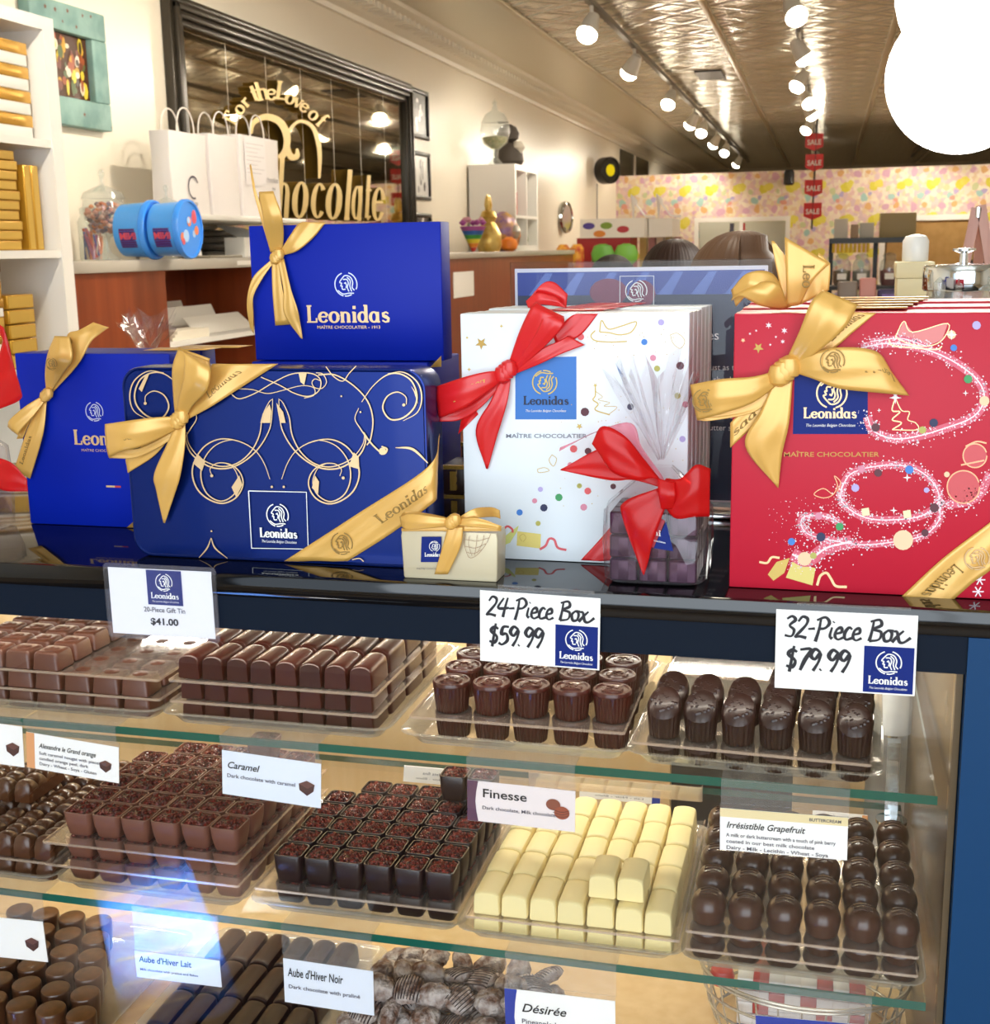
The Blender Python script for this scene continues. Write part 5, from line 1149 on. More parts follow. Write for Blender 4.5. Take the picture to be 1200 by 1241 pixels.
# lower shelf: ribbed bars
tray('clear tray of ribbed milk bars, first on the lower shelf', -.9, -.735, 1.016, 1.26, z2)
xs = lin_(-.868, .0233, 6); g = 'ribbed milk bars on the lower shelf'; mk = lambda: ribbed_bar(.0225, .066, .0235, milk2)
for k in range(2):
    zz = z2 + .0035 + k*.021
    if k: sheet('clear sheet under the upper layer of ribbed milk bars', -.885, -.737, 1.022, 1.25, zz-.0008)
    place(mk, 'rb', 'ribbed milk chocolate bar', g, xs, 1.060, .070, 3, zz, ('lower', 'upper')[k], cols=(lambda i, j: j == 0 or i == 5) if k == 0 else None, zs=.86 if k == 0 else 1)
place(mk, 'rb', 'ribbed milk chocolate bar', g, xs[:3], 1.13, .070, 1, z2+.0485, 'topmost', cols=lambda i, j: i < 3)
# milk nib cups
tray('clear tray of milk nib cups, second on the lower shelf', -.728, -.527, 1.014, 1.25, z2)
xs = lin_(-.7125, .0325, 6); g = 'milk nib cups on the lower shelf'; mk = lambda: nib_cup(.0315, .0255, milk3)
for k in range(3):
    zz = z2 + .0035 + k*.0238
    if k: sheet(f'clear sheet under the {("", "middle", "top")[k]} layer of milk nib cups', -.74, -.53, 1.016, 1.245, zz-.0008)
    place(mk, 'nc', 'milk nib cup', g, xs, 1.048, .0333, 6, zz, ('bottom', 'middle', 'top')[k], cols=(lambda i, j: j == 0 or i == 5) if k < 2 else None, skip=((0, 5),) if k == 2 else (), zs=.88 if k < 2 else 1)
place(mk, 'nc', 'milk nib cup', g, xs, 1.2, .0333, 1, z2+.0035+.0238*2+.0262, 'topmost', cols=lambda i, j: i == 4)
# dark nib cups
def dark_cup():
    o = nib_cup(.0290, .0285, deep, .86); o.name = 'dark_nib_cup'; return o
tray('clear tray of dark nib cups, third on the lower shelf', -.518, -.308, 1.018, 1.25, z2)
xs = lin_(-.487, .0307, 6); g = 'dark nib cups on the lower shelf'; mk = dark_cup
place(mk, 'dn', 'dark nib cup', g, xs, 1.051, .0315, 6, z2+.0035, 'lower', cols=lambda i, j: j == 0 or i == 5, zs=.7)
sheet('clear sheet under the upper layer of dark nib cups', -.514, -.312, 1.022, 1.24, z2+.0235)
place(mk, 'dn', 'dark nib cup', g, xs, 1.051, .0315, 6, z2+.0245, 'upper', skip=((0, 5),))
place(mk, 'dn', 'dark nib cup', g, xs, 1.2, .0315, 1, z2+.054, 'topmost', cols=lambda i, j: i in (4, 5))
# white bars
tray('clear tray of white chocolate bars, fourth on the lower shelf', -.309, -.106, 1.014, 1.27, z2)
xs = lin_(-.2855, .0265, 7); g = 'white chocolate bars on the lower shelf'; mk = lambda: bar_choc(.0256, .0435, .0225, whitec, .24)
place(mk, 'wb', 'white chocolate bar', g, xs, 1.05, .0455, 5, z2+.0035, 'lower', cols=lambda i, j: j == 0 or i == 6, zs=.72)
sheet('clear sheet under the upper layer of white bars', -.303, -.108, 1.022, 1.268, z2+.0203)
place(mk, 'wb', 'white chocolate bar', g, xs, 1.05, .0455, 5, z2+.0212, 'upper')
place(mk, 'wb', 'white chocolate bar', g, xs, 1.062, .0455, 1, z2+.0442, 'topmost', cols=lambda i, j: i in (4, 5))
sheet('clear moulded sheet standing behind the white bars', -.30, -.112, 1.27, 1.275, z2+.042, lip=.016)
# oval domes
tray('clear tray of oval milk domes, last on the lower shelf', -.102, .097, 1.012, 1.26, z2)
xs = lin_(-.0835, .0327, 6); g = 'oval milk domes on the lower shelf'; mk = lambda: oval_dome(.0158, .0175, .026, domec)
for k in range(3):
    zz = z2 + (.0035, .0195, .0365)[k]
    if k: sheet(f'clear sheet under the {("", "middle", "top")[k]} layer of oval domes', -.1, .092, 1.014, 1.25, zz-.0008)
    place(mk, 'od', 'oval milk chocolate dome', g, xs, 1.040, .0435, 5, zz, ('bottom', 'middle', 'top')[k], cols=(lambda i, j: j == 0) if k < 2 else None, zs=.6 if k < 2 else 1)
# deck: cylinders, bars, sugared pieces, white truffles, basket
zd = .6845
tray('clear tray of round caramel-topped cylinders on the case floor', -.94, -.715, 1.015, 1.25, zd)
mk = lambda: cylinder_choc(.0158, .036, milk2, tan_top)
pts = [(-.748 - .0172*i - .0366*j, 1.072 + .0345*i + .001*j, i, j) for j in range(5) for i in range(-1, 5) if -.748 - .0172*i - .0366*j > -.93]
for (x, y, i, j) in pts:
    lab = f'caramel-topped cylinder chocolate, {ORD[j]} column from right, {ORD[i+1]} row from front'
    if 'cy' not in PROTO:
        o = mk(); o.location = (x, y, zd+.0042); PROTO['cy'] = tag(o, lab, 'chocolate', 'cylinder chocolates on the case floor')
    else: dup(PROTO['cy'], (x, y, zd+.0042), lab, rz=random.random()*6)
tray('clear tray of dark bars on the case floor beside the cylinders', -.685, -.475, 1.04, 1.27, zd)
mk = lambda: bar_choc(.0265, .062, .024, dark)
for (nx, ny) in ((0, 0),):
    xs = lin_(-.658, .0285, 6)
    def fb_():
        o = bar_choc(.0265, .062, .024, dark); o.name = 'long_chocolate_bar'; return o
    place(fb_, 'lb', 'long dark bar on the case floor', 'long dark bars on the case floor', xs, 1.09, .066, 3, zd+.0035, 'only')
sugar = M('sugared_chocolate', '#6a4632', .6, bump=.6, bscale=120, mottle='#c9bdb6', mscale=60)
shell = []
for v in range(4):
    m = MB(); N1, N2 = 14, 18; ax = ((1.25, .8, .75), (1, .95, .8), (1.3, .62, .85), (1.05, 1.05, .45))[v]; rows = []
    for a in range(N1+1):
        th = math.pi*a/N1; row = []
        for b_ in range(N2+1):
            ph = 2*math.pi*(b_ % N2)/N2; d_ = Vector((math.sin(th)*math.cos(ph), math.sin(th)*math.sin(ph), math.cos(th)))
            k = 1 + .16*noise.noise(d_*2.3 + Vector((v*7, 0, 0))) + .08*noise.noise(d_*6 + Vector((0, v*5, 0)))
            row.append((d_.x*ax[0]*.0165*k, d_.y*ax[1]*.0165*k, d_.z*ax[2]*.0165*k))
        rows.append(row)
    m.grid(rows, sugar)
    if v == 3:
        for k in range(9): stroke(m, [((k-4)*.0033, -.014), ((k-4)*.0036, 0), ((k-4)*.0033, .014)], .0009, lambda x, y, hh=0: Vector((x, y, .0066*max(0, 1-(x/.019)**2-(y/.019)**2)**.5 + .0003 + hh)), M('dark_stripe', '#3a2b2b', .5), thick=.0005)
    o = m.build('sugared_chocolate', ang=70); tag(o, 'x', 'chocolate', 'sugar-dusted chocolate pieces on the case floor'); shell.append(o)
rnd = random.Random(12); n = 0
for lay, cnt, zz in ((0, 26, .0185), (1, 24, .038), (2, 12, .056)):
    for k in range(cnt):
        col, row = k % 6, k // 6
        sh = (0, .012, .03)[lay]
        x = -.455 + col*(.0355 - lay*.003) + sh*.8 + (row % 2)*.014 + rnd.uniform(-.004, .004); y = 1.10 + row*.036 + sh + rnd.uniform(-.004, .004)
        lab = f'sugar-dusted chocolate piece, {ORD[col]} from left in {ORD[row]} row, {("bottom", "middle", "top")[lay]} of heap'
        v = rnd.randrange(4) if n > 3 else n
        loc = (x, y, zd + zz + rnd.uniform(-.002, .003))
        if n <= 3: o = shell[n]; o.location = loc; o['label'] = lab
        else: o = dup(shell[v], loc, lab)
        o.rotation_euler = (rnd.uniform(-.6, .6), rnd.uniform(-.6, .6), rnd.uniform(0, 6.28)); n += 1
for k in range(3):
    x = -.205 + k*.037
    tag(MB().lathe([(.014, .0005), (.016, .006), (.0155, .02), (.012, .03), (.006, .0345), (.0005, .036)], whitec, 24, (x, 1.12, zd)).build('white_truffle'), f'white truffle, {ORD[k]} of three beside the wire basket', 'chocolate', 'white truffles on the case floor')
t = T('basket', 'oval clear wire basket of striped sweet packets on the case floor', 'basket', (.0, 1.25, zd)); wire = M('wire_rim', '#cfc4ae', .25, metal=.5)
b = MB(); cxB, cyB = .0, 1.25
for z, k in ((.004, .86), (.022, .92), (.042, .97), (.062, 1.0), (.066, 1.0)): b.tube([(cxB + .107*k*math.cos(a*.1309), cyB + .075*k*math.sin(a*.1309), zd + z) for a in range(49)], .0016, wire, 6)
for a in range(28): b.tube([(cxB + .107*k*math.cos(a*.2244), cyB + .075*k*math.sin(a*.2244), zd + z) for z, k in ((.003, .86), (.03, .94), (.066, 1.0))], .0011, wire, 5)
b.build('wire_body', t)
stripe = [M('packet_white', '#efe8e2', .3), M('packet_red', '#b9342f', .3), M('packet_blue', '#3c5fb0', .3)]
for k in range(5):
    q = MB(); z0 = zd + .006 + k*.0135; w = .128
    for j in range(8): q.box(-.07 + j*w/8 + .004, -.07 + (j+1)*w/8 + .004, 1.205, 1.29, z0+.0006, z0+.0128, stripe[(j + k) % 2 if j % 3 else 0 if k else 2], bev=.0008)
    tag(q.build('sweet_packet'), f'red and white striped sweet packet, {ORD[k]} from bottom in the wire basket', 'packet', 'striped packets in the wire basket')
tag(MB().lathe([(.003, 0), (.011, .005), (.0135, .013), (.011, .021), (.003, .026)], M('red_wrap', '#c32a22', .3, coat=.4), 18, (-.083, 1.222, zd+.05)).build('wrapped_sweet'), 'round red wrapped sweet at the end of the wire basket', 'sweet')

# ================================================================== back of the shop
mahog = wood_mat('mahogany', '#7b3416', '#91431f', 1.6, .32); cgrey = M('counter_grey', '#b7b0a4', .3)
# white bookcase of gold boxes, against the side wall
t = T('bookcase', 'white open bookcase stacked with gold boxes by the cream wall', 'bookcase', (-2.4, 3.0, 0))
m = MB(); m.box(-2.62, -2.2, 2.3, 3.43, 2.14, 2.177, white_m); m.box(-2.62, -2.6, 2.3, 3.43, 0, 2.14, white_m)
m.box(-2.6, -2.2, 3.375, 3.43, 0, 2.14, white_m); m.box(-2.6, -2.2, 2.3, 2.34, 0, 2.14, white_m); m.build('case', t, smooth=False)
for z in (1.835, 1.522, 1.19, .8, .3): MB().box(-2.6, -2.205, 2.34, 3.375, z-.022, z, white_m).build('shelf', t, smooth=False)
gbox = M('gold_box', '#c9982f', .28, metal=.5); gb2 = M('pale_gold_box', '#dcb659', .3, metal=.4); gcount = [0]
def gold_box(y0, y1, z0, z1, kind, where, x=-2.235, dx=.22):
    t = T('gold_gift_box' if kind else 'gold_box', where, 'box', (x-dx/2, (y0+y1)/2, z0), 'gold boxes in the bookcase')
    if kind == 1:
        h = z1-z0; MB().box(x-dx, x, y0, y1, z0+.0005, z0+h*.5, white_m, bev=.001).build('box_base', t); MB().box(x-dx-.002, x+.002, y0-.002, y1+.002, z0+h*.5, z1, gold_foil, bev=.001).build('lid', t)['label'] = 'shiny gold lid'
    else:
        MB().box(x-dx, x, y0, y1, z0+.0005, z1-.0005, gbox, bev=.002).build('box_body', t); s_ = MB()
        s_.box(x-.001, x+.0006, y0+.006, y1-.006, z0+.004, z1-.004, gb2); s_.build('front_seam', t)
for k in range(4): gold_box(3.02, 3.335, 1.836+k*.066, 1.836+k*.066+.064, 1, f'white box with shiny gold lid, {ORD[k]} from bottom on the bookcase top shelf')
for k in range(4): gold_box(2.66, 2.98, 1.836+k*.066, 1.836+k*.066+.064, 1, f'white box with gold lid, {ORD[k]} from bottom in the stack cut by the frame')
for k in range(10): gold_box(2.92, 3.235 + (k % 3)*.006, 1.523+k*.0275, 1.523+k*.0275+.027, 0, f'flat gold box, {ORD[k]} from bottom on the bookcase middle shelf')
for k in range(2): gold_box(3.27+k*.038, 3.305+k*.038, 1.523, 1.523+.24, 0, ('upright gold box next to the flat stack in the bookcase', 'upright gold box nearest the bookcase post')[k])
for k in range(6): gold_box(2.95, 3.12, 1.191+k*.050, 1.191+k*.050+.049, k % 2, f'gold box, {ORD[k]} from bottom in the left stack on the lower bookcase shelf')
for k in range(5): gold_box(3.14, 3.265, 1.191+k*.042, 1.191+k*.042+.04, 0, f'gold box, {ORD[k]} from bottom in the right stack on the lower bookcase shelf')

# framed print in weathered turquoise frame
def wall_frame(name, lab, y0, y1, z0, z1, fw, depth, fm, glassm, art):
    t = T(name, lab, 'picture', (XW, (y0+y1)/2, z0)); m = MB(); x0, x1 = XW+.001, XW+depth
    for a in ((y0, y1, z0, z0+fw), (y0, y1, z1-fw, z1), (y0, y0+fw, z0+fw, z1-fw), (y1-fw, y1, z0+fw, z1-fw)):
        m.box(x0, x1, a[0], a[1], a[2], a[3], fm, bev=min(.006, depth*.3))
        
    m.build('frame', t); p = MB(); p.box(x0, XW+depth*.4, y0+fw*.9, y1-fw*.9, z0+fw*.9, z1-fw*.9, glassm); fn = Plane((XW+depth*.4+.0012, y0, z0), (0, 1, 0), (0, 0, 1)); art(p, fn, y1-y0, z1-z0, fw); p.build('picture', t, smooth=False); return t
turq = M('weathered_turquoise', '#6f948f', .55, mottle='#8fb1aa', mscale=7, bump=.2, bscale=20); rust = M('rust_flake', '#7a4a38', .7)
def art1(p, fn, w, h, fw):
    r = random.Random(4); cs_ = [M('art_%d' % i, c, .3) for i, c in enumerate(('#9a4a22', '#c99a2e', '#3b2417', '#e3d6c0', '#6b2f1c', '#d9c33a', '#4a5a2a'))]
    for k in range(70): stroke(p, [(r.uniform(fw*1.1, w-fw*1.1), r.uniform(fw*1.1, h-fw*1.1))]*1 + [(r.uniform(fw*1.1, w-fw*1.1), r.uniform(fw*1.1, h-fw*1.1))][:0] + [(0, 0)][:0], .01, fn, cs_[0]) if False else disc(p, r.uniform(fw*1.2, w-fw*1.2), r.uniform(fw*1.25, h-fw*1.25), r.uniform(.006, .02), fn, cs_[k % 7], .0003 + k*.00002, 7, r.uniform(.01, .035))
    for k in range(9): star(p, r.uniform(.01, w-.01), r.choice((r.uniform(.01, fw*.8), h-r.uniform(.01, fw*.8))), r.uniform(.004, .012), lambda x, y, hh=0: fn(x, y, .03 + hh), rust)
wall_frame('framed_print', 'small print in chipped turquoise wooden frame on the cream wall by the bookcase', 4.30, 4.81, 2.0, 2.45, .105, .05, turq, M('print_dark', '#4a2a18', .25), art1)
# black and white photographs
frame_k = M('black_frame', '#1b1a18', .35); mono = M('photo_grey', '#8d8a84', .25)
def art_bw(seed, paper):
    def f(p, fn, w, h, fw):
        r = random.Random(seed); gs = [M('bw_%d' % i, (v, v, v*.97), .3) for i, v in enumerate((.02, .1, .3, .6, .8))]; rect2(p, fw, fw, w-fw, h-fw, fn, gs[4] if paper else gs[0], .0002)
        for k in range(16): disc(p, r.uniform(w*.3, w*.7), r.uniform(h*.2, h*.8), r.uniform(.01, .03), fn, gs[(k*3 + seed) % 5], .0004 + k*.00003, 8, r.uniform(.015, .05))
    return f
for k, (za, zb, lab) in enumerate(((2.295, 2.637, 'black framed dark photograph, topmost of three beside the big mirror'), (1.866, 2.205, 'black framed pale photograph, middle of three beside the big mirror'), (1.49, 1.772, 'black framed photograph, lowest of three, half hidden by the blue box'))):
    wall_frame('framed_photograph', lab, 8.85, 9.25, za, zb, .03, .025, frame_k, mono, art_bw(k+1, k == 1))['group'] = 'framed photographs beside the mirror'

# big mirror with ribbed bronze frame
my0, my1, mz0, mz1 = 5.36, 8.78, 1.49, 2.64
t = T('mirror', 'huge wall mirror in ribbed dark bronze frame on the cream wall', 'mirror', (XW, 7.05, mz0)); m = MB(); bz = M('bronze_frame', '#3a342b', .3, metal=.35)
for k in range(4):
    i0, i1 = k*.032, (k+1)*.032; h_ = (.05, .07, .06, .045)[k]
    for a in ((my0+i0, my1-i0, mz0+i0, mz0+i1), (my0+i0, my1-i0, mz1-i1, mz1-i0), (my0+i0, my0+i1, mz0+i0, mz1-i0), (my1-i1, my1-i0, mz0+i0, mz1-i0)): m.box(XW+.001, XW+h_, a[0], a[1], a[2], a[3], bz, bev=.008)
m.build('frame', t); mm = M('mirror_silver', '#b9b09c', .03, metal=1)
MB().box(XW+.001, XW+.018, my0+.12, my1-.12, mz0+.12, mz1-.12, mm).build('mirror_glass', t, smooth=False)
for k in range(1, 7): y = my0 + .13 + k*.46; MB().box(XW+.018, XW+.0186, y-.002, y+.002, mz0+.13, mz1-.13, M('mirror_joint', '#d8d2c0', .3)).build('panel_joint', t, smooth=False)
# gilded sign letters mounted on the mirror
gilt = M('gilt_letters', '#cdb063', .38, metal=.25); XS = XW+.02
sg = T('mirror_sign', 'gilded raised lettering about chocolate mounted on the big mirror', 'sign', (XS, 7.2, 1.6)); fS = lambda x, y, h=0: U(x, y, X=XS + h)
zz2 = zoomf(180, 0, 3.3333)
m = MB()
for ch, x, y, a, s_ in (('F', 360, 488, 62, 62), ('o', 385, 452, 52, 58), ('r', 408, 426, 45, 58), ('t', 441, 408, 22, 76), ('h', 470, 402, 15, 76), ('e', 500, 404, 5, 72), ('L', 536, 402, -8, 74), ('o', 568, 420, -18, 62), ('v', 597, 434, -24, 60), ('e', 622, 452, -28, 60), ('o', 655, 482, -38, 60), ('f', 682, 508, -44, 62)):
    st, adv = glyph(ch, .2, .1); ca, sa = math.cos(math.radians(a)), math.sin(math.radians(a))
    for pts, w in st:
        q_ = [((px-adv/2)*s_, py*s_) for px, py in pts]; q_ = [zz2(x + a_*ca - b_*sa, y - (a_*sa + b_*ca)) for a_, b_ in q_]; w2 = [v*s_/3.333 for v in w] if isinstance(w, list) else w*s_/3.333
        stroke(m, q_, w2, fS, gilt, smooth=False, thick=.03)
m.build('arched_words', sg, smooth=False)
m = MB(); wz = lambda P: [zz2(a, b_) for a, b_ in P]
for P, w in (([(505, 890), (515, 760), (520, 640), (500, 640)], [13, 12, 9, 4]), ([(415, 540), (425, 495), (475, 472), (530, 492), (558, 545), (556, 600), (535, 634), (505, 628), (500, 600)], [3, 6, 8, 9, 9, 8, 8, 5, 3]),
             ([(600, 600), (600, 630), (575, 632), (562, 590), (568, 530), (610, 490), (660, 510), (685, 570), (692, 640), (690, 720)], [3, 7, 8, 6, 4, 4, 5, 6, 5, 3])): stroke(m, wz(P), w, fS, gilt, thick=.04)
m.build('swirl_initial', sg, smooth=False)
m = MB()
for ch, x, y, s_, sx in (('h', 516, 880, 240, .33), ('o', 580, 882, 240, .39), ('c', 656, 885, 240, .37), ('o', 716, 888, 240, .39), ('l', 788, 890, 205, .40), ('a', 820, 892, 235, .28), ('t', 868, 893, 215, .30), ('e', 902, 896, 230, .34)):
    st, adv = glyph(ch, .2, .10)
    for pts, w in st:
        q_ = [zz2(x + (px + .18*py)*s_*sx, y - py*s_) for px, py in pts]; w2 = [v*s_*sx/3.333*1.15 for v in w] if isinstance(w, list) else w*s_*sx/3.333*1.15
        stroke(m, q_, w2, fS, gilt, smooth=False, thick=.05)
m.build('word', sg, smooth=False)

# mahogany cabinet with grey counter, running along the wall
t = T('cabinet', 'long mahogany wall cabinet with open paper bay and grey counter', 'cabinet', (-2.65, 7, 0)); CT = 1.487
MB().box(XW, -2.385, 3.6, 12.3, CT-.04, CT, cgrey, bev=.003).build('counter_top', t)['label'] = 'grey laminate counter'
m = MB(); m.box(XW, -2.4, 3.62, 4.34, 0, CT-.04, mahog); m.box(XW, -2.4, 5.35, 12.28, 0, CT-.04, mahog); m.box(XW, -2.86, 4.34, 5.35, 0, CT-.04, mahog); m.box(-2.86, -2.42, 4.34, 5.35, 0, .5, mahog); m.build('carcass', t, smooth=False)
MB().box(-2.86, -2.4, 4.34, 5.35, 1.158, 1.178, white_m).build('shelf', t, smooth=False); MB().box(-2.86, -2.4, 4.34, 5.35, .80, .82, white_m).build('shelf', t, smooth=False)
MB().box(-2.399, -2.396, 5.36, 5.38, 1.0, CT-.05, mahog).build('trim_strip', t, smooth=False)
MB().box(-2.385, -2.383, 4.92, 5.08, CT-.03, CT-.012, white_m).build('price_strip', t, smooth=False)
def sheet_tray(lab, y0, y1, x, z, h, tilt):
    tag(MB().slab([Vector((x, y0, z)), Vector((x, y1, z)), Vector((x-tilt, y1-.04, z+h)), Vector((x-tilt, y0, z+h))], (-.004, 0, 0), M('folded_card', '#e9e3d8', .5)).build('folded_box', smooth=False), lab, 'box', 'flat white boxes in the cabinet bay')
for k, (y0, y1, x, h, tl) in enumerate(((4.36, 4.75, -2.81, .2, .02), (4.42, 4.98, -2.76, .17, .02), (4.50, 5.10, -2.71, .13, .02), (4.38, 4.68, -2.66, .13, .03), (4.55, 5.2, -2.61, .11, .03), (4.75, 5.3, -2.50, .07, .06))): sheet_tray(f'flat folded white box, {ORD[k]} from back in the open bay of the mahogany cabinet', y0, y1, x, 1.179, h, tl)
for k in range(3): tag(MB().box(-2.56 + k*.02, -2.42, 4.40 + k*.02, 4.7, 1.1785 + k*.012, 1.1785 + k*.012 + .0115, M('paper_stack', '#efe6d2', .6)).build('paper_pad'), f'paper pad, {ORD[k]} from bottom on the bay shelf of the mahogany cabinet', 'paper', 'paper pads in the cabinet bay')
nt_ = tag(MB().box(-2.3995, -2.397, 8.15, 8.65, 1.19, 1.36, paper_m).build('notice'), 'white paper notice taped to the mahogany cabinet front', 'notice')

# jars, tubs and paper bags on the cabinet
lolly = [M('straw_%d' % i, c, .4) for i, c in enumerate(('#d9702f', '#b84a8a', '#e6d2c4', '#4e62b8', '#c7372f'))]
def footed(lab, x, y, r, h, fills, n=140):
    t = T('candy_jar', lab, 'jar', (x, y, CT))
    MB().lathe([(r*.62, .0005), (r*.6, .006), (r*.2, .03), (r*.12, h*.18), (r*.2, h*.25), (r*.6, h*.3), (r*.93, h*.42), (r, h*.58), (r*.95, h*.66), (r*1.0, h*.675)], jar_g, 36, (x, y, CT), cap=False).build('jar_body', t)
    MB().lathe([(r*1.04, h*.68), (r*.9, h*.75), (r*.45, h*.80), (r*.12, h*.83), (r*.08, h*.88), (r*.1, h*.91), (r*.15, h*.94), (r*.15, h*.97), (r*.06, h*1.0)], jar_g, 36, (x, y, CT)).build('lid', t)
    if fills:
        m = MB(); rnd = random.Random(21)
        for k in range(n):
            a = rnd.random()*6.28; zz = h*(.32 + .31*rnd.random()); rm = r*.9*min(1, .7 + (zz/h-.32)*2.2); q_ = math.sqrt(rnd.random())*rm; s_ = r*.14
            m.lathe([(s_*.2, -s_*.8), (s_, -s_*.2), (s_, s_*.2), (s_*.2, s_*.8)], fills[k % len(fills)], 6, (x + q_*math.cos(a), y + q_*math.sin(a), CT + zz))
        m.build('sweets', t)['kind'] = 'stuff'
footed('large footed glass jar of pink and brown sweets on the cabinet', -2.66, 4.38, .078, .335, [M('sweet_%d' % i, c, .35) for i, c in enumerate(('#d98f7a', '#8a5560', '#e6b9a6', '#b56a4a', '#9a7f8f', '#d9772f', '#5f4a58'))])
footed('smaller footed glass jar behind the blue tubs, nearly empty', -2.56, 4.68, .062, .29, [])
t = T('candy_jar', 'cylindrical glass jar of striped candy straws beside the footed jar', 'jar', (-2.79, 4.50, CT))
MB().lathe([(.05, .0005), (.054, .006), (.054, .15), (.04, .175), (.044, .18), (.044, .2), (.03, .204)], jar_g, 28, (-2.79, 4.50, CT), cap=True).build('jar_body', t)
m = MB(); rnd = random.Random(2)
for k in range(26):
    a = rnd.random()*6.28; q_ = rnd.random()*.038; b_ = rnd.random()*6.28; m.tube([(-2.79 + q_*math.cos(a), 4.50 + q_*math.sin(a), CT+.005), (-2.79 + .035*math.cos(b_), 4.50 + .035*math.sin(b_), CT + rnd.uniform(.09, .125))], .0045, lolly[k % 5], 6)
o = m.build('candy_straws', t); o['kind'] = 'stuff'
tub_b = M('tub_blue', '#3f97ea', .3, coat=.3); tub_l = M('tub_lid_blue', '#3a8ff0', .25, coat=.3)
for k, (cx_, cy2, lab) in enumerate(((170, 276, 'sky blue round sweet tub lying on its side, nearest the jars'), (211, 277, 'sky blue round sweet tub lying on its side, nearest the white bags'))):
    Yb = 4.28 + k*.01; C_ = U(cx_, cy2, Y=Yb); R_ = .104
    t = T('sweet_tub', lab, 'tub', (C_.x, Yb, CT), 'blue tubs on the cabinet'); cz = CT + R_*1.03
    MX = Matrix.Translation((C_.x, Yb, cz)) @ Matrix.Rotation(math.radians(2), 4, 'Z') @ Matrix.Rotation(math.radians(90), 4, 'Y')
    m = MB(); m.lathe([(R_*.86, -.062), (R_*.9, -.06), (R_*.96, .045)], tub_b, 48); m.xf(MX).build('tub_body', t)
    m = MB(); m.lathe([(R_, .042), (R_*1.03, .046), (R_*1.03, .06), (R_, .066), (R_*.93, .066), (R_*.92, .061), (.001, .0605)], tub_l, 48); m.xf(MX).build('lid', t)
    p = MB(); red_p = M('tub_print_red', '#c9475a', .4); vio = M('tub_print_violet', '#4a2470', .4); rnd = random.Random(k)
    for q_ in range(9): disc(p, rnd.uniform(-.055, .055), rnd.uniform(-.06, .06), rnd.uniform(.012, .024), lambda x, y, h=0: MX @ Vector((x, y, .0612 + h)), (red_p, M('tub_print_orange', '#e0784a', .4), M('tub_print_pale', '#9fc6ef', .4))[q_ % 3], .0003*q_, 10)
    def side(x, y, h=0):
        a = x/(R_*.93); rr_2 = R_*(.935) + h + .0015; return MX @ Vector((rr_2*math.cos(a), rr_2*math.sin(a), y))
    for s0 in (-.35, -1.45):
        pass
    a0 = -1.25*R_*.93
    for q_ in range(8): p.poly([side(a0 - .035 + q_*.009, -.035), side(a0 - .027 + q_*.009, -.035), side(a0 - .027 + q_*.009, .028), side(a0 - .035 + q_*.009, .028)], vio)
    text(p, 'MINI', .032, lambda x, y, h=0: side(a0 + y - .02, x, h+.001), red_p, 0, 0, bold=.03)
    p.build('print', PART['tub_body'], smooth=False)
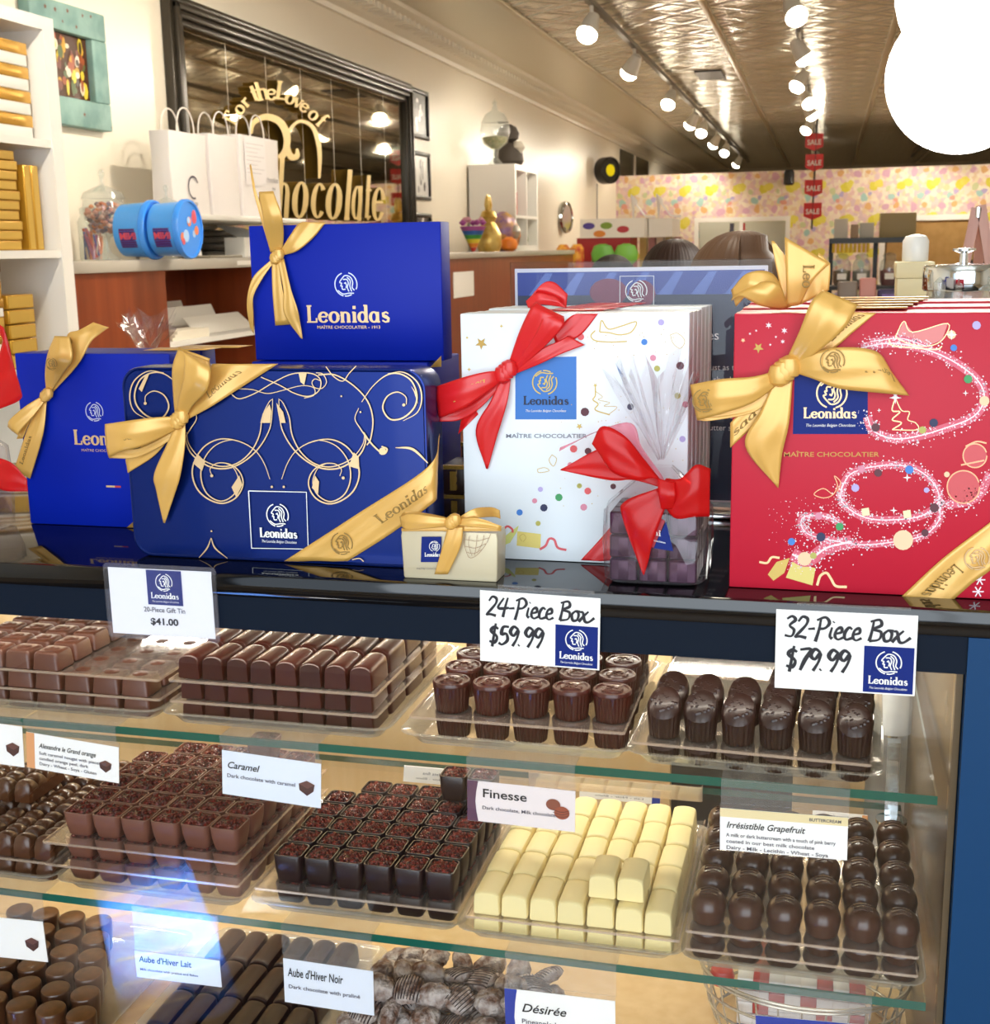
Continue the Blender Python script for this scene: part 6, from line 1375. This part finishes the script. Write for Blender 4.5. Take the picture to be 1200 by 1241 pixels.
# white paper carrier bags standing on a small wall shelf
kraft = M('white_kraft', '#eee8e6', .6); twine = M('twisted_handle', '#e9e2da', .6)
t = T('wall_shelf', 'white wall shelf on scalloped bracket carrying the paper bags', 'shelf', (-2.7, 5.1, 1.62)); SHZ = 1.665
MB().box(XW, -2.5, 4.78, 5.95, SHZ-.022, SHZ, white_m, bev=.003).build('shelf_board', t)
for y in (5.0, 5.75):
    m = MB(); m.slab([(XW+.002, y, SHZ-.023)] + [(XW + .002 + .30*math.sin(a*.157), y, SHZ - .023 - .15*(1-math.cos(a*.157))) for a in range(11)][::-1] + [(XW+.002, y, SHZ-.18)], (0, .03, 0), white_m); m.build('bracket', t, smooth=False)
for k, (y0, w, lab) in enumerate(((4.81, .33, 'white paper carrier bag with round stamp, first on the wall shelf by the turquoise print'), (5.16, .28, 'white paper carrier bag half hidden, second on the wall shelf'), (5.46, .43, 'large white paper carrier bag with printed name, in front of the mirror'))):
    x1 = -2.6; d_ = .095; H = (.335, .35, .37)[k]; t = T('paper_bag', lab, 'bag', (x1-d_/2, y0+w/2, SHZ), 'white paper bags on the wall shelf'); rnd = random.Random(k)
    m = MB(); out = lambda z, i, c_: [(x, y, SHZ + z) for x, y in rr(d_ - i, w - .008, .004, 2, x1-d_/2, y0+w/2)]
    lo = []
    for z, i in ((.0006, 0), (H*.3, .004), (H*.65, .012), (H, .004)): lo.append(out(z, i, 0))
    m.loft(lo, kraft, cap1=False); m.build('bag_body', t)
    h_ = MB()
    for xx in (x1-.012, x1-d_+.012):
        c_ = y0 + w/2; hw = min(.075, w*.35); h_.tube([(xx, c_ + hw*math.cos(math.pi*a/14), SHZ + H - .01 + .11*math.sin(math.pi*a/14)**.8) for a in range(15)], .0035, twine, 6)
    h_.build('handle', t)
    p = MB(); fB = Plane((x1+.001, y0, SHZ), (0, 1, 0), (0, 0, 1))
    if k == 0: stroke(p, [(w*.55 + .045*math.cos(a*.5), H*.34 + .045*math.sin(a*.5)) for a in range(1, 11)], .008, fB, grey_ink); text(p, 'Shop', .03, fB, grey_ink, w*.55, H*.12)
    if k == 2:
        text(p, 'chocolate', .035, fB, grey_ink, w*.77, H*.46); text(p, 'shop', .02, fB, grey_ink, w*.8, H*.37); p.poly([fB(w*.1, H*.4, .0005), fB(w*.62, H*.4, .0005), fB(w*.62, H*.97, .0005), fB(w*.1, H*.97, .0005)], M('receipt_paper', '#f1ecec', .6))
        for q_ in range(8): rect2(p, w*.14, H*(.9-q_*.05), w*(.58 - (q_ % 3)*.08), H*(.905-q_*.05), fB, M('faint_ink', '#b9b2b4', .6), .0008)
    if p.v: p.build('print', PART['bag_body'], smooth=False)
tag(MB().box(-2.7, -2.6, 5.45, 5.75, CT+.0005, CT+.09, white_m, bev=.002).build('white_carton'), 'white carton on the cabinet under the wall shelf', 'box')
tag(MB().box(-2.55, -2.42, 4.75, 5.05, CT+.0005, CT+.012, M('grey_tray', '#8d8474', .4), bev=.004).build('flat_tray'), 'flat grey tray lying on the cabinet beside the blue tubs', 'tray')

# white cube shelf with ornaments, further along the cabinet
t = T('cube_shelf', 'white four-cube shelf unit standing on the cabinet against the wall', 'shelf', (-2.69, 10.7, CT))
m = MB(); kx0, kx1, ky0, ky1, kz0, kz1 = -2.88, -2.49, 10.3, 11.15, CT+.0005, 2.183; th = .045
for a in ((ky0, ky0+th, kz0, kz1), (ky1-th, ky1, kz0, kz1), (ky0+th, ky1-th, kz1-th, kz1), (ky0+th, ky1-th, kz0, kz0+th)): m.box(kx0, kx1, *a, white_m)
zm = 1.765; m.box(kx0+.011, kx1-.002, ky0+th, ky1-th, zm-.012, zm+.012, white_m)
for a in ((kz0+th, zm-.012), (zm+.012, kz1-th)): m.box(kx0+.011, kx1-.002, (ky0+ky1)/2-.012, (ky0+ky1)/2+.012, *a, white_m)
m.box(kx0+.001, kx0+.01, ky0+th, ky1-th, kz0+th, kz1-th, white_m); m.build('carcass', t, smooth=False)
redb = M('red_book', '#b8322c', .4); gl_dark = M('dark_ornament', '#2c2622', .3)
tag(MB().box(-2.7, -2.52, 10.42, 10.5, zm+.0125, zm+.2, redb).build('red_box'), 'small red box in the upper cube of the white shelf unit', 'box')
tag(MB().lathe([(.05, 0), (.06, .02), (.03, .08), (.045, .16), (.02, .24), (.001, .26)], gl_dark, 18, (-2.6, 10.93, zm+.0125)).build('figurine'), 'dark figurine in the upper cube of the white shelf unit', 'ornament')
tag(MB().lathe([(.05, 0), (.07, .04), (.06, .12), (.03, .18), (.05, .22)], M('green_vase', '#7c8a5a', .3), 18, (-2.6, 10.93, kz0+.046)).build('vase'), 'greenish vase in the lower cube of the white shelf unit', 'vase')
tag(MB().lathe([(.05, 0), (.06, .03), (.05, .1), (.02, .16)], M('grey_vase', '#8a8c88', .3), 18, (-2.6, 10.55, kz0+.046)).build('vase'), 'grey vase in the nearer lower cube of the shelf unit', 'vase')
o = T('glass_urn', 'footed glass urn of green sweets on top of the white shelf unit', 'jar', (-2.68, 10.42, kz1))
MB().lathe([(.07, .0005), (.06, .01), (.02, .06), (.03, .12), (.10, .17), (.125, .27), (.11, .33)], jar_g, 28, (-2.68, 10.42, kz1), cap=False).build('jar_body', o); MB().lathe([(.115, .335), (.08, .4), (.03, .43), (.015, .47), (.02, .49), (.001, .52)], jar_g, 28, (-2.68, 10.42, kz1)).build('lid', o)
MB().lathe([(.03, .13), (.09, .18), (.105, .22), (.001, .24)], M('green_sweets', '#6c7a3a', .4, mottle='#a89a6a', mscale=40), 20, (-2.68, 10.42, kz1)).build('sweets', o)
o = T('figurine', 'dark bear-like figurine seated beside the urn on the shelf unit', 'ornament', (-2.66, 10.78, kz1))
MB().lathe([(.10, .0005), (.13, .05), (.12, .14), (.07, .2)], M('dark_plush', '#3a322a', .7), 20, (-2.66, 10.78, kz1)).build('body', o); MB().lathe([(.02, .19), (.085, .23), (.095, .28), (.07, .33), (.02, .355)], M('dark_plush', '#3a322a', .7), 20, (-2.66, 10.78, kz1)).build('head', o)
MB().lathe([(.03, -.05), (.06, 0), (.03, .05)], M('pale_plush', '#b8b0a2', .7), 14, (-2.57, 10.76, kz1+.16)).build('chest_patch', o)
# Easter ornaments on the cabinet in front of the shelf unit
orn = [M('egg_%d' % i, c, .3, metal=mtl, mottle=c2, mscale=14) for i, (c, c2, mtl) in enumerate((('#d98ba0', '#7fb0b8', 0), ('#caa24a', '#e2c77a', .6), ('#c9a05a', '#8a6a9a', .2), ('#a8623a', '#d9a05a', .2)))]
rb_m = [M('rainbow_%d' % i, c, .4) for i, c in enumerate(('#c8302c', '#e8892c', '#e8d23c', '#4aa04a', '#3f6fc0', '#b65aa8', '#e6a6b8'))]
t = T('candy_heart_basket', 'rainbow layered candy cone with pink flowers on the cabinet', 'ornament', (-2.52, 9.1, CT)); zc = CT
for k in range(6): MB().lathe([(.012 + k*.014, .004 + k*.03), (.026 + k*.014, .033 + k*.03)], rb_m[k], 20, (-2.52, 9.1, zc)).build('candy_layer', t)
for k in range(7): MB().lathe([(.008, -.02), (.03, 0), (.008, .02)], rb_m[6 if k % 2 else 5], 10, (-2.52 + .075*math.cos(k*.9), 9.1 + .075*math.sin(k*.9), zc + .21 + .02*(k % 2))).build('flower', t)
t = T('gold_rabbit', 'gold foil rabbit with pointed ears on the cabinet', 'ornament', (-2.52, 9.55, CT))
MB().lathe([(.08, .0005), (.10, .05), (.095, .13), (.06, .2), (.05, .22), (.065, .26), (.05, .3), (.02, .315)], orn[1], 20, (-2.52, 9.55, CT)).build('body', t)
for s_ in (-1, 1): MB().lathe([(.012, 0), (.022, .05), (.016, .1), (.002, .13)], orn[1], 10, (-2.52, 9.55 + s_*.035, CT+.295)).build('ear', t)
t = T('easter_egg', 'large patterned foil egg in wrap on the cabinet', 'ornament', (-2.5, 9.92, CT)); MB().lathe([(.05, .0005), (.10, .05), (.125, .12), (.12, .2), (.08, .27), (.03, .305), (.001, .31)], orn[2], 24, (-2.5, 9.92, CT)).build('egg', t); MB().lathe([(.03, .10), (.05, .15), (.03, .2)], M('silver_patch', '#c9c7c0', .25, metal=.6), 14, (-2.4, 9.89, CT)).build('silver_patch', t)
tag(MB().lathe([(.03, .0005), (.06, .02), (.068, .055), (.055, .09), (.02, .11)], M('orange_sweet', '#e8842c', .4), 18, (-2.40, 9.71, CT)).build('orange_ball'), 'round orange ornament in front of the patterned egg', 'ornament')
tag(MB().lathe([(.05, .0005), (.09, .05), (.11, .12), (.1, .19), (.06, .25), (.002, .28)], orn[3], 22, (-2.53, 10.18, CT)).build('easter_egg'), 'brown foil egg beside the cube shelf unit', 'ornament')

# wall clocks, handle, sweets stand
t = T('round_sign', 'yellow-faced round wall sign in black drum with hanging cord', 'wall sign', (XW, 16.35, 2.45)); RY = Matrix.Translation((XW+.1, 16.35, 2.455)) @ Matrix.Rotation(math.radians(-38), 4, 'Z') @ Matrix.Rotation(math.radians(90), 4, 'Y')
MB().lathe([(.16, .001), (.165, .01), (.165, .14), (.155, .15), (.145, .15), (.14, .135)], frame_k, 32).xf(RY).build('drum', t); MB().lathe([(.145, .134), (.001, .136)], glow('yellow_face', '#f2d21c', .9), 32).xf(RY).build('glow_face', t)  # sign face is given its own glow
MB().tube([(XW+.02, 16.35, 2.3), (XW+.02, 16.35, 1.75)], .006, grey_ink, 6).build('cord', t)
t = T('wall_clock', 'round silver wall clock on the cream wall', 'clock', (XW, 14.15, 1.84)); RY = Matrix.Translation((XW+.03, 14.15, 1.84)) @ Matrix.Rotation(math.radians(-12), 4, 'Z') @ Matrix.Rotation(math.radians(90), 4, 'Y')
MB().lathe([(.17, .001), (.175, .03), (.165, .05), (.14, .055), (.135, .045)], chrome, 32).xf(RY).build('case', t); MB().lathe([(.135, .044), (.001, .045)], M('clock_face', '#d9d2c2', .4), 32).xf(RY).build('face', t)
m = MB(); m.box(XW+.047, XW+.05, 14.145, 14.155, 1.84, 1.94, black_ink); m.box(XW+.047, XW+.05, 14.15, 14.22, 1.835, 1.845, black_ink); m.build('hand', t)
t = T('pull_handle', 'black bar handle fixed to the wall past the shelf unit', 'handle', (XW, 11.85, 1.6)); m = MB(); m.tube([(XW, 11.85, 1.62), (XW+.07, 11.85, 1.62), (XW+.07, 11.85, 1.98), (XW, 11.85, 1.98)], .016, frame_k, 8); m.build('bar', t)
t = T('sweet_dispenser', 'red sweet stand with white header of coloured beans and green apple shapes', 'stand', (-2.2, 13.2, 0)); rdm = M('stand_red', '#a81f22', .4)
MB().box(-2.5, -1.95, 13.0, 13.5, 0, 1.6, rdm).build('stand_body', t, smooth=False)
MB().box(-2.46, -1.8, 12.97, 13.5, 1.6, 1.79, white_m).build('header', t, smooth=False)
p = MB(); fH = Plane((-2.46, 12.969, 1.6)); bc = [M('bean_%d' % i, c, .35) for i, c in enumerate(('#4a3a9a', '#7a9a2c', '#b8323c', '#d9862c'))]
for k, (x, y) in enumerate(((.09, .12), (.27, .12), (.44, .08), (.2, .04))): disc(p, x, y, .062, fH, bc[k], .001, 16, .034)
p.build('print', PART['header'], smooth=False)
for x, c in ((-2.22, '#6fb84a'), (-1.98, '#7cc24f')): MB().lathe([(.05, 0), (.11, .05), (.12, .13), (.09, .2), (.03, .22), (.02, .2)], M('apple_' + c[1:4], c, .35), 20, (x, 12.93, 1.32), sy=.4).build('apple_shape', t)
for k, x in enumerate((-2.56, -2.42)): tag(MB().lathe([(.06, 0), (.07, .1), (.07, .2), (.04, .24)], M('red_gold_tin', '#b0321f', .35, mottle='#e0a83c', mscale=12), 18, (x, 12.6, 1.3)).build('sweet_tin'), ('red and gold sweet tin nearest the wall by the red stand', 'red and gold sweet tin touching the red stand')[k], 'tin')
for k, x in enumerate((-2.58, -2.40)): tag(MB().box(x-.05, x+.05, 12.55, 12.65, 0, 1.2995, white_m).build('pedestal'), ('white pedestal nearest the wall under a sweet tin', 'white pedestal next to the red stand')[k], 'pedestal') if k == 5 else None
tag(MB().box(-2.64, -2.34, 12.5, 12.7, 0, 1.2995, white_m).build('pedestal'), 'white pedestal under the red and gold tins', 'pedestal')
for k, x in enumerate((-1.9, -1.64)):
    t = T('high_heel_shoe', ('pale decorative high heel on the sweet stand header', 'pale decorative high heel at the far end of the header')[k], 'shoe', (x, 13.2, 1.79)); z0 = 1.7902
    m = MB(); m.loft([[(x + .10 - a*.05, 13.2 + s_*w_, z0 + zz) for s_, zz in ((-1, b0), (1, b0), (1, b0+.02), (-1, b0+.02))] for a, w_, b0 in ((-1.5, .02, 0), (-.6, .045, 0), (.6, .04, .012), (1.8, .03, .09), (3.2, .035, .17))], kraft); m.build('sole', t)
    MB().loft([[(x + .10 - a*.05, 13.2 + s_*w_, z0 + zz) for s_, zz in ((-1, b0), (1, b0), (1, b0+.05), (-1, b0+.05))] for a, w_, b0 in ((2.2, .02, .13), (3.2, .036, .18), (3.5, .03, .19))], kraft).build('upper', t); MB().tube([(x-.055, 13.2, z0+.19), (x-.05, 13.2, z0)], [.02, .008], kraft, 8).build('heel', t)
m = T('display_rack', 'white wire sweet rack beside the red stand', 'rack', (-1.75, 13.6, 0)); MB().box(-1.94, -1.55, 13.52, 13.9, 0, .95, white_m).build('rack_base', m, smooth=False); MB().box(-1.79, -1.55, 13.2, 13.9, 1.6, 1.785, white_m).build('rack_top', m, smooth=False)
for k in range(5): MB().box(-1.93 + k*.09, -1.86 + k*.09, 13.53, 13.7, .951, 1.598, M('tube_%d' % (k % 3), ('#c8b46a', '#b88a8a', '#d9cdb8')[k % 3], .4)).build('sweet_tube', m, smooth=False)
# low shelving and jars in the middle of the shop
t = T('jar_rack', 'black metal rack of large sweet jars in the middle of the shop', 'rack', (.28, 9.2, 0)); blk = M('rack_black', '#16130f', .4)
MB().box(0, .62, 9.0, 9.4, 1.50, 1.535, blk).build('shelf', t, smooth=False); MB().box(0, .62, 9.0, 9.4, 1.19, 1.215, blk).build('shelf', t, smooth=False)
for x in (0, .30, .59): MB().box(x, x+.03, 9.36, 9.4, 0, 1.5, blk).build('post', t, smooth=False)
for k in range(9): tag(MB().tube([(.03 + k*.028, 9.02, 1.499), (.03 + k*.028, 9.02, 1.44)], .011, M('yellow_sweet', '#d9b52c', .4), 6).build('hanging_sweet'), f'yellow sweet hanging under the black rack, {ORD[k]} along', 'sweet', 'yellow sweets hanging under the jar rack')
for k, (x, c, lab) in enumerate(((.09, '#5a4a1c', 'olive brown sweets'), (.22, '#8d8a7c', 'pale grey sweets'), (.40, '#7a1f1c', 'dark red sweets'), (.53, '#2f6a34', 'green sweets'))):
    t = T('sweet_jar', f'large round glass jar of {lab} with white label on the black rack', 'jar', (x, 9.12, 1.2155), 'large jars on the black rack')
    MB().lathe([(.05, .0005), (.06, .03), (.0625, .11), (.055, .16), (.04, .18), (.045, .2), (.03, .215), (.001, .22)], jar_g, 24, (x, 9.12, 1.2155)).build('jar_body', t); MB().lathe([(.045, .002), (.056, .03), (.058, .1), (.001, .12)], M('sweets_' + c[1:], c, .4), 20, (x, 9.12, 1.2155)).build('sweets', t); MB().box(x-.03, x+.03, 9.038, 9.0405, 1.26, 1.30, paper_m).build('jar_label', t, smooth=False)
for k, (x, w, h, c, lab) in enumerate(((.03, .09, .13, '#c9bfae', 'grey patterned carton on the black rack, first along'), (.14, .05, .09, '#a8886a', 'small brown carton on the black rack'), (.2, .09, .10, '#b9b2a4', 'pale carton beside the brown one on the black rack'), (.33, .23, .16, '#9a8557', 'large olive cardboard box on the black rack'))):
    tag(MB().box(x, x+w, 9.1, 9.25, 1.5355, 1.5355+h, M('carton_' + c[1:], c, .5, mottle=c, mscale=5), bev=.003).build('carton'), lab, 'box')
t = T('low_table', 'low dark table in front of the jar rack', 'table', (.3, 8.3, 0)); MB().box(0, .8, 8.1, 8.6, 1.0, 1.03, blk).build('tabletop', t, smooth=False)
for x in (.02, .75): MB().box(x, x+.03, 8.3, 8.33, 0, 1.0, blk).build('leg', t, smooth=False)
for k, (x, w, h, c, lab) in enumerate(((.06, .12, .24, '#7c6f66', 'cellophane parcel of grey sweets in front of the jar rack'), (.19, .1, .26, '#c98a84', 'cellophane parcel of pink sweets in front of the jar rack'), (.3, .17, .19, '#2c1c50', 'purple gift packet with orange picture in front of the jar rack'), (.48, .1, .2, '#e0bd76', 'yellow carton beside the purple packet'))):
    t = T('sweet_parcel', lab, 'packet', (x+w/2, 8.25, 1.03)); MB().box(x, x+w, 8.2, 8.3, 1.0305, 1.03+h, M('parcel_' + c[1:], c, .4, mottle=c, mscale=20), bev=.012).build('parcel_body', t)
    if k == 2: p = MB(); fP = Plane((x, 8.199, 1.03)); disc(p, w*.5, h*.35, .05, fP, M('packet_orange', '#c98a4a', .4), .001, 14, .03); rect2(p, w*.15, h*.7, w*.85, h*.85, fP, M('packet_lilac', '#7a62b0', .4)); p.build('print', PART['parcel_body'], smooth=False)
tag(MB().box(.74, 1.9, 17.99, 18.0, 1.1, 1.775, M('cork', '#b08a52', .7, mottle='#a57f48', mscale=8)).build('cork_board'), 'brown cork panel filling the white door frame on the papered wall', 'board')
tag(MB().box(-1.9, -.4, 18.9, 19.3, 0, 1.95, M('pale_cupboard', '#dfe3d6', .4)).build('cupboard', smooth=False), 'pale cupboard seen through the opening in the papered wall', 'cupboard')
tag(MB().box(-1.72, -.6, 17.99, 18.05, 1.2, 1.3, grey_ink).build('window_ledge'), 'grey ledge inside the opening of the papered wall', 'ledge')
for k, (x, c, lab) in enumerate(((-1.15, '#b82f2c', 'red packet on the ledge of the papered wall opening'), (-1.3, '#3a3a4a', 'dark bottle on the ledge of the papered wall opening'))): tag(MB().lathe([(.06, .0005), (.07, .1), (.06, .3), (.03, .42), (.03, .5)], M('ledge_' + c[1:], c, .4), 14, (x, 18.02, 1.3)).build('bottle'), lab, 'bottle')
tag(MB().lathe([(.05, 0), (.07, .02), (.07, .16), (.05, .2)], frame_k, 14, (-.55, 17.9, 2.28)).build('wall_speaker'), 'small black speaker on the papered wall', 'speaker')

# ------------------------------------------------------------------ people beyond the counter
def person(lab, x, y, top, rz, hair, skin, shirt, long_hair):
    k = top/1.66; t = T('person', lab, 'person', (x, y, 0))
    J = [((0, 0, .88), .135), ((0, .01, 1.08), .125), ((0, .015, 1.28), .14), ((0, 0, 1.40), .06), ((0, -.01, 1.47), .055), ((0, -.02, 1.545), .082), ((0, -.015, 1.60), .078),
         ((.17, .01, 1.34), .062), ((.22, .02, 1.10), .048), ((.2, -.12, .92), .038), ((.19, -.17, .86), .032), ((-.17, .01, 1.34), .062), ((-.22, .02, 1.10), .048), ((-.2, -.12, .92), .038), ((-.19, -.17, .86), .032),
         ((.09, 0, .80), .095), ((.1, -.01, .46), .062), ((.1, .02, .09), .045), ((.1, -.13, .035), .035), ((-.09, 0, .80), .095), ((-.1, -.01, .46), .062), ((-.1, .02, .09), .045), ((-.1, -.13, .035), .035)]
    E_ = [(0, 1), (1, 2), (2, 3), (3, 4), (4, 5), (5, 6), (2, 7), (7, 8), (8, 9), (9, 10), (2, 11), (11, 12), (12, 13), (13, 14), (0, 15), (15, 16), (16, 17), (17, 18), (0, 19), (19, 20), (20, 21), (21, 22)]
    me = bpy.data.meshes.new('sk'); me.from_pydata([tuple(c*k for c in j[0]) for j in J], E_, []); o = bpy.data.objects.new('sk', me); COL.objects.link(o)
    md = o.modifiers.new('s', 'SKIN'); md.use_smooth_shade = True; o.modifiers.new('b', 'SUBSURF').levels = 2
    for v, j in zip(me.skin_vertices[0].data, J): v.radius = (j[1]*k, j[1]*k)
    me.skin_vertices[0].data[0].use_root = True
    dg = bpy.context.evaluated_depsgraph_get(); b_ = bpy.data.meshes.new_from_object(o.evaluated_get(dg)); bpy.data.objects.remove(o); b_.name = 'body'
    R_ = Matrix.Translation((x, y, 0)) @ Matrix.Rotation(rz, 4, 'Z'); b_.transform(R_)
    b_.materials.clear(); b_.materials.append(M('skin_' + skin[1:], skin, .5)); b_.materials.append(M('cloth_' + shirt[1:], shirt, .7))
    for p in b_.polygons: p.material_index = 1 if (.1*k < p.center.z < 1.38*k) else 0
    bo = bpy.data.objects.new('body', b_); COL.objects.link(bo); bo.parent = t; bo.matrix_parent_inverse = Matrix.Translation(-t.location)
    m = MB(); hc = Vector((0, -.018, 1.565*k)); rows = []; hm = M('hair_' + hair[1:], hair, .5, spec=.3)
    for a in range(11):
        th = math.radians(4 + a*(98 if not long_hair else 118)/10); row = []
        for b2 in range(161):
            ph = 2*math.pi*b2/160; fr2 = math.sin(ph) < -.45 and th > .66
            r_2 = .103*k*(1 + (.004*math.sin(ph*16) + .006*math.sin(ph*47 + 2*math.sin(ph*5)))*min(1, th*2)) if not fr2 else .088*k*.93
            row.append(hc + Vector((r_2*math.sin(th)*math.cos(ph)*.93, r_2*math.sin(th)*math.sin(ph)*1.08, r_2*math.cos(th)*(1.0 if th < 1.57 else 1.5))))
        rows.append(row)
    m.grid(rows, hm); m.xf(R_).build('hair', t, ang=75)
    f = MB(); e = M('eye_white', '#e9e4de', .3); 
    for s_ in (-1, 1): f.lathe([(.002, -.012), (.0125, 0), (.002, .012)], e, 10, (s_*.03*k, -.097*k, 1.56*k)); f.lathe([(.003, -.02), (.012, 0), (.006, .028)], MATS['skin_' + skin[1:]], 10, (s_*.085*k, -.015*k, 1.55*k))
    f.lathe([(.006, -.02), (.014, -.012), (.008, .025)], MATS['skin_' + skin[1:]], 10, (0, -.105*k, 1.535*k)); f.lathe([(.004, -.006), (.018, 0), (.004, .006)], M('lips', '#a85a54', .5), 12, (0, -.098*k, 1.495*k), sy=.5)
    f.xf(R_).build('face_features', t); return t
person('person with brown hair looking down behind the dark blue sign holder', -.172, 2.42, 1.520, math.radians(62), '#5c4230', '#d9a890', '#6a6f78', True)
person('person with black hair facing away in the middle of the shop', -.76, 4.6, 1.47, math.radians(170), '#17120f', '#c99a80', '#2a2a30', False)
person('person with dark hair half hidden behind the brown-haired person', -.42, 3.55, 1.515, math.radians(150), '#2a1812', '#c99a80', '#3a3038', False)
person('person with dark hair beyond the easel and jars', .75, 7.2, 1.40, math.radians(160), '#2a1c14', '#c99a80', '#54504a', False)

# ------------------------------------------------------------------ ceiling tracks, lamps, banner, globes
trk = M('track_grey', '#5a5142', .4, metal=.4); wht = M('lamp_white', '#e9e4d8', .35)
def spot(x, y, lab, aim, lit, group):
    t = T('track_spotlight', lab, 'spotlight', (x, y, CEIL-.05), group)
    MB().tube([(x, y, CEIL-.075), (x, y, CEIL-.15)], .012, wht, 8).build('stem', t)
    a = Vector(aim).normalized(); c = Vector((x, y, CEIL-.17)); q = a.to_track_quat('Z', 'Y').to_matrix().to_4x4(); MX = Matrix.Translation(c) @ q
    MB().lathe([(.012, -.06), (.035, -.05), (.05, .0), (.062, .07), (.064, .085), (.058, .085), (.05, .05)], wht, 24).xf(MX).build('lamp_head', t)
    MB().lathe([(.045, .045), (.060, .075), (.064, .10), (.05, .125), (.025, .138), (.001, .14)], glow('lamp_glow', '#fff1d6', 28), 20).xf(MX).build('bulb', t)
    if lit:
        l = bpy.data.lights.new('spot_lamp', 'SPOT'); l.energy = lit*9; l.color = (1, .9, .74); l.spot_size = 2.4; l.spot_blend = .8; l.shadow_soft_size = .05
        o = bpy.data.objects.new('spot_lamp', l); COL.objects.link(o); o.location = c + a*.12; o.rotation_euler = a.to_track_quat('-Z', 'Y').to_euler()
for k, x in enumerate((-1.46, -.26)): 
    t = T('lighting_track', ('long grey lighting track over the sweet stand side', 'long grey lighting track over the middle of the shop')[k], 'track', (x, 12, CEIL)); MB().box(x-.018, x+.018, 1.0, 24, CEIL-.075, CEIL-.04, trk).build('rail', t, smooth=False)
    for y in range(3, 24, 4): MB().tube([(x, y, CEIL-.042), (x, y, CEIL-.021)], .012, trk, 8).build('ceiling_mount', t)
words_ = 'nearest second third fourth fifth sixth seventh eighth ninth tenth eleventh'.split()
for k, y in enumerate((2.2, 4.6, 8.1, 9.9, 12.2, 14.3, 15.4, 17.2, 18.8, 21.5)): spot(-1.46, y, f'white track spotlight, {words_[k]} along the track nearer the mirror wall', ((-.5, .3, -.8) if k % 2 else (-.2, -.5, -.8)) if k > 1 else (-.5, .25, -.75), (46, 46, 36, 36, 36, 30, 30, 30, 40, 60)[k], 'spotlights on the track nearer the mirror')
for k, y in enumerate((2.6, 5.4, 8.0, 9.6, 11.3, 12.8, 13.8, 15.6, 17.5, 20.5)): spot(-.26, y, f'white track spotlight, {words_[k]} along the track over the shop middle', ((.5, .1, -.8), (-.45, -.35, -.8), (.35, -.6, -.7))[k % 3] if k > 1 else (-.3, -.75, -.6), (40, 34, 34, 30, 30, 0, 30, 30, 30, 60)[k], 'spotlights on the middle track')
for k, x in enumerate((1.35, 2.75)):  # tracks and spots added to light the right side and its mirror image
    t = T('lighting_track', ('lighting track added to brighten the right half of the shop', 'lighting track added to brighten the far side wall')[k], 'track', (x, 12, CEIL)); MB().box(x-.018, x+.018, 1.0, 24, CEIL-.075, CEIL-.04, trk).build('rail', t, smooth=False)
    for j, y in enumerate((3.5, 7, 10.5, 14, 17)): spot(x, y, f'white track spotlight, {words_[j]} along the track ' + ('added to light the right half of the shop', 'added to light the far side wall')[k], (.5, -.2, -.7) if j % 2 else (-.3, .3, -.8), 36, 'spotlights added to light the right half')
t = T('sale_banner', 'hanging string of four red sale flags in the middle of the shop', 'banner', (-.2, 16.4, 1.7)); redf = M('flag_red', '#cf1f1c', .45)
zs_ = [2.16, 1.985, 1.86, 1.735] 
for k, (px_, py_, hh) in enumerate(((987, 172, .1), (987, 197, .1), (986, 228, .1), (985, 256, .1))):
    c = U(px_, py_, Y=16.4); m = MB(); w = .107; h = .10
    m.slab([Vector((c.x + a*w, 16.4, c.z + b_*h)) for a, b_ in ((-1, 1), (1, 1), (1, -.6), (0, -1.05), (-1, -.6))], (0, .003, 0), redf); o = m.build('flag', t, smooth=False)
    p = MB(); text(p, 'SALE', .086, Plane((c.x, 16.398, c.z)), white_ink, 0, -.032, bold=.015, width=.165); q = p.build('word', o, smooth=False); q.matrix_parent_inverse = Matrix.Identity(4) @ Matrix.Translation(-t.location) if False else Matrix.Translation(t.location) @ Matrix.Translation(-t.location)
MB().tube([(-.19, 16.41, CEIL-.02), (-.215, 16.41, 1.68)], .012, blk, 6).build('cord', t)
for k, (px_, py_, Yg, R_) in enumerate(((1168, 92, 3.2, .172), (1205, -20, 3.9, .26))):
    c = U(px_, py_, Y=Yg); t = T('globe_lamp', ('white glowing globe pendant lamp, lower of the two', 'white glowing globe pendant lamp, behind and above the lower globe')[k], 'lamp', (c.x, c.y, c.z))
    n_ = 20; MB().lathe([(max(.0008, R_*math.sin(math.pi*a/n_)), -R_*math.cos(math.pi*a/n_)) for a in range(n_+1)], glow('globe_glow', '#fffaf0', 14), 36, tuple(c)).build('globe', t)
    MB().lathe([(.03, R_*.97), (.045, R_*.99), (.045, R_*1.08), (.01, R_*1.1)], chrome, 20, tuple(c)).build('cap', t); MB().tube([(c.x, c.y, c.z + R_*1.09), (c.x, c.y, CEIL)], .006, chrome, 8).build('cord', t)
t = T('ceiling_vent', 'dark rectangular air vent in the tin ceiling', 'vent', (-1.0, 13.5, CEIL)); MB().box(-1.22, -.98, 11.9, 12.5, CEIL-.012, CEIL-.0005, blk).build('grille', t, smooth=False)
# photographer-side light spill is the shop front plus the added mat spot; soft fill bounce comes from the walls
